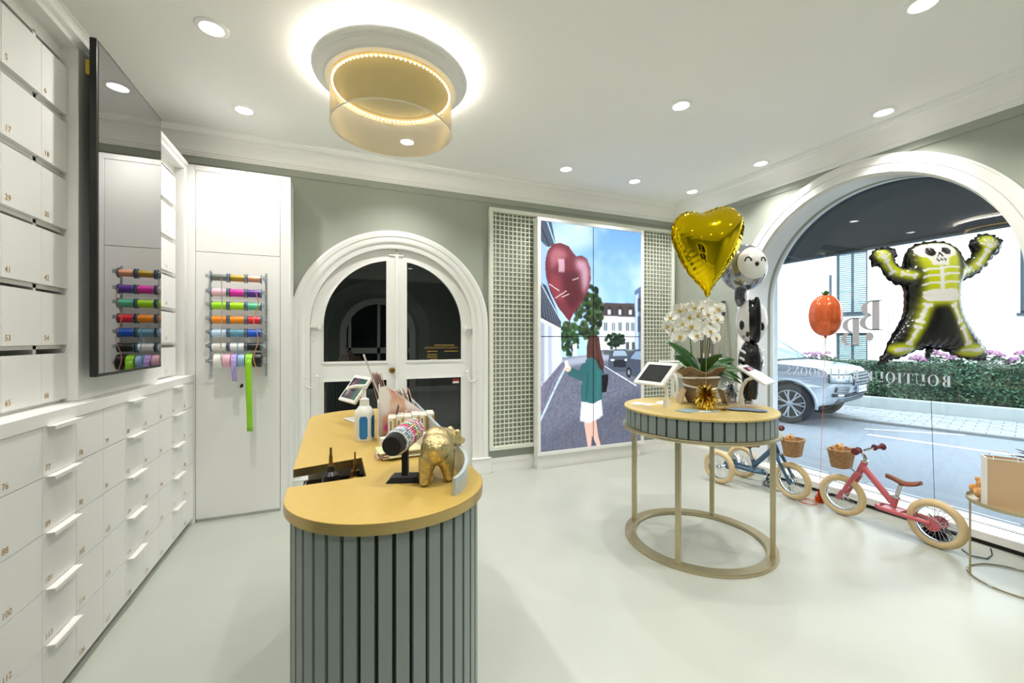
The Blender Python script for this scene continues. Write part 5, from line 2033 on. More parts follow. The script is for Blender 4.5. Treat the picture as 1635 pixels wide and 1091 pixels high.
def teddy(label, loc, seed, rz=0.0):
    t = thing('plush_bear', label, 'toy', loc, rz, 'plush bears in the bike baskets')
    rr_ = random.Random(seed)
    b_ = MB()
    b_.ell((0, 0, 0.035), (0.048, 0.040, 0.036), 18, 12)
    b_.ell((0.0, -0.02, 0.085), (0.036, 0.034, 0.032), 18, 12)
    b_.ell((-0.028, -0.015, 0.112), (0.013, 0.009, 0.013), 12, 8)
    b_.ell((0.028, -0.015, 0.112), (0.013, 0.009, 0.013), 12, 8)
    b_.ell((0, -0.052, 0.078), (0.017, 0.013, 0.013), 12, 8)
    b_.ell((-0.046, -0.02, 0.055), (0.018, 0.018, 0.024), 12, 8)
    b_.ell((0.046, -0.02, 0.055), (0.018, 0.018, 0.024), 12, 8)
    ob = b_.build('plush_body', PLUSH, t, smooth=70)
    md = ob.modifiers.new('weld', 'REMESH')
    md.mode = 'VOXEL'
    md.voxel_size = 0.0035
    md.use_smooth_shade = True
    MB().ell((0, -0.066, 0.081), (0.006, 0.004, 0.005), 8, 6).build('nose', BLACK, t)
    for s_ in (-1, 1):
        MB().ell((s_ * 0.014, -0.050, 0.094), 0.0035, 8, 6).build('eye', BLACK, t)
    return t


def bike(label, loc, rz, paint, trike):
    """local frame: +Y forward, wheel centres on X = 0; rear axle at y = -0.275, front axle at y = 0.275"""
    R = 0.155
    t = thing('balance_bike', label, 'tricycle' if trike else 'bike', loc, rz)
    fa, ra = Vector((0, 0.275, R)), Vector((0, -0.275, R))
    ht, hbm = Vector((0, 0.125, 0.448)), Vector((0, 0.155, 0.368))
    cl = Vector((0, -0.052, 0.200))
    wheel(t, tuple(fa), 0.10 if not trike else -0.08, R)
    if not trike:
        wheel(t, tuple(ra), 0.0, R)
    else:
        for s_ in (-1, 1):
            wheel(t, (s_ * 0.18, ra.y, R), 0.0, R)
        MB().cyl((-0.18, ra.y, R), (0.18, ra.y, R), 0.0095, n=12).build('rear_axle', CHROME, t)
    f = MB()
    f.tube([hbm + Vector((0, 0.004, -0.006)), ht + Vector((0, -0.003, 0.006))], 0.021, 16)
    f.tube([ht + Vector((0, 0.012, -0.036)), cl + Vector((0, 0.012, 0.012))], [0.022, 0.021], 16)
    f.tube([cl + Vector((0, 0.008, -0.022)), cl + Vector((0, -0.012, 0.062))], 0.019, 16)
    # chain stays: a long U whose bend sits in front of the seat cluster
    w_ = 0.050
    U = [(w_, ra.y + 0.01, R + 0.004), (w_, -0.10, 0.158), (w_, -0.01, 0.160)]
    for i in range(9):
        a = PI * i / 8
        U.append((w_ * math.cos(a), -0.005 + 0.05 * math.sin(a), 0.161))
    U += [(-w_, -0.01, 0.160), (-w_, -0.10, 0.158), (-w_, ra.y + 0.01, R + 0.004)]
    f.tube(U, 0.0145, 12)
    f.prism([(-0.048, -0.10), (0.048, -0.10), (0.048, 0.012), (-0.048, 0.012)], 0.158, 0.170)
    f.build('frame', paint, t, smooth=50)
    for s_ in (-1, 1):
        d = MB()
        holes = [[(0.028 * math.cos(q * PI / 4) + 0.0042 * math.cos(i * PI / 3), 0.028 * math.sin(q * PI / 4) + 0.0042 * math.sin(i * PI / 3)) for i in range(6)] for q in range(8)]
        disc = [(0.040 * math.cos(i * PI / 16), 0.040 * math.sin(i * PI / 16)) for i in range(32)]
        d.prism(disc, -0.003, 0.003, T(s_ * 0.052, ra.y, R) @ RY(PI / 2), holes=holes)
        d.build('dropout_disc', paint, t, smooth=30)
    fk = MB()
    for s_ in (-1, 1):
        fk.tube([hbm + Vector((s_ * 0.010, 0.0, -0.008)), Vector((s_ * 0.038, 0.165, 0.350)), Vector((s_ * 0.043, 0.190, 0.30)), Vector((s_ * 0.043, 0.245, 0.20)), Vector((s_ * 0.043, 0.262, 0.165))], [0.014, 0.015, 0.0145, 0.012, 0.011], 12)
        fk.prism([(0.242, 0.190), (0.262, 0.205), (0.290, 0.150), (0.285, 0.128), (0.268, 0.124), (0.252, 0.150)], s_ * 0.043 - 0.003, s_ * 0.043 + 0.003, M_YZ)
    fk.build('fork', paint, t, smooth=50)
    MB().cyl(tuple(hbm + Vector((0, 0.002, -0.004))), tuple(hbm + Vector((0, 0.007, -0.018))), 0.023, n=16).build('headset_cup', CHROME, t)
    st_ = MB()
    st_.tube([ht, ht + Vector((0, -0.004, 0.03)), ht + Vector((0, 0.004, 0.058)), ht + Vector((0, 0.024, 0.072))], [0.013, 0.013, 0.012, 0.012], 12)
    st_.cyl(tuple(ht + Vector((0, 0, 0.0))), tuple(ht + Vector((0, -0.002, 0.014))), 0.022, n=16)
    st_.build('stem', CHROME, t, smooth=50)
    hbx = MB()
    hz = ht + Vector((0, 0.024, 0.072))
    hbx.tube([hz + Vector((-0.165, -0.050, 0.030)), hz + Vector((-0.10, -0.036, 0.028)), hz + Vector((-0.04, -0.002, 0.004)), hz, hz + Vector((0.04, -0.002, 0.004)), hz + Vector((0.10, -0.036, 0.028)), hz + Vector((0.165, -0.050, 0.030))], 0.0095, 12)
    hbx.build('handlebar', CHROME, t, smooth=60)
    for s_ in (-1, 1):
        a_, b_ = hz + Vector((s_ * 0.095, -0.034, 0.028)), hz + Vector((s_ * 0.178, -0.053, 0.031))
        g_ = MB()
        P = [a_.lerp(b_, k) for k in (0, 0.06, 0.10, 0.2, 0.5, 0.8, 0.88, 0.94, 1.0)]
        g_.tube(P, [0.021, 0.023, 0.014, 0.013, 0.0145, 0.014, 0.024, 0.026, 0.022], 16)
        g_.build('grip', GRIP, t, smooth=50)
    sp0, sp1 = cl + Vector((0, -0.012, 0.055)), cl + Vector((0, -0.042, 0.158))
    MB().cyl(tuple(sp0), tuple(sp1), 0.0125, n=16).build('seat_post', CHROME, t)
    cla = MB().cyl(tuple(sp0 - Vector((0, 0, 0.004))), tuple(sp0 + Vector((0, -0.003, 0.012))), 0.022, n=16)
    cla.box(-0.008, sp0.y + 0.015, sp0.z - 0.002, 0.008, sp0.y + 0.045, sp0.z + 0.008)
    cla.build('seat_clamp', CHROME, t)
    MB().tube([sp1 - Vector((0, 0, 0.012)), sp1 + Vector((0, -0.002, 0.018))], [0.017, 0.022], 12).build('saddle_mount', BLACK, t)
    saddle(t, (0, sp1.y - 0.010, sp1.z + 0.012))
    bk_ = basket(t, (0, 0.280, 0.372), '', 1)
    MB().tube([hz, hz + Vector((0, 0.04, 0.0)), (0, 0.225, 0.498)], 0.006, 8).build('basket_bracket', STEEL, t)
    MB().tube([(0, 0.165, 0.34), (0, 0.235, 0.39)], 0.006, 8).build('basket_brace', STEEL, t)
    return t


PINKP = mat('salmon_pink_enamel', (196, 92, 100), 0.32, noise=0.02, coat=0.4)
BLUEP = mat('slate_blue_enamel', (54, 90, 118), 0.32, noise=0.02, coat=0.4)
BX, BY = 3.610, 1.715
bike('salmon pink balance bike with a wicker basket below the arched window', (BX, BY, 0), 0.0, PINKP, False)
teddy('caramel plush bear in the wicker basket of the pink bike', (BX, BY + 0.280, 0.425), 1, PI)
# the trike looks towards -Y
TRF = Vector((3.576, 2.352, 0))
ang = PI + math.radians(6.5)
fdir = Vector((-math.sin(ang), math.cos(ang), 0))
TRC = TRF - fdir * 0.275
bike('slate blue three wheeled balance bike with a wicker basket by the window', tuple(TRC), ang, BLUEP, True)
bpos = TRC + fdir * 0.280
sd_ = Vector((fdir.y, -fdir.x, 0))
teddy('caramel plush bear in the wicker basket of the blue trike', (bpos.x, bpos.y, 0.425), 2, ang + 0.3)

# clutter on the floor behind the trike
foil_weight('silver tinsel balloon weight on the floor under the blue trike', (3.70, 2.66, 0.0), (206, 208, 214), 0.06, 0.07, 31, n=80)
cb = MB()
cb.tube([(3.70, 2.62, 0.004), (3.66, 2.58, 0.005), (3.64, 2.52, 0.004), (3.70, 2.46, 0.005), (3.78, 2.50, 0.004), (3.84, 2.56, 0.004)], 0.003, 6)
o = cb.build('power_cable', BLACK)
tag(o, 'thin dark cable on the floor under the blue trike', 'cable')
cb = MB()
cb.tube([(3.72, 1.36, 0.004), (3.66, 1.30, 0.005), (3.70, 1.24, 0.004), (3.80, 1.25, 0.004), (3.90, 1.29, 0.006)], 0.003, 6)
o = cb.build('power_cable', BLACK)
tag(o, 'thin dark cable on the floor by the rear wheel of the pink bike', 'cable')

# ================================================================== small wire side table with a paper bag
STX, STY = 3.50, 1.040
stb = thing('side_table', 'small round wire side table with a pale brass tray at the right edge', 'side table', (STX, STY, 0))
WIRE = mat('pale_brass_wire', (176, 164, 132), 0.35, 0.9, noise=0.05)
MB().lathe([(0, 0.424), (0.208, 0.424), (0.210, 0.426), (0.212, 0.446), (0.209, 0.447), (0.206, 0.430), (0, 0.429)], 72).build('tray', mat('pale_brass_tray', (190, 178, 146), 0.4, 0.7, noise=0.04), stb)
o = MB()
o.tube([(0.203 * math.cos(a), 0.203 * math.sin(a), 0.0065) for a in [2 * PI * i / 72 for i in range(72)]], 0.0045, 8, closed=True)
o.build('base_hoop', WIRE, stb)
for k in range(3):
    a = math.radians(131 + 120 * k)
    MB().cyl((0.206 * math.cos(a), 0.206 * math.sin(a), 0.006), (0.206 * math.cos(a), 0.206 * math.sin(a), 0.430), 0.0045, n=10).build('leg', WIRE, stb)
for k in (115, 165, 205, 260, 320, 20):
    a = math.radians(k)
    P = [(0.203 * math.cos(a + s_ * 0.05), 0.203 * math.sin(a + s_ * 0.05), 0.0065) for s_ in (-1, -.33, .33, 1)]
    MB().tube(P, 0.0062, 8).build('floor_pad', mat('clear_pad', (190, 194, 196), 0.3, noise=0.03), stb)
KRAFT = mat('sand_kraft_paper', (206, 176, 140), 0.6, noise=0.04, scale=10, stretch=(1, 1, 0.2))
bag = thing('paper_bag', 'sand coloured paper bag with white edges on the side table', 'paper bag', (3.393, 1.075, 0.4298), math.radians(-58.5))
w, d, h = 0.148, 0.075, 0.272
o = MB()
o.box(-w / 2, -d / 2, 0, w / 2, d / 2, h)
o.f.pop(1)   # open top
o.build('bag_body', KRAFT, bag, smooth=0, solid=0.0015)
e = MB()
e.box(-w / 2 - 0.001, -d / 2 - 0.0015, 0, -w / 2 + 0.006, d / 2, h + 0.0005)
e.box(-w / 2, -d / 2 - 0.0015, h - 0.005, w / 2, -d / 2 + 0.001, h + 0.0008)
e.build('white_edge', PAPER, bag, smooth=0)
for s_ in (-1, 1):
    MB().tube([(-0.045, s_ * d / 2, h - 0.01), (-0.044, s_ * d / 2 * 0.9, h + 0.015), (-0.02, s_ * d / 2 * 0.8, h + 0.034), (0.02, s_ * d / 2 * 0.8, h + 0.034), (0.044, s_ * d / 2 * 0.9, h + 0.015), (0.045, s_ * d / 2, h - 0.01)], 0.002, 6).build('handle', PAPER, bag)
teddy('caramel plush bear half hidden behind the paper bag', (3.455, 1.165, 0.4298), 5, 2.0)
o = MB()
rr = random.Random(31)
for k in range(9):
    a = rr.uniform(0, 6.28)
    leaf_mesh(o, (0, 0, 0.24), a, rr.uniform(.10, .15), 0.022, 0.03, rr.uniform(.2, 1.0))
pl = thing('dried_plant', 'grey leafed plant in a pot at the right edge of the side table', 'plant', (3.585, 0.985, 0.4298))
o.build('foliage', mat('grey_leaf', (120, 116, 120), 0.6, noise=0.2, scale=20), pl, smooth=60, recalc=False)
MB().cyl((0, 0, 0.11), (0, 0, 0.26), 0.006, n=8).build('stalk', mat('plant_stalk', (90, 70, 60), 0.7, noise=0.1), pl)
MB().lathe([(0, 0), (0.038, 0), (0.048, 0.10), (0.052, 0.105), (0.05, 0.115), (0.042, 0.110), (0, 0.10)], 28).build('pot', mat('dark_pot', (84, 72, 70), 0.5, noise=0.06), pl)

# ================================================================== sales counter
CZ = 0.95
XA, XB = -0.119, 0.404
CCX, RX_ = (XA + XB) / 2, (XB - XA) / 2
YC, YE = 1.225, 2.36          # where the straight sides start and end


def counter_outline(ins=0.0, n=40, far=True):
    """plan outline, anticlockwise from the front left, rounded at both ends"""
    pts = []
    a_ = RX_ - ins
    b_ = 0.258 - ins
    for i in range(n + 1):
        t = PI + PI * i / n
        pts.append((CCX + a_ * math.cos(t), YC + b_ * math.sin(t)))
    bf = 0.23 - ins
    for i in range(n + 1):
        t = PI * i / n
        pts.append((CCX + a_ * math.cos(t), YE + bf * math.sin(t) ** 1.0))
    return pts


cnt = thing('sales_counter', 'long rounded sales counter with grey vertical slats and a gold top', 'counter', (CCX, 1.7, 0))
OFF = Vector((-CCX, -1.7, 0))


def shift(pts):
    return [(p[0] - CCX, p[1] - 1.7) for p in pts]


top = counter_outline(0)
# notch on the staff side for the till: walk the outline and cut in at the left side
notch = [(XA, 1.478), (0.087, 1.533), (0.088, 1.319), (XA, 1.304)]
poly = top + notch          # the outline ends at far left, then comes back down the left side
ct = MB().prism(shift(poly), CZ - 0.026, CZ, None)
o = ct.build('counter_top', GOLD_TOP, cnt, smooth=30)
ed = MB()
n_ = len(top)
out_ = shift(counter_outline(-0.0015))
inn_ = shift(counter_outline(0.004))
V = [(p[0], p[1], CZ - 0.0262) for p in out_] + [(p[0], p[1], CZ - 0.0008) for p in out_] + [(p[0], p[1], CZ - 0.0008) for p in inn_] + [(p[0], p[1], CZ - 0.0262) for p in inn_]
Fc = []
for q in range(4):
    q2 = (q + 1) % 4
    for i in range(n_ - 1):
        Fc.append((q * n_ + i, q * n_ + i + 1, q2 * n_ + i + 1, q2 * n_ + i))
ed.add(V, Fc)
ed.build('brass_edge', BRASS, cnt, smooth=50)
nz0 = shift([(XA, 1.478), (0.087, 1.533), (0.088, 1.319), (XA, 1.304)])
for a_, b_ in ((0, 1), (1, 2), (2, 3)):
    p, q = Vector((*nz0[a_], 0)), Vector((*nz0[b_], 0))
    d = (q - p).normalized()
    nrm = Vector((-d.y, d.x, 0)) * -0.0012
    MB().add([p + Vector((0, 0, CZ - 0.026)), q + Vector((0, 0, CZ - 0.026)), q + Vector((0, 0, CZ - 0.0008)), p + Vector((0, 0, CZ - 0.0008)),
              p + nrm + Vector((0, 0, CZ - 0.026)), q + nrm + Vector((0, 0, CZ - 0.026)), q + nrm + Vector((0, 0, CZ - 0.0008)), p + nrm + Vector((0, 0, CZ - 0.0008))],
             [(0, 1, 2, 3), (4, 5, 6, 7), (0, 1, 5, 4), (3, 2, 6, 7), (0, 3, 7, 4), (1, 2, 6, 5)]).build('brass_edge', BRASS, cnt, smooth=0)
# body behind the slats, with a drawer well under the notch
core = counter_outline(0.036)
well = [(XA + 0.036, 1.60), (0.12, 1.60), (0.12, 1.25), (XA + 0.036, 1.25)]
MB().prism(shift(core), 0.0, 0.872).build('counter_body', SLAT_GAP, cnt, smooth=30)
MB().prism(shift(core + well), 0.872, CZ - 0.0265).build('counter_body', SLAT_GAP, cnt, smooth=30)
MB().box(XA + 0.036 - CCX, 1.60 - 0.004 - 1.7, 0.872, 0.12 - CCX, 1.60 - 1.7, CZ - 0.0265).build('well_lining', WHITE, cnt)
# slats one by one round the front and the customer side
run = counter_outline(0.024, 120)
run = [p for p in run if not (p[0] < XA + 0.03 and p[1] > YC)]
acc, nxt, k = 0.0, 0.0, 0
sm_ = MB().box(-0.0147, -0.010, 0.0, 0.0147, 0.004, CZ - 0.0268).mesh('slat', 0)
sm_.materials.append(SLAT)
for p, q in zip(run[:-1], run[1:]):
    pv, qv = Vector(p), Vector(q)
    L_ = (qv - pv).length
    while nxt <= acc + L_ and L_ > 1e-9:
        c = pv.lerp(qv, (nxt - acc) / L_)
        d = (qv - pv).normalized()
        link_mesh('slat', sm_, None, cnt, (c.x - CCX, c.y - 1.7, 0), (0, 0, math.atan2(d.y, d.x)))
        nxt += 0.0372
    acc += L_
# drawer pulls on the staff side
for z in (0.84, 0.66, 0.48, 0.30, 0.12):
    MB().prism([(0, 0), (-0.028, 0.0), (0, 0.05)], -0.36, -0.16, T(XA + 0.034 - CCX, 0, z) @ M_XZ).build('drawer_pull', WHITE, cnt, smooth=0)

# raised screen along the customer edge
scr_c = counter_outline(0.050, 60)
ist = min(range(len(scr_c)), key=lambda i: (scr_c[i][0] - 0.286) ** 2 + (scr_c[i][1] - 1.075) ** 2)
path = [p for p in scr_c[ist:] if p[0] > 0.26]
L_ = [0.0]
for p, q in zip(path[:-1], path[1:]):
    L_.append(L_[-1] + math.hypot(q[0] - p[0], q[1] - p[1]))


def resample(path, L_, step):
    out, tot = [], L_[-1]
    n = int(tot / step)
    for i in range(n + 1):
        d = tot * i / n
        j = max(0, min(len(L_) - 2, next((q for q in range(len(L_) - 1) if L_[q + 1] >= d), len(L_) - 2)))
        f = (d - L_[j]) / max(1e-9, L_[j + 1] - L_[j])
        out.append((path[j][0] + (path[j + 1][0] - path[j][0]) * f, path[j][1] + (path[j + 1][1] - path[j][1]) * f, d))
    return out


rs = resample(path, L_, 0.012)


def scr_h(d):
    if d < 0.20:
        t = d / 0.20
        return 0.046 + 0.028 * (t * t * (3 - 2 * t))
    return 0.074 + 0.033 * min(1, (d - 0.20) / 0.9)


us = MB()
V = []
th = 0.010
for i, (x, y, d) in enumerate(rs):
    a = rs[max(0, i - 1)]
    b_ = rs[min(len(rs) - 1, i + 1)]
    t = Vector((b_[0] - a[0], b_[1] - a[1])).normalized()
    nn = Vector((t.y, -t.x)) * th
    hh = scr_h(d)
    V += [(x - CCX, y - 1.7, CZ), (x + nn.x - CCX, y + nn.y - 1.7, CZ), (x + nn.x - CCX, y + nn.y - 1.7, CZ + hh), (x - CCX, y - 1.7, CZ + hh)]
n_ = len(rs)
Fc = [(i * 4 + q, i * 4 + (q + 1) % 4, (i + 1) * 4 + (q + 1) % 4, (i + 1) * 4 + q) for i in range(n_ - 1) for q in range(4)] + [(0, 1, 2, 3), tuple((n_ - 1) * 4 + q for q in (3, 2, 1, 0))]
us.add(V, Fc)
us.build('edge_screen', mat('pale_blue_grey_lacquer', (178, 190, 194), 0.25, noise=0.02), cnt, smooth=40)

# ------------------------------------------------------------------ till mat and filling nozzles in the notch
wz = 0.872
tm_ = thing('till_mat', 'black printed mat in the cut-out of the counter', 'mat', (-0.02, 1.425, wz))
MB().box(-0.075, -0.155, 0.0, 0.13, 0.16, 0.006).build('mat_base', mat('black_rubber_mat', (28, 28, 30), 0.5, noise=0.1), tm_, bevel=0.001)
RED = mat('red_print', (214, 60, 44), 0.5, noise=0.04)
GRN = mat('pale_green_print', (170, 204, 180), 0.5, noise=0.04)
for (x, y, r, m) in ((0.075, 0.06, 0.034, RED), (-0.02, 0.07, 0.03, RED)):
    for r_ in (r, r * 0.6):
        MB().lathe([(r_ - 0.004, 0.0062), (r_, 0.0062), (r_, 0.0072), (r_ - 0.004, 0.0072)], 32, T(x, y, 0), closed=True).build('ring_print', m, tm_, smooth=0)
MB().box(0.0, -0.03, 0.006, 0.12, -0.012, 0.0068).build('stripe_print', GRN, tm_, smooth=0)


def nozzle(label, x, y, body):
    t = thing('inflator_nozzle', label, 'nozzle', (x, y, wz + 0.0075), 0, 'balloon filling nozzles')
    if body:
        MB().lathe([(0, 0), (0.024, 0), (0.025, 0.055), (0.022, 0.075), (0.012, 0.085), (0.010, 0.10), (0, 0.10)], 24).build('grip_body', BLACK, t)
        MB().lathe([(0, 0.10), (0.006, 0.10), (0.005, 0.13), (0.0035, 0.135), (0.0035, 0.155), (0, 0.156)], 16).build('brass_tip', OLD_BRASS, t)
    else:
        MB().lathe([(0, 0), (0.018, 0), (0.018, 0.028), (0.014, 0.032), (0.014, 0.05), (0, 0.05)], 6).build('brass_nut', OLD_BRASS, t)
        MB().lathe([(0, 0.05), (0.006, 0.05), (0.005, 0.085), (0.0025, 0.09), (0.0025, 0.11), (0, 0.11)], 16).build('brass_tip', OLD_BRASS, t)


nozzle('black handled balloon inflator with a brass tip standing in the counter cut-out', -0.010, 1.365, True)
nozzle('bare brass balloon nozzle standing in the counter cut-out', 0.062, 1.465, False)

# ------------------------------------------------------------------ hand sanitiser
sb_ = thing('pump_bottle', 'white pump bottle with a blue label on the gold counter', 'bottle', (0.112, 1.80, CZ), math.radians(25))
MB().lathe([(0, 0), (0.036, 0), (0.038, 0.004), (0.038, 0.105), (0.036, 0.118), (0.024, 0.134), (0.019, 0.140), (0.019, 0.148), (0, 0.148)], 36).build('bottle_body', mat('white_plastic', (232, 232, 226), 0.35, noise=0.02), sb_)
lab = mat('blue_label', (34, 118, 186), 0.4, noise=0.03)
for (a0_, a1_) in ((-2.0, -1.15), (-0.75, 0.2)):
    P = []
    for i in range(9):
        zt = i / 8
        inset = 0.14 * (max(0, abs(zt - 0.5) - 0.36) / 0.14) ** 2
        P.append([(0.0384 * math.cos(a0_ + inset + (a1_ - a0_ - 2 * inset) * j / 10 - 0.6), 0.0384 * math.sin(a0_ + inset + (a1_ - a0_ - 2 * inset) * j / 10 - 0.6), 0.010 + 0.090 * zt) for j in range(11)])
    MB().grid(P).build('label', lab, sb_, smooth=60, recalc=False)
pmp = MB()
pmp.lathe([(0, 0.148), (0.018, 0.148), (0.018, 0.166), (0.009, 0.170), (0.007, 0.172), (0.007, 0.206), (0.012, 0.208), (0.012, 0.222), (0, 0.224)], 24)
pmp.tube([(0, 0, 0.216), (-0.03, 0.012, 0.219), (-0.055, 0.022, 0.214), (-0.062, 0.025, 0.205)], [0.009, 0.007, 0.006, 0.005], 10)
pmp.build('pump_head', mat('white_plastic', (232, 232, 226)), sb_)

# ------------------------------------------------------------------ tablet till at the far end of the counter
tt_ = thing('till_tablet', 'white framed tablet till leaning at the far end of the counter', 'tablet', (0.125, 2.25, CZ), math.radians(110))
MB().box(-0.065, -0.045, 0.0, 0.065, 0.065, 0.010).build('foot_plate', TAB_BODY, tt_, bevel=0.004)
MB().tube([(0, -0.02, 0.010), (0, -0.03, 0.08), (0, -0.005, 0.13), (0, 0.022, 0.15)], 0.012, 12).build('neck', TAB_BODY, tt_)
M = T(0, 0.03, 0.157) @ RX(math.radians(-90 + 37))
shl = MB().prism([(-0.10, -0.075), (0.10, -0.075), (0.10, 0.075), (-0.10, 0.075)], -0.007, 0.007, M).build('shell', TAB_BODY, tt_, bevel=0.004)
gxs, gys = np.linspace(-0.083, 0.083, 43), np.linspace(-0.058, 0.058, 31)
o2 = MB().grid([[M @ Vector((x, y, 0.0078)) for x in gxs] for y in gys]).build('screen', vcol_mat('till_picture', 0.06, emit=0.35), shl, smooth=0, recalc=False)
c2 = Canvas(43, 31, (40, 34, 46))
c2.poly([(0, 0), (13, 0), (17, 31), (0, 31)], (52, 110, 92), 1, 2)
c2.poly([(16, 0), (24, 0), (28, 31), (20, 31)], (70, 30, 70), 1, 2)
c2.poly([(27, 4), (36, 2), (38, 20), (30, 26)], (176, 160, 170), 0.9, 1)
jj, ii = np.meshgrid(range(43), range(31))
set_print(o2.data, c2.sample(jj.ravel(), 30 - ii.ravel()))

# ------------------------------------------------------------------ cardboard display with portrait print, leaflets and small boxes
disp = thing('leaflet_display', 'white slanted cardboard display with a portrait print on the counter', 'display', (0.205, 1.735, CZ), math.radians(-6))
LD = 0.34
CARD = mat('white_board', (236, 234, 228), 0.55, noise=0.015)
# left cheek, in local Y-Z; slopes down to the front right of the photograph
ck = MB()
ck.box(-0.048, 0.0, 0.0, -0.045, 0.10, 0.155)
ck.build('front_cheek', CARD, disp, smooth=0)
side = [(0.0, 0.0), (0.0, 0.205), (0.035, 0.212), (0.195, 0.085), (0.195, 0.0)]
sdm = MB().prism([(p[0] - 0.045, p[1]) for p in side], 0.095, 0.098, M_XZ)
sdm.build('portrait_panel', CARD, disp, smooth=0)
NXP, NZP = 60, 54
Ppts, keep = [], []
cp = Canvas(NXP, NZP, (232, 220, 214))
cp.poly([(0, 0), (60, 0), (60, 20), (0, 30)], (240, 234, 230), 1, 1)
cp.poly([(10, 0), (36, 0), (40, 10), (30, 17), (16, 14)], (222, 170, 146), 1, 1)
cp.poly([(14, 14), (30, 14), (34, 26), (56, 34), (58, 54), (4, 54), (4, 34), (14, 26)], (224, 168, 140), 1, 1)
cp.poly([(16, 5), (26, 4), (24, 8), (18, 8)], (206, 96, 100), 1, 0)
cp.ell(20, 22, 9, 6, (252, 226, 200), 0.9, 3)
cp.line([(34, 26), (32, 54)], 2, (244, 240, 238))
cp.line([(56, 36), (50, 54)], 2, (244, 240, 238))
cp.ell(12, 44, 6, 5, (226, 70, 150), 0.9, 1)
mbp = MB()
VX = np.linspace(-0.044, 0.149, NXP)
rows_ = []
for x in VX:
    xr = x + 0.045
    zt = 0.2055 + xr * 0.2 if xr < 0.035 else 0.212 - (xr - 0.035) * 0.127 / 0.16
    rows_.append([(x, 0.0943, 0.004 + (zt - 0.008) * j / (NZP - 1)) for j in range(NZP)])
o2 = mbp.grid(rows_).build('portrait_print', vcol_mat('matt_print', 0.5), disp, smooth=0, recalc=False)
fx = [(v.co.x + 0.044) / 0.193 * (NXP - 1) for v in o2.data.vertices]
fz = [(NZP - 1) - v.co.z / 0.212 * (NZP - 1) for v in o2.data.vertices]
set_print(o2.data, cp.sample(fx, fz))
MB().box(-0.045, 0.098, 0.0, -0.042, 0.40, 0.20).build('back_panel', CARD, disp, smooth=0)
MB().box(-0.045, 0.098, 0.0, 0.120, 0.40, 0.003).build('floor_panel', CARD, disp, smooth=0)
# grey print on the cheek
MB().box(-0.0486, 0.012, 0.02, -0.0478, 0.085, 0.14).build('grey_print', mat('grey_photo_print', (150, 160, 176), 0.4, noise=0.3, scale=14), disp, smooth=0)
FRM = mat('dark_photo_print', (70, 60, 58), 0.4, noise=0.4, scale=30)
fl_ = MB().box(0, 0, 0, 0.003, 0.075, 0.135, T(0.0, 0.01, 0.004) @ RX(math.radians(0)) @ RY(math.radians(14))).build('leaning_print', FRM, disp, smooth=0)
# tall white photo board behind
pb_ = MB().box(-0.003, 0, 0, 0.003, 0.11, 0.355, RY(math.radians(-20))).build('photo_board', mat('pale_photo_board', (206, 202, 200), 0.35, noise=0.12, scale=8), loc=(0.238, 1.93, CZ + 0.004), smooth=0)
pb_.rotation_euler = (0, 0, math.radians(-4))
tag(pb_, 'tall pale photo board leaning back behind the leaflet display', 'board')

KR = mat('rose_leaflet_paper', (206, 176, 160), 0.6, noise=0.12, scale=30)
rr = random.Random(77)
LBL = [('front', 0.335, 1.95, 18, 0.165), ('rear', 0.262, 2.02, 13, 0.245)]
for nm, x0, y0_, n, h in LBL:
    pk = thing('leaflet_bundle', '%s bundle of rose paper leaflets fanned in the cardboard display' % nm, 'leaflets', (x0, y0_, CZ + 0.003), 0, 'leaflet bundles in the display')
    lfm = MB().box(-0.0007, 0, 0, 0.0007, 0.10, h).mesh('leaflet', 0)
    lfm.materials.append(KR)
    for k in range(n):
        link_mesh('leaflet', lfm, None, pk, (-0.05 + 0.0042 * k, rr.uniform(-.004, .004), rr.uniform(0, .012)), (0, math.radians(-16 + rr.uniform(-3, 3)), math.radians(-6 + rr.uniform(-4, 4))))
BOXM = mat('ivory_carton', (236, 230, 214), 0.4, noise=0.02)
GLDP = mat('gold_carton_print', (206, 176, 112), 0.35, 0.4, noise=0.04)
for k in range(6):
    x = 0.208 + 0.0315 * k
    bt = thing('carton', ['leftmost', 'second from left', 'third from left', 'third from right', 'second from right', 'rightmost'][k] + ' of the six slim ivory and gold cartons on the counter', 'carton', (x, 1.735 - 0.03 + 0.004 * k, CZ), math.radians(-8), 'slim cartons on the counter')
    MB().box(-0.0145, 0, 0, 0.0145, 0.085, 0.098 + 0.004 * (k % 2)).build('carton_body', BOXM, bt, bevel=0.001)
    MB().box(0.0055, -0.0006, 0.004, 0.0146, 0.085, 0.094).build('gold_band', GLDP, bt, smooth=0)
    MB().box(-0.008, -0.0007, 0.03, 0.0, -0.0002, 0.085).build('print_line', mat('grey_print_line', (150, 140, 120), 0.5, noise=0.05), bt, smooth=0)
# long flat carton in front of them
lc_ = thing('flat_carton', 'long ivory carton with dark lettering lying behind the gold bear', 'carton', (0.245, 1.615, CZ), math.radians(8))
MB().box(-0.09, -0.012, 0, 0.10, 0.022, 0.045).build('carton_body', BOXM, lc_, bevel=0.001)
link_mesh('lettering', text_mesh('III III', 0.026), GLDP, lc_, (-0.005, -0.0126, 0.014), (PI / 2, 0, 0))
for (x, r) in ((-0.055, 0.010), (-0.030, 0.010)):
    MB().lathe([(r * 0.45, 0), (r, 0), (r, 0.0008), (r * 0.45, 0.0008)], 20, T(x, -0.0125, 0.024) @ RX(PI / 2), closed=True).build('logo_ring', FRM, lc_, smooth=0)
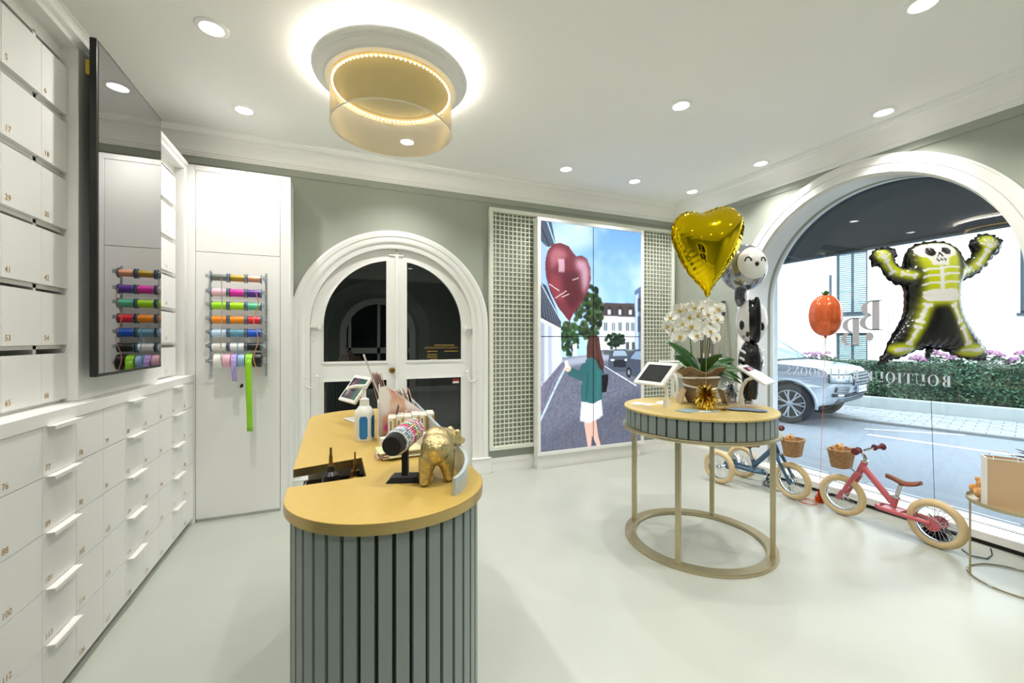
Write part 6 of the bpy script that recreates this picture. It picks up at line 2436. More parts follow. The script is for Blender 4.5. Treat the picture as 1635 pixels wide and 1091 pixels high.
# pile of printed sachets
SACH = [mat('sachet_rose', (222, 188, 186), 0.4, noise=0.25, scale=30), mat('sachet_cream', (230, 222, 200), 0.4, noise=0.15, scale=30), mat('sachet_green', (204, 206, 160), 0.4, noise=0.25, scale=30)]
rr = random.Random(8)
names = ['lowest', 'second', 'third', 'fourth', 'fifth', 'topmost']
for k in range(6):
    s_ = MB().box(-0.075, -0.045, 0, 0.075, 0.045, 0.0045)
    o = s_.build('sachet', SACH[k % 3], loc=(0.215 + rr.uniform(-.012, .012), 1.515 + rr.uniform(-.01, .01), CZ + 0.0046 * k), bevel=0.0015)
    o.rotation_euler = (0, 0, 0.25 + rr.uniform(-.35, .35))
    tag(o, '%s of the flat printed sachets piled behind the bracelet stand' % names[k], 'sachet', 'flat sachets on the counter')

# ------------------------------------------------------------------ bracelet stand
VELV = mat('black_velvet', (8, 8, 9), 0.95, noise=0.2, scale=90, sheen=0.25)
bs = thing('bracelet_stand', 'black velvet bar stand loaded with bead bracelets on the counter', 'stand', (0.190, 1.245, CZ))
bm_ = MB()
bm_.add([(-0.050, -0.035, 0), (0.050, -0.035, 0), (0.050, 0.035, 0), (-0.050, 0.035, 0), (-0.036, -0.024, 0.014), (0.036, -0.024, 0.014), (0.036, 0.024, 0.014), (-0.036, 0.024, 0.014)],
        [(0, 3, 2, 1), (4, 5, 6, 7), (0, 1, 5, 4), (1, 2, 6, 5), (2, 3, 7, 6), (3, 0, 4, 7)], RZ(-0.35))
bm_.build('base', VELV, bs, bevel=0.002)
MB().box(-0.009, -0.009, 0.012, 0.009, 0.009, 0.11, RZ(-0.35)).build('post', VELV, bs)
pA, pB = Vector((-0.046, -0.055, 0.114)), Vector((0.040, 0.100, 0.124))
barax = (pB - pA).normalized()
MB().tube([pA, pA + barax * 0.004, pB - barax * 0.004, pB], [0.026, 0.029, 0.029, 0.026], 32).build('bar', VELV, bs, smooth=50)
up_ = Vector((0, 0, 1))
e1 = (up_ - barax * up_.dot(barax)).normalized()
e2 = barax.cross(e1)
bead_me = {}
beadc = [(232, 232, 228), (226, 90, 160), (200, 30, 120), (130, 190, 210), (170, 170, 178), (240, 180, 200), (120, 180, 90), (230, 200, 110), (240, 140, 90), (150, 120, 190), (60, 150, 150), (210, 214, 222)]
BRC = [('pearl white', 0, 11), ('silver grey', 4, 0), ('pale blue', 3, 11), ('lilac and white', 0, 9), ('clear crystal', 11, 4), ('rose and white', 5, 0), ('magenta', 2, 1), ('bright pink', 1, 0), ('green and gold', 6, 7), ('coral and white', 0, 8),
       ('teal mixed', 10, 0), ('pink mixed', 5, 1), ('yellow mixed', 7, 0), ('violet mixed', 9, 5), ('rose pearl', 0, 1)]
bmats = [mat('bead_%d_%d_%d' % c, c, 0.2, 0.0, noise=0.08, scale=200, coat=0.5) for c in beadc]
for k in range(15):
    rr_ = random.Random(100 + k)
    t = 0.20 + 0.78 * k / 14
    c = pA.lerp(pB, t)
    wob = rr_.uniform(-.12, .12)
    o = thing('bracelet', '%s bead bracelet, number %d from the near end of the velvet bar' % (BRC[k][0], k + 1), 'bracelet', tuple(Vector((0.190, 1.245, CZ)) + c), 0, 'bead bracelets on the velvet bar')
    R_ = 0.0322
    for ci in (0, 1):
        b_ = MB()
        for q in range(30):
            if (q % 4 == 3) != (ci == 1):
                continue
            a = 2 * PI * q / 30
            p = e1 * (R_ * math.cos(a)) + e2 * (R_ * math.sin(a)) + barax * (wob * R_ * math.cos(a + k) + rr_.uniform(-.0007, .0007))
            b_.ell(tuple(p), 0.0036 + 0.0004 * (q % 2), 8, 5)
        b_.build('beads', bmats[BRC[k][1 + ci]], o, smooth=60)

# ------------------------------------------------------------------ golden bear figurine, walking away from the camera
BS = 0.88
br = thing('bear_figurine', 'golden bear figurine walking away, standing on the counter', 'figurine', (0.272, 1.200, CZ), math.radians(-14))
GLD = mat('gilded_resin', (208, 190, 140), 0.36, 1.0, noise=0.22, scale=40, bump=0.5, bscale=110)
b_ = MB()
b_.ell((0.0, 0.010, 0.090), (0.043, 0.062, 0.044), 48, 32)       # belly
b_.ell((0.0, -0.020, 0.102), (0.045, 0.042, 0.046), 48, 32)      # rump
b_.ell((0.0, 0.048, 0.106), (0.043, 0.046, 0.047), 48, 32)       # shoulder hump
b_.ell((0.020, 0.080, 0.108), (0.034, 0.034, 0.034), 40, 28)
b_.ell((0.046, 0.094, 0.104), (0.028, 0.028, 0.028), 40, 28)     # head turned to the right
b_.ell((0.070, 0.100, 0.094), (0.018, 0.014, 0.013), 16, 10)     # snout
b_.ell((0.062, 0.076, 0.126), (0.011, 0.007, 0.011), 12, 8)      # ears
b_.ell((0.040, 0.104, 0.132), (0.010, 0.007, 0.010), 12, 8)
for (x, y, dx, dy) in ((-0.026, -0.030, -0.007, -0.012), (0.027, -0.016, 0.007, 0.004), (-0.027, 0.056, 0.0, 0.018), (0.030, 0.056, 0.006, -0.006)):
    b_.ell((x * 0.9, y + 0.004, 0.074), (0.024, 0.032, 0.042), 36, 24)
    b_.tube([(x * 0.95, y, 0.080), (x + dx * 0.3, y + dy * 0.3, 0.050), (x + dx * 0.8, y + dy * 0.8, 0.026), (x + dx, y + dy, 0.010)], [0.025, 0.022, 0.016, 0.015], 28)
    b_.ell((x + dx, y + dy + 0.006, 0.009), (0.015, 0.020, 0.009), 14, 8)
b_.ell((0.0, -0.062, 0.112), (0.008, 0.008, 0.010), 12, 8)      # tail
ob = b_.build('bear_body', GLD, br, smooth=70)
md = ob.modifiers.new('weld', 'REMESH')
md.mode = 'VOXEL'
md.voxel_size = 0.0022
md.use_smooth_shade = True
md = ob.modifiers.new('relax', 'SMOOTH')
md.iterations = 24
md.factor = 0.5

ob.scale = (1.0, 1.0, 0.96)

# ================================================================== outside: street, kerb, planter, hedge, house, car, awning
G = -0.20
SA = math.radians(16)
SU = Vector((math.sin(SA), -math.cos(SA), 0))      # along the street, to the right
SN = Vector((math.cos(SA), math.sin(SA), 0))       # across the street, away from the shop
SO = Vector((9.33, 3.83, 0))                       # a point on the kerb


def SM(u, n, z):
    p = SO + SU * u + SN * n
    return Vector((p.x, p.y, z))


def street_box(mb, u0, u1, n0, n1, z0, z1):
    v = [SM(u0, n0, z0), SM(u1, n0, z0), SM(u1, n1, z0), SM(u0, n1, z0), SM(u0, n0, z1), SM(u1, n0, z1), SM(u1, n1, z1), SM(u0, n1, z1)]
    return mb.add(v, [(0, 3, 2, 1), (4, 5, 6, 7), (0, 1, 5, 4), (1, 2, 6, 5), (2, 3, 7, 6), (3, 0, 4, 7)])


ASPH = mat('pale_asphalt', (128, 136, 144), 0.85, noise=0.10, scale=40, bump=0.3, bscale=200)
PAVE = mat('concrete_pavers', (152, 156, 160), 0.8, noise=0.12, scale=14, bump=0.2, bscale=120)
road = MB()
road.box(4.24, -14, G - 0.2, 26, 26, G)
struct(road.build('floor_street', ASPH))
fac = MB()
fac.box(4.24, -6, G, 4.56, WCY - 1.10, 5.6)
fac.box(4.24, WCY + 1.10, G, 4.56, 12, 5.6)
fac.box(4.24, WCY - 1.10, 2.82, 4.56, WCY + 1.10, 5.6)
fac.box(4.30, WCY - 1.10, G, 4.56, WCY + 1.10, 0.0)
struct(fac.build('wall_street', mat('shop_front_plaster', (228, 228, 224), 0.8, noise=0.03)))
ROADLINE = mat('white_road_paint', (222, 220, 210), 0.7, noise=0.12, scale=30)
for (a, b_, w) in (((7.99, 4.04), (8.45, 2.20), 0.09), ((8.44, 4.31), (9.39, 3.40), 0.05)):
    p, q = Vector((*a, G)), Vector((*b_, G))
    d = (q - p).normalized()
    nn = Vector((-d.y, d.x, 0)) * w / 2
    o = MB().add([p - nn, q - nn, q + nn, p + nn, p - nn + Vector((0, 0, .004)), q - nn + Vector((0, 0, .004)), q + nn + Vector((0, 0, .004)), p + nn + Vector((0, 0, .004))],
                 [(0, 3, 2, 1), (4, 5, 6, 7), (0, 1, 5, 4), (1, 2, 6, 5), (2, 3, 7, 6), (3, 0, 4, 7)]).build('road_line', ROADLINE, smooth=0)
    tag(o, 'broad white line painted on the asphalt' if w > 0.06 else 'thin white line painted on the asphalt near the kerb', 'road marking')
# pavement of separate slabs
pv = struct(street_box(MB(), -14, 14, 0.12, 5.0, G, G + 0.028).build('floor_pavement', mat('paver_joint_sand', (116, 118, 118), 0.9, noise=0.1)))
kb = struct(street_box(MB(), -14, 14, 0.0, 0.115, G, G + 0.045).build('trim_5', mat('granite_kerb', (130, 132, 132), 0.8, noise=0.12, scale=20)))
rr = random.Random(2)
slab = MB().box(-0.145, -0.095, 0, 0.145, 0.095, 0.010).mesh('paver', 0)
slab.materials.append(PAVE)
cnt_ = 0
for r_ in range(9):
    for c_ in range(30):
        u = -2.2 + c_ * 0.30 + (0.15 if r_ % 2 else 0)
        n = 0.22 + r_ * 0.20
        p = SM(u, n, G + 0.028 + rr.uniform(-.003, .003))
        link_mesh('paver', slab, None, pv, tuple(p), (rr.uniform(-.008, .008), rr.uniform(-.008, .008), -PI / 2 + SA))
# planter wall
o = street_box(MB(), -8, 7, 1.98, 2.20, G + 0.02, 0.07).build('planter_wall', mat('smooth_concrete', (166, 174, 172), 0.75, noise=0.05, scale=6), bevel=0.01)
tag(o, 'long low concrete planter wall across the street below the hedge', 'wall')
o = street_box(MB(), -8, 7, 2.205, 3.25, G + 0.02, 0.05).build('planter_soil', mat('dark_soil', (50, 44, 38), 0.95, noise=0.2))
tag(o, 'dark soil bed behind the planter wall', 'soil')


def leaf_cloud(name, n, sampler, size, m, parent=None, seed=0, flat=0.0):
    rg = np.random.RandomState(seed)
    V, Fc = [], []
    for k in range(n):
        c, nrm = sampler(rg)
        d = Vector(rg.normal(size=3)).normalized()
        nrm = (Vector(nrm) + d * 0.7).normalized()
        t = nrm.cross(Vector(rg.normal(size=3))).normalized()
        s2 = nrm.cross(t)
        L_ = size * rg.uniform(.7, 1.3)
        c = Vector(c)
        o_ = len(V)
        V += [c - t * L_, c + s2 * L_ * 0.45 + nrm * 0.15 * L_, c + t * L_, c - s2 * L_ * 0.45 + nrm * 0.15 * L_]
        Fc.append((o_, o_ + 1, o_ + 2, o_ + 3))
    mbx = MB()
    mbx.v = [tuple(v) for v in V]
    mbx.f = Fc
    return mbx.build(name, m, parent, smooth=0, recalc=False)


LEAFG = []
for q, c in enumerate(((38, 70, 48), (52, 88, 60), (26, 50, 36), (84, 122, 88))):
    LEAFG.append(mat('hedge_leaf_%s' % 'abcd'[q], c, 0.55, noise=0.2, scale=6))
hedge = thing('hedge', 'long clipped green hedge behind the planter wall across the street', 'hedge', tuple(SM(0, 2.75, 0.05)))
base = SM(0, 2.75, 0.05)
HT = 0.80
hcore = street_box(MB(), -8, 7, 2.42, 3.10, 0.05, HT - 0.06)
hcore.v = [tuple(Vector(v) - base) for v in hcore.v]
hcore.build('hedge_core', mat('hedge_shade_green', (30, 50, 34), 0.9, noise=0.3, scale=12), hedge)


def hedge_sampler(rg):
    u = rg.uniform(-5.5, 4.5)
    if rg.rand() < 0.72:
        z = rg.uniform(0.08, HT)
        return SM(u, 2.36 + 0.08 * math.sin(u * 3.1 + z * 7) + rg.uniform(-.04, .08), z) - base, tuple(-SN)
    n = rg.uniform(2.36, 3.15)
    return SM(u, n, HT + rg.uniform(-.05, .04)) - base, (0, 0, 1)


for q in range(4):
    o = leaf_cloud('leaves', 7000, hedge_sampler, 0.034, LEAFG[q], hedge, 40 + q)
    o['kind'] = 'stuff'
# hydrangea heads above the hedge
FLW = [mat('hydrangea_mauve', (160, 112, 148), 0.7, noise=0.15, scale=30), mat('hydrangea_pink', (180, 132, 158), 0.7, noise=0.15, scale=30)]
hy_head = MB()
rg = np.random.RandomState(3)
for k in range(46):
    d = Vector(rg.normal(size=3)).normalized()
    d.z = abs(d.z) * 0.9 - 0.1
    t = d.cross(Vector((0.3, 0.5, 0.8))).normalized()
    s2 = d.cross(t)
    c = d * 0.072
    hy_head.add([c - t * 0.022, c + s2 * 0.022, c + t * 0.022, c - s2 * 0.022], [(0, 1, 2, 3)])
hy_me = hy_head.mesh('flower_head', 0, recalc=False)
for (nm, lb, us, zt) in (('hydrangea_bush', 'pink hydrangea bush rising above the hedge below the skeleton balloon', [(-0.62 + 1.75 * i / 21, rr.uniform(0.86, 1.08)) for i in range(22)], 0),
                         ('hydrangea_bush', 'small mauve hydrangea bush above the hedge behind the car bonnet', [(-2.75 + 0.5 * i / 5, rr.uniform(0.86, 1.0)) for i in range(6)], 0)):
    uc = sum(u for u, z in us) / len(us)
    b0 = SM(uc, 3.45, 0.0)
    hb = thing(nm, lb, 'shrub', tuple(b0), 0, 'hydrangea bushes behind the hedge')
    for i, (u, z) in enumerate(us):
        me = hy_me.copy()
        me.materials.clear()
        me.materials.append(FLW[i % 2])
        o = link_mesh('flower_head', me, None, hb, tuple(SM(u, 3.35 + rr.uniform(-.12, .1), z) - b0))
        s_ = rr.uniform(.8, 1.25)
        o.scale = (s_, s_, s_)

    def bs_(rg_, us=us, b0=b0):
        u, z = us[rg_.randint(len(us))]
        return SM(u + rg_.uniform(-.14, .14), 3.42 + rg_.uniform(-.1, .15), rg_.uniform(0.3, max(0.5, z - 0.06))) - b0, tuple(-SN + Vector((0, 0, 0.5)))
    o = leaf_cloud('leaves', 60 * len(us), bs_, 0.05, LEAFG[1], hb, 50)
    o['kind'] = 'stuff'
    MB().cyl(tuple(SM(uc, 3.45, 0.0) - b0), tuple(SM(uc, 3.45, 0.5) - b0), 0.02, n=8).build('stem', mat('plant_stalk', (90, 70, 60)), hb)
# leafy weeds in front of the hedge
for k, (u, wdt, hgt, lb) in enumerate(((-1.05, 0.20, 0.28, 'leafy weed beside the car bumper in front of the hedge'), (0.20, 0.22, 0.36, 'leafy weed beside the long black string in front of the hedge'), (1.28, 0.55, 0.34, 'broad leafy weed right of the shop lettering in front of the hedge'), (2.15, 0.30, 0.36, 'broad leaved weed at the right edge in front of the hedge'))):
    b0 = SM(u, 2.28, 0.05)
    wp = thing('leafy_weed', lb, 'plant', tuple(b0), 0, 'weeds along the hedge')
    o = MB()
    for q in range(int(26 * wdt / 0.2)):
        p = SM(u + rr.uniform(-wdt, wdt), 2.27 + rr.uniform(-.03, .04), 0.05 + rr.uniform(0.02, hgt)) - b0
        leaf_mesh(o, tuple(p), rr.uniform(0, 6.28), rr.uniform(.08, .13), 0.024, 0.04, rr.uniform(0.0, .8))
    o.build('leaves', LEAFG[3], wp, smooth=60, recalc=False)
    MB().cyl((0, 0, 0), (0, 0, hgt * 0.8), 0.006, n=6).build('stem', mat('plant_stalk', (90, 70, 60)), wp)

# ------------------------------------------------------------------ white house across the street
HN = 4.05
HOUSE = mat('white_house_render', (240, 240, 236), 0.85, noise=0.015, scale=2)
WING = pane_mat('house_window_glass', (0.75, 0.86, 0.88), 1.5, 2.0)
FRAMEM = mat('slate_window_frame', (64, 78, 88), 0.5, noise=0.03)
BLIND = mat('pale_blind_slat', (176, 206, 208), 0.5, noise=0.03)
house = thing('white_house', 'plain white house with tall shuttered windows across the street', 'house', tuple(SM(0, HN, G)))
hb0 = SM(0, HN, G)


def hpt(u, n, z):
    return SM(u, HN + n, z) - hb0


def hbox(mb, u0, u1, n0, n1, z0, z1):
    v = [hpt(u0, n0, z0), hpt(u1, n0, z0), hpt(u1, n1, z0), hpt(u0, n1, z0), hpt(u0, n0, z1), hpt(u1, n0, z1), hpt(u1, n1, z1), hpt(u0, n1, z1)]
    return mb.add(v, [(0, 3, 2, 1), (4, 5, 6, 7), (0, 1, 5, 4), (1, 2, 6, 5), (2, 3, 7, 6), (3, 0, 4, 7)])


def house_u(x, y):
    """street coordinate and height at which a line of sight meets the house front"""
    a = (x - 817.5) / 670.0
    d = view_f + view_r * a
    t = (SO.dot(SN) + HN) / d.dot(SN)
    p = d * t
    return (p - SO).dot(SU), CAM_H + (541.0 - y) / 670.0 * t


uA, zA = house_u(1334, 404)
uB, zB = house_u(1385, 500)
u2, z2a = house_u(1334, 532)
_, z2b = house_u(1385, 584)
uC, zC0 = house_u(1629, 500)
wins = [(uA, uB, zB, zA), (uA, uB, min(z2b, 0.75), z2a), (uC, uC + (uB - uA), zC0, zA)]
us = sorted({-9.0, uA, uB, uC, uC + (uB - uA), 8.0})
wl = MB()
HTOP = 7.5
for a, b_ in zip(us[:-1], us[1:]):
    holes = sorted([(z0, z1) for (p, q, z0, z1) in wins if p <= a + 1e-6 and q >= b_ - 1e-6])
    z = G
    for (z0, z1) in holes:
        hbox(wl, a, b_, 0, 0.3, z, z0)
        z = z1
    hbox(wl, a, b_, 0, 0.3, z, HTOP)
wl.build('wall', HOUSE, house, smooth=0)
for (a, b_, z0, z1) in wins:
    wf = MB()
    fwd = 0.05
    for (p, q, r_, s_) in ((a, b_, z0, z0 + fwd), (a, b_, z1 - fwd, z1), (a, a + fwd, z0, z1), (b_ - fwd, b_, z0, z1), ((a + b_) / 2 - fwd / 2, (a + b_) / 2 + fwd / 2, z0, z1)):
        hbox(wf, p, q, 0.12, 0.18, r_, s_)
    wfo = wf.build('window', FRAMEM, house, smooth=0)
    for (p, q) in ((a + fwd, (a + b_) / 2 - fwd / 2), ((a + b_) / 2 + fwd / 2, b_ - fwd)):
        hbox(MB(), p, q, 0.145, 0.155, z0 + fwd, z1 - fwd).build('pane', WING, wfo, smooth=0)
    bl = MB()
    nbl = int((z1 - z0) / 0.055)
    for k in range(nbl):
        zz = z0 + 0.03 + (z1 - z0 - 0.06) * k / nbl
        bl.add([hpt(a, 0.21, zz), hpt(b_, 0.21, zz), hpt(b_, 0.24, zz + 0.04), hpt(a, 0.24, zz + 0.04)], [(0, 1, 2, 3)])
    bl.build('blind', BLIND, wfo, smooth=0)
    hbox(MB(), a - 0.05, b_ + 0.05, -0.06, 0.12, z0 - 0.05, z0).build('window_sill', FRAMEM, house, smooth=0)
dp = MB()
dp.tube([hpt(uA - 0.10, -0.06, zB - 0.1), hpt(uA - 0.10, -0.06, zA - 0.6)], 0.03, 8)
dp.build('shutter_rail', FRAMEM, house)

# ------------------------------------------------------------------ awning over the window
AX0, AX1 = 4.56, 6.0
AW = mat('charcoal_awning_cloth', (33, 37, 41), 0.8, noise=0.08, scale=30)
aw = thing('awning', 'large charcoal fabric awning outside above the arched window', 'awning', (4.56, WCY, 2.45))
MB().add([(0, -4.0, 0.50), (1.44, -4.0, 0.0), (1.44, 4.0, 0.0), (0, 4.0, 0.50), (0, -4.0, 0.515), (1.44, -4.0, 0.015), (1.44, 4.0, 0.015), (0, 4.0, 0.515)],
         [(0, 3, 2, 1), (4, 5, 6, 7), (0, 1, 5, 4), (1, 2, 6, 5), (2, 3, 7, 6), (3, 0, 4, 7)]).build('cloth', AW, aw, smooth=0)
MB().box(1.42, -4.0, -0.01, 1.46, 4.0, 0.16).build('valance', AW, aw, smooth=0)
MB().cyl((1.40, -4.0, 0.005), (1.40, 4.0, 0.005), 0.025, n=10).build('front_bar', FRAMEM, aw)
for y in (-3.2, -1.6, 1.75, 3.3):
    MB().tube([(0.02, y, 0.20), (0.7, y + 0.2, 0.16), (1.40, y, 0.02)], 0.02, 8).build('folding_arm', FRAMEM, aw)

# ------------------------------------------------------------------ silver car
CARA = math.radians(13)
cu = Vector((math.sin(CARA), -math.cos(CARA), 0))         # heading
cn = Vector((math.cos(CARA), math.sin(CARA), 0))          # across, away from the shop
CW = 0.94                                                  # half width
c0 = Vector((7.65, 5.12, 0)) + cu * 0.83 + cn * CW         # middle of the nose
car = thing('silver_car', 'silver off-road car parked on the street behind the window', 'car', (c0.x, c0.y, G), 0)
# local car frame: x = across (near side negative), y = backwards from the nose, z up
car.rotation_euler = (0, 0, math.atan2(cn.y, cn.x))
SILVER = mat('silver_car_paint', (164, 174, 184), 0.22, 0.35, noise=0.02, coat=0.8)
TRIM = mat('dark_car_trim', (40, 44, 50), 0.5, noise=0.05)
CGL = pane_mat('car_window_glass', (0.42, 0.52, 0.55), 1.5, 2.2)
RUB = mat('black_tyre_rubber', (30, 31, 33), 0.8, noise=0.1)
ALLOY = mat('light_alloy', (178, 184, 190), 0.28, 0.9, noise=0.04)


def arc(cx_, cz_, r, a0_, a1_, n):
    return [(cx_ + r * math.cos(a0_ + (a1_ - a0_) * i / n), cz_ + r * math.sin(a0_ + (a1_ - a0_) * i / n)) for i in range(n + 1)]


WRR = 0.365
FAX, RAX = 0.83, 3.75
profl = [(0.20, 0.40), (0.10, 0.46), (0.05, 0.56), (0.01, 0.70), (0.0, 0.80), (0.015, 0.90), (0.05, 0.985), (0.12, 1.035), (0.40, 1.085), (0.80, 1.125), (1.20, 1.150), (1.42, 1.165), (2.6, 1.185), (4.4, 1.20), (4.75, 1.15), (4.85, 0.80), (4.80, 0.42)]
profl += [(RAX + 0.46, 0.38)] + arc(RAX, WRR, 0.44, 0.05, PI - 0.05, 14) + [(RAX - 0.46, 0.34), (FAX + 0.46, 0.34)] + arc(FAX, WRR, 0.44, 0.05, PI - 0.05, 18) + [(FAX - 0.45, 0.36)]
NSL = 9
V, Fc = [], []
npf = len(profl)
for q in range(NSL):
    w = -1 + 2 * q / (NSL - 1)
    for (y, z) in profl:
        front = max(0, 1 - y / 0.9)
        hwid = CW * (1 - 0.16 * front ** 2.2) * (1 - 0.035 * max(0, (z - 0.75) / 0.4))
        yy = y + 0.30 * abs(w) ** 3.0 * max(0, 1 - y / 0.35) * (0.9 if z < 1.0 else 1.0)
        zz = z - (0.045 * abs(w) ** 4 if (z > 1.0) else 0)
        V.append((hwid * math.copysign(abs(w) ** 0.6, w), yy, zz))
for q in range(NSL - 1):
    for i in range(npf):
        i2 = (i + 1) % npf
        Fc.append((q * npf + i, q * npf + i2, (q + 1) * npf + i2, (q + 1) * npf + i))
tris = geometry.tessellate_polygon([[Vector((p[0], p[1], 0)) for p in profl]])
for t in tris:
    Fc.append(tuple(reversed(t)))
    Fc.append(tuple(i + (NSL - 1) * npf for i in t))
MB().add(V, Fc).build('body', SILVER, car, smooth=40, bevel=0.02, seg=3)
# wheel arch flare
for s_ in (-1, 1):
    for ax_ in (FAX, RAX):
        fl_ = MB()
        fl_.tube([(s_ * (CW * (0.975 if ax_ < 2 else 1.0) - 0.015), y, z) for (y, z) in arc(ax_, WRR, 0.445, -0.12, PI + 0.12, 24)], 0.026, 8)
        fl_.build('wheel_arch', SILVER, car, smooth=60)
# greenhouse
gpro = [(1.16, 1.14), (1.86, 1.68), (2.15, 1.765), (3.2, 1.79), (4.2, 1.70), (4.65, 1.20)]
V, Fc = [], []
for q in range(5):
    w = -1 + q / 2
    for (y, z) in gpro:
        hwid = 0.86 - 0.20 * (z - 1.15) / 0.6
        V.append((hwid * w, y + 0.06 * (1 - w * w) * (-1 if y < 3 else 1), z - (0.03 * abs(w) ** 3 if z > 1.5 else 0)))
n_ = len(gpro)
for q in range(4):
    for i in range(n_):
        Fc.append((q * n_ + i, q * n_ + (i + 1) % n_, (q + 1) * n_ + (i + 1) % n_, (q + 1) * n_ + i))
Fc += [tuple(range(n_)), tuple(4 * n_ + i for i in reversed(range(n_)))]
MB().add(V, Fc).build('cabin', mat('dim_car_interior', (112, 126, 132), 0.5, noise=0.1), car, smooth=40)
gl = MB()
P = []
for j in range(9):
    w = -1 + j / 4
    row = []
    for (y, z) in ((1.18, 1.155), (1.51, 1.41), (1.84, 1.66)):
        hwid = 0.84 - 0.20 * (z - 1.15) / 0.6
        row.append((hwid * w, y - 0.012 - 0.06 * (1 - w * w), z + 0.012))
    P.append(row)
gl.grid(P)
gl.build('windscreen', mat('pale_windscreen', (134, 172, 178), 0.05, noise=0.3, scale=2, spec=0.9, coat=0.8), car, smooth=60, recalc=False)
rf = MB()
for s_ in (-1, 1):
    rf.tube([(s_ * 0.855, 1.12, 1.145), (s_ * 0.775, 1.51, 1.43), (s_ * 0.70, 1.86, 1.685), (s_ * 0.665, 2.2, 1.77)], 0.030, 8)
rf.box(-0.66, 1.95, 1.70, 0.66, 4.2, 1.82)
rf.build('roof_frame', SILVER, car, smooth=50, bevel=0.015)
sg = MB()
for s_ in (-1, 1):
    sg.add([(s_ * 0.862, 1.62, 1.17), (s_ * 0.705, 2.20, 1.66), (s_ * 0.69, 4.0, 1.67), (s_ * 0.845, 4.3, 1.19)], [(0, 1, 2, 3)])
sg.build('side_window', mat('dark_side_glass', (60, 74, 80), 0.05, spec=0.9, noise=0.05), car, smooth=0, recalc=False)
MB().box(-0.86, 1.08, 1.120, 0.86, 1.20, 1.152).build('wiper_cowl', TRIM, car)
for s_ in (-1, 1):
    mr = MB()
    mr.ell((s_ * 1.03, 1.72, 1.22), (0.13, 0.06, 0.085), 16, 10)
    mr.tube([(s_ * 0.88, 1.72, 1.17), (s_ * 0.98, 1.72, 1.20)], 0.025, 8)
    mr.build('wing_mirror', SILVER, car, smooth=60)


def nose_pt(w, z, off=0.0):
    """point on the curved nose of the car"""
    yb = 0.0
    pts = profl[:9]
    for (a, b_) in zip(pts[:-1], pts[1:]):
        if a[1] <= z <= b_[1]:
            f = (z - a[1]) / (b_[1] - a[1])
            yb = a[0] + (b_[0] - a[0]) * f
    ww = math.copysign(abs(w) ** (1 / 0.6), w)
    front = max(0, 1 - yb / 0.9)
    hwid = CW * (1 - 0.16 * front ** 2.2)
    y = yb + 0.30 * abs(ww) ** 3.0 * max(0, 1 - yb / 0.35) * 0.9
    return Vector((hwid * w, y - off, z))


def nose_patch(mbx, w0, w1, z0, z1, off, n=10, m=3, skew=0.0):
    P = []
    for i in range(n + 1):
        w = w0 + (w1 - w0) * i / n
        P.append([nose_pt(w, z0 + (z1 - z0) * j / m + skew * (w - w0), off) for j in range(m + 1)])
    return mbx.grid(P)


nose_patch(MB(), -0.50, 0.50, 0.745, 0.955, 0.012, 14, 4).build('grille', mat('grille_dark', (74, 82, 90), 0.4, 0.5, noise=0.1), car, smooth=60, solid=0.02, recalc=False)
CHR2 = mat('satin_grille_bar', (200, 206, 212), 0.25, 0.8, noise=0.05)
for q in range(4):
    z = 0.765 + q * 0.052
    g_ = MB()
    g_.tube([nose_pt(-0.49 + 0.98 * i / 14, z, 0.028) for i in range(15)], 0.009, 6)
    g_.build('grille_bar', CHR2, car, smooth=60)
    g_ = MB()
    for i in range(15):
        p = nose_pt(-0.47 + 0.94 * i / 14, z + 0.026, 0.028)
        g_.box(p.x - 0.006, p.y - 0.006, p.z - 0.02, p.x + 0.006, p.y + 0.006, p.z + 0.02)
    g_.build('grille_mesh', CHR2, car, smooth=0)
for s_ in (-1, 1):
    hl = nose_patch(MB(), s_ * 0.54, s_ * 0.985, 0.79, 0.93, 0.012, 12, 3)
    h_ = hl.build('headlight', mat('headlight_glass', (176, 190, 200), 0.08, 0.3, noise=0.3, scale=20, coat=0.8), car, smooth=60, solid=0.02, recalc=False)
    P = [nose_pt(s_ * (0.54 + 0.445 * i / 12), 0.935, 0.02) for i in range(13)] + [nose_pt(s_ * (0.985 - 0.445 * i / 12), 0.785, 0.02) for i in range(13)]
    MB().tube(P, 0.010, 6, closed=True).build('headlight_rim', TRIM, h_, smooth=60)
    ring = MB()
    c = nose_pt(s_ * 0.70, 0.86, 0.03)
    ring.lathe([(0.03, 0), (0.05, 0), (0.05, 0.012), (0.03, 0.012)], 20, T(*c) @ RX(PI / 2), closed=True)
    ring.build('lamp_ring', CHR2, h_)
    vt = MB()
    nose_patch(vt, s_ * 0.62, s_ * 0.90, 0.625, 0.715, 0.008, 8, 2)
    v_ = vt.build('air_vent', TRIM, car, smooth=60, solid=0.012, recalc=False)
    for q in range(3):
        MB().tube([nose_pt(s_ * (0.63 + 0.26 * i / 6), 0.642 + 0.028 * q, 0.018) for i in range(7)], 0.007, 6).build('vent_bar', CHR2, v_)
lw = MB()
nose_patch(lw, -0.93, 0.93, 0.545, 0.60, 0.012, 20, 2)
lw.build('lower_intake', TRIM, car, smooth=60, solid=0.016, recalc=False)
sk_ = MB()
nose_patch(sk_, -0.80, 0.80, 0.43, 0.50, 0.010, 16, 2)
sk_.build('bumper_skid', mat('dark_bumper', (84, 92, 100), 0.6, noise=0.05), car, smooth=60, solid=0.016, recalc=False)
fg = MB()
for s_ in (-1, 1):
    nose_patch(fg, s_ * 0.74, s_ * 0.86, 0.556, 0.59, 0.024, 4, 1)
fg.build('fog_lamp', mat('fog_lamp_glass', (220, 228, 232), 0.1, noise=0.1), car, smooth=60, recalc=False)
pc_ = nose_pt(0.0, 0.68, 0.03)
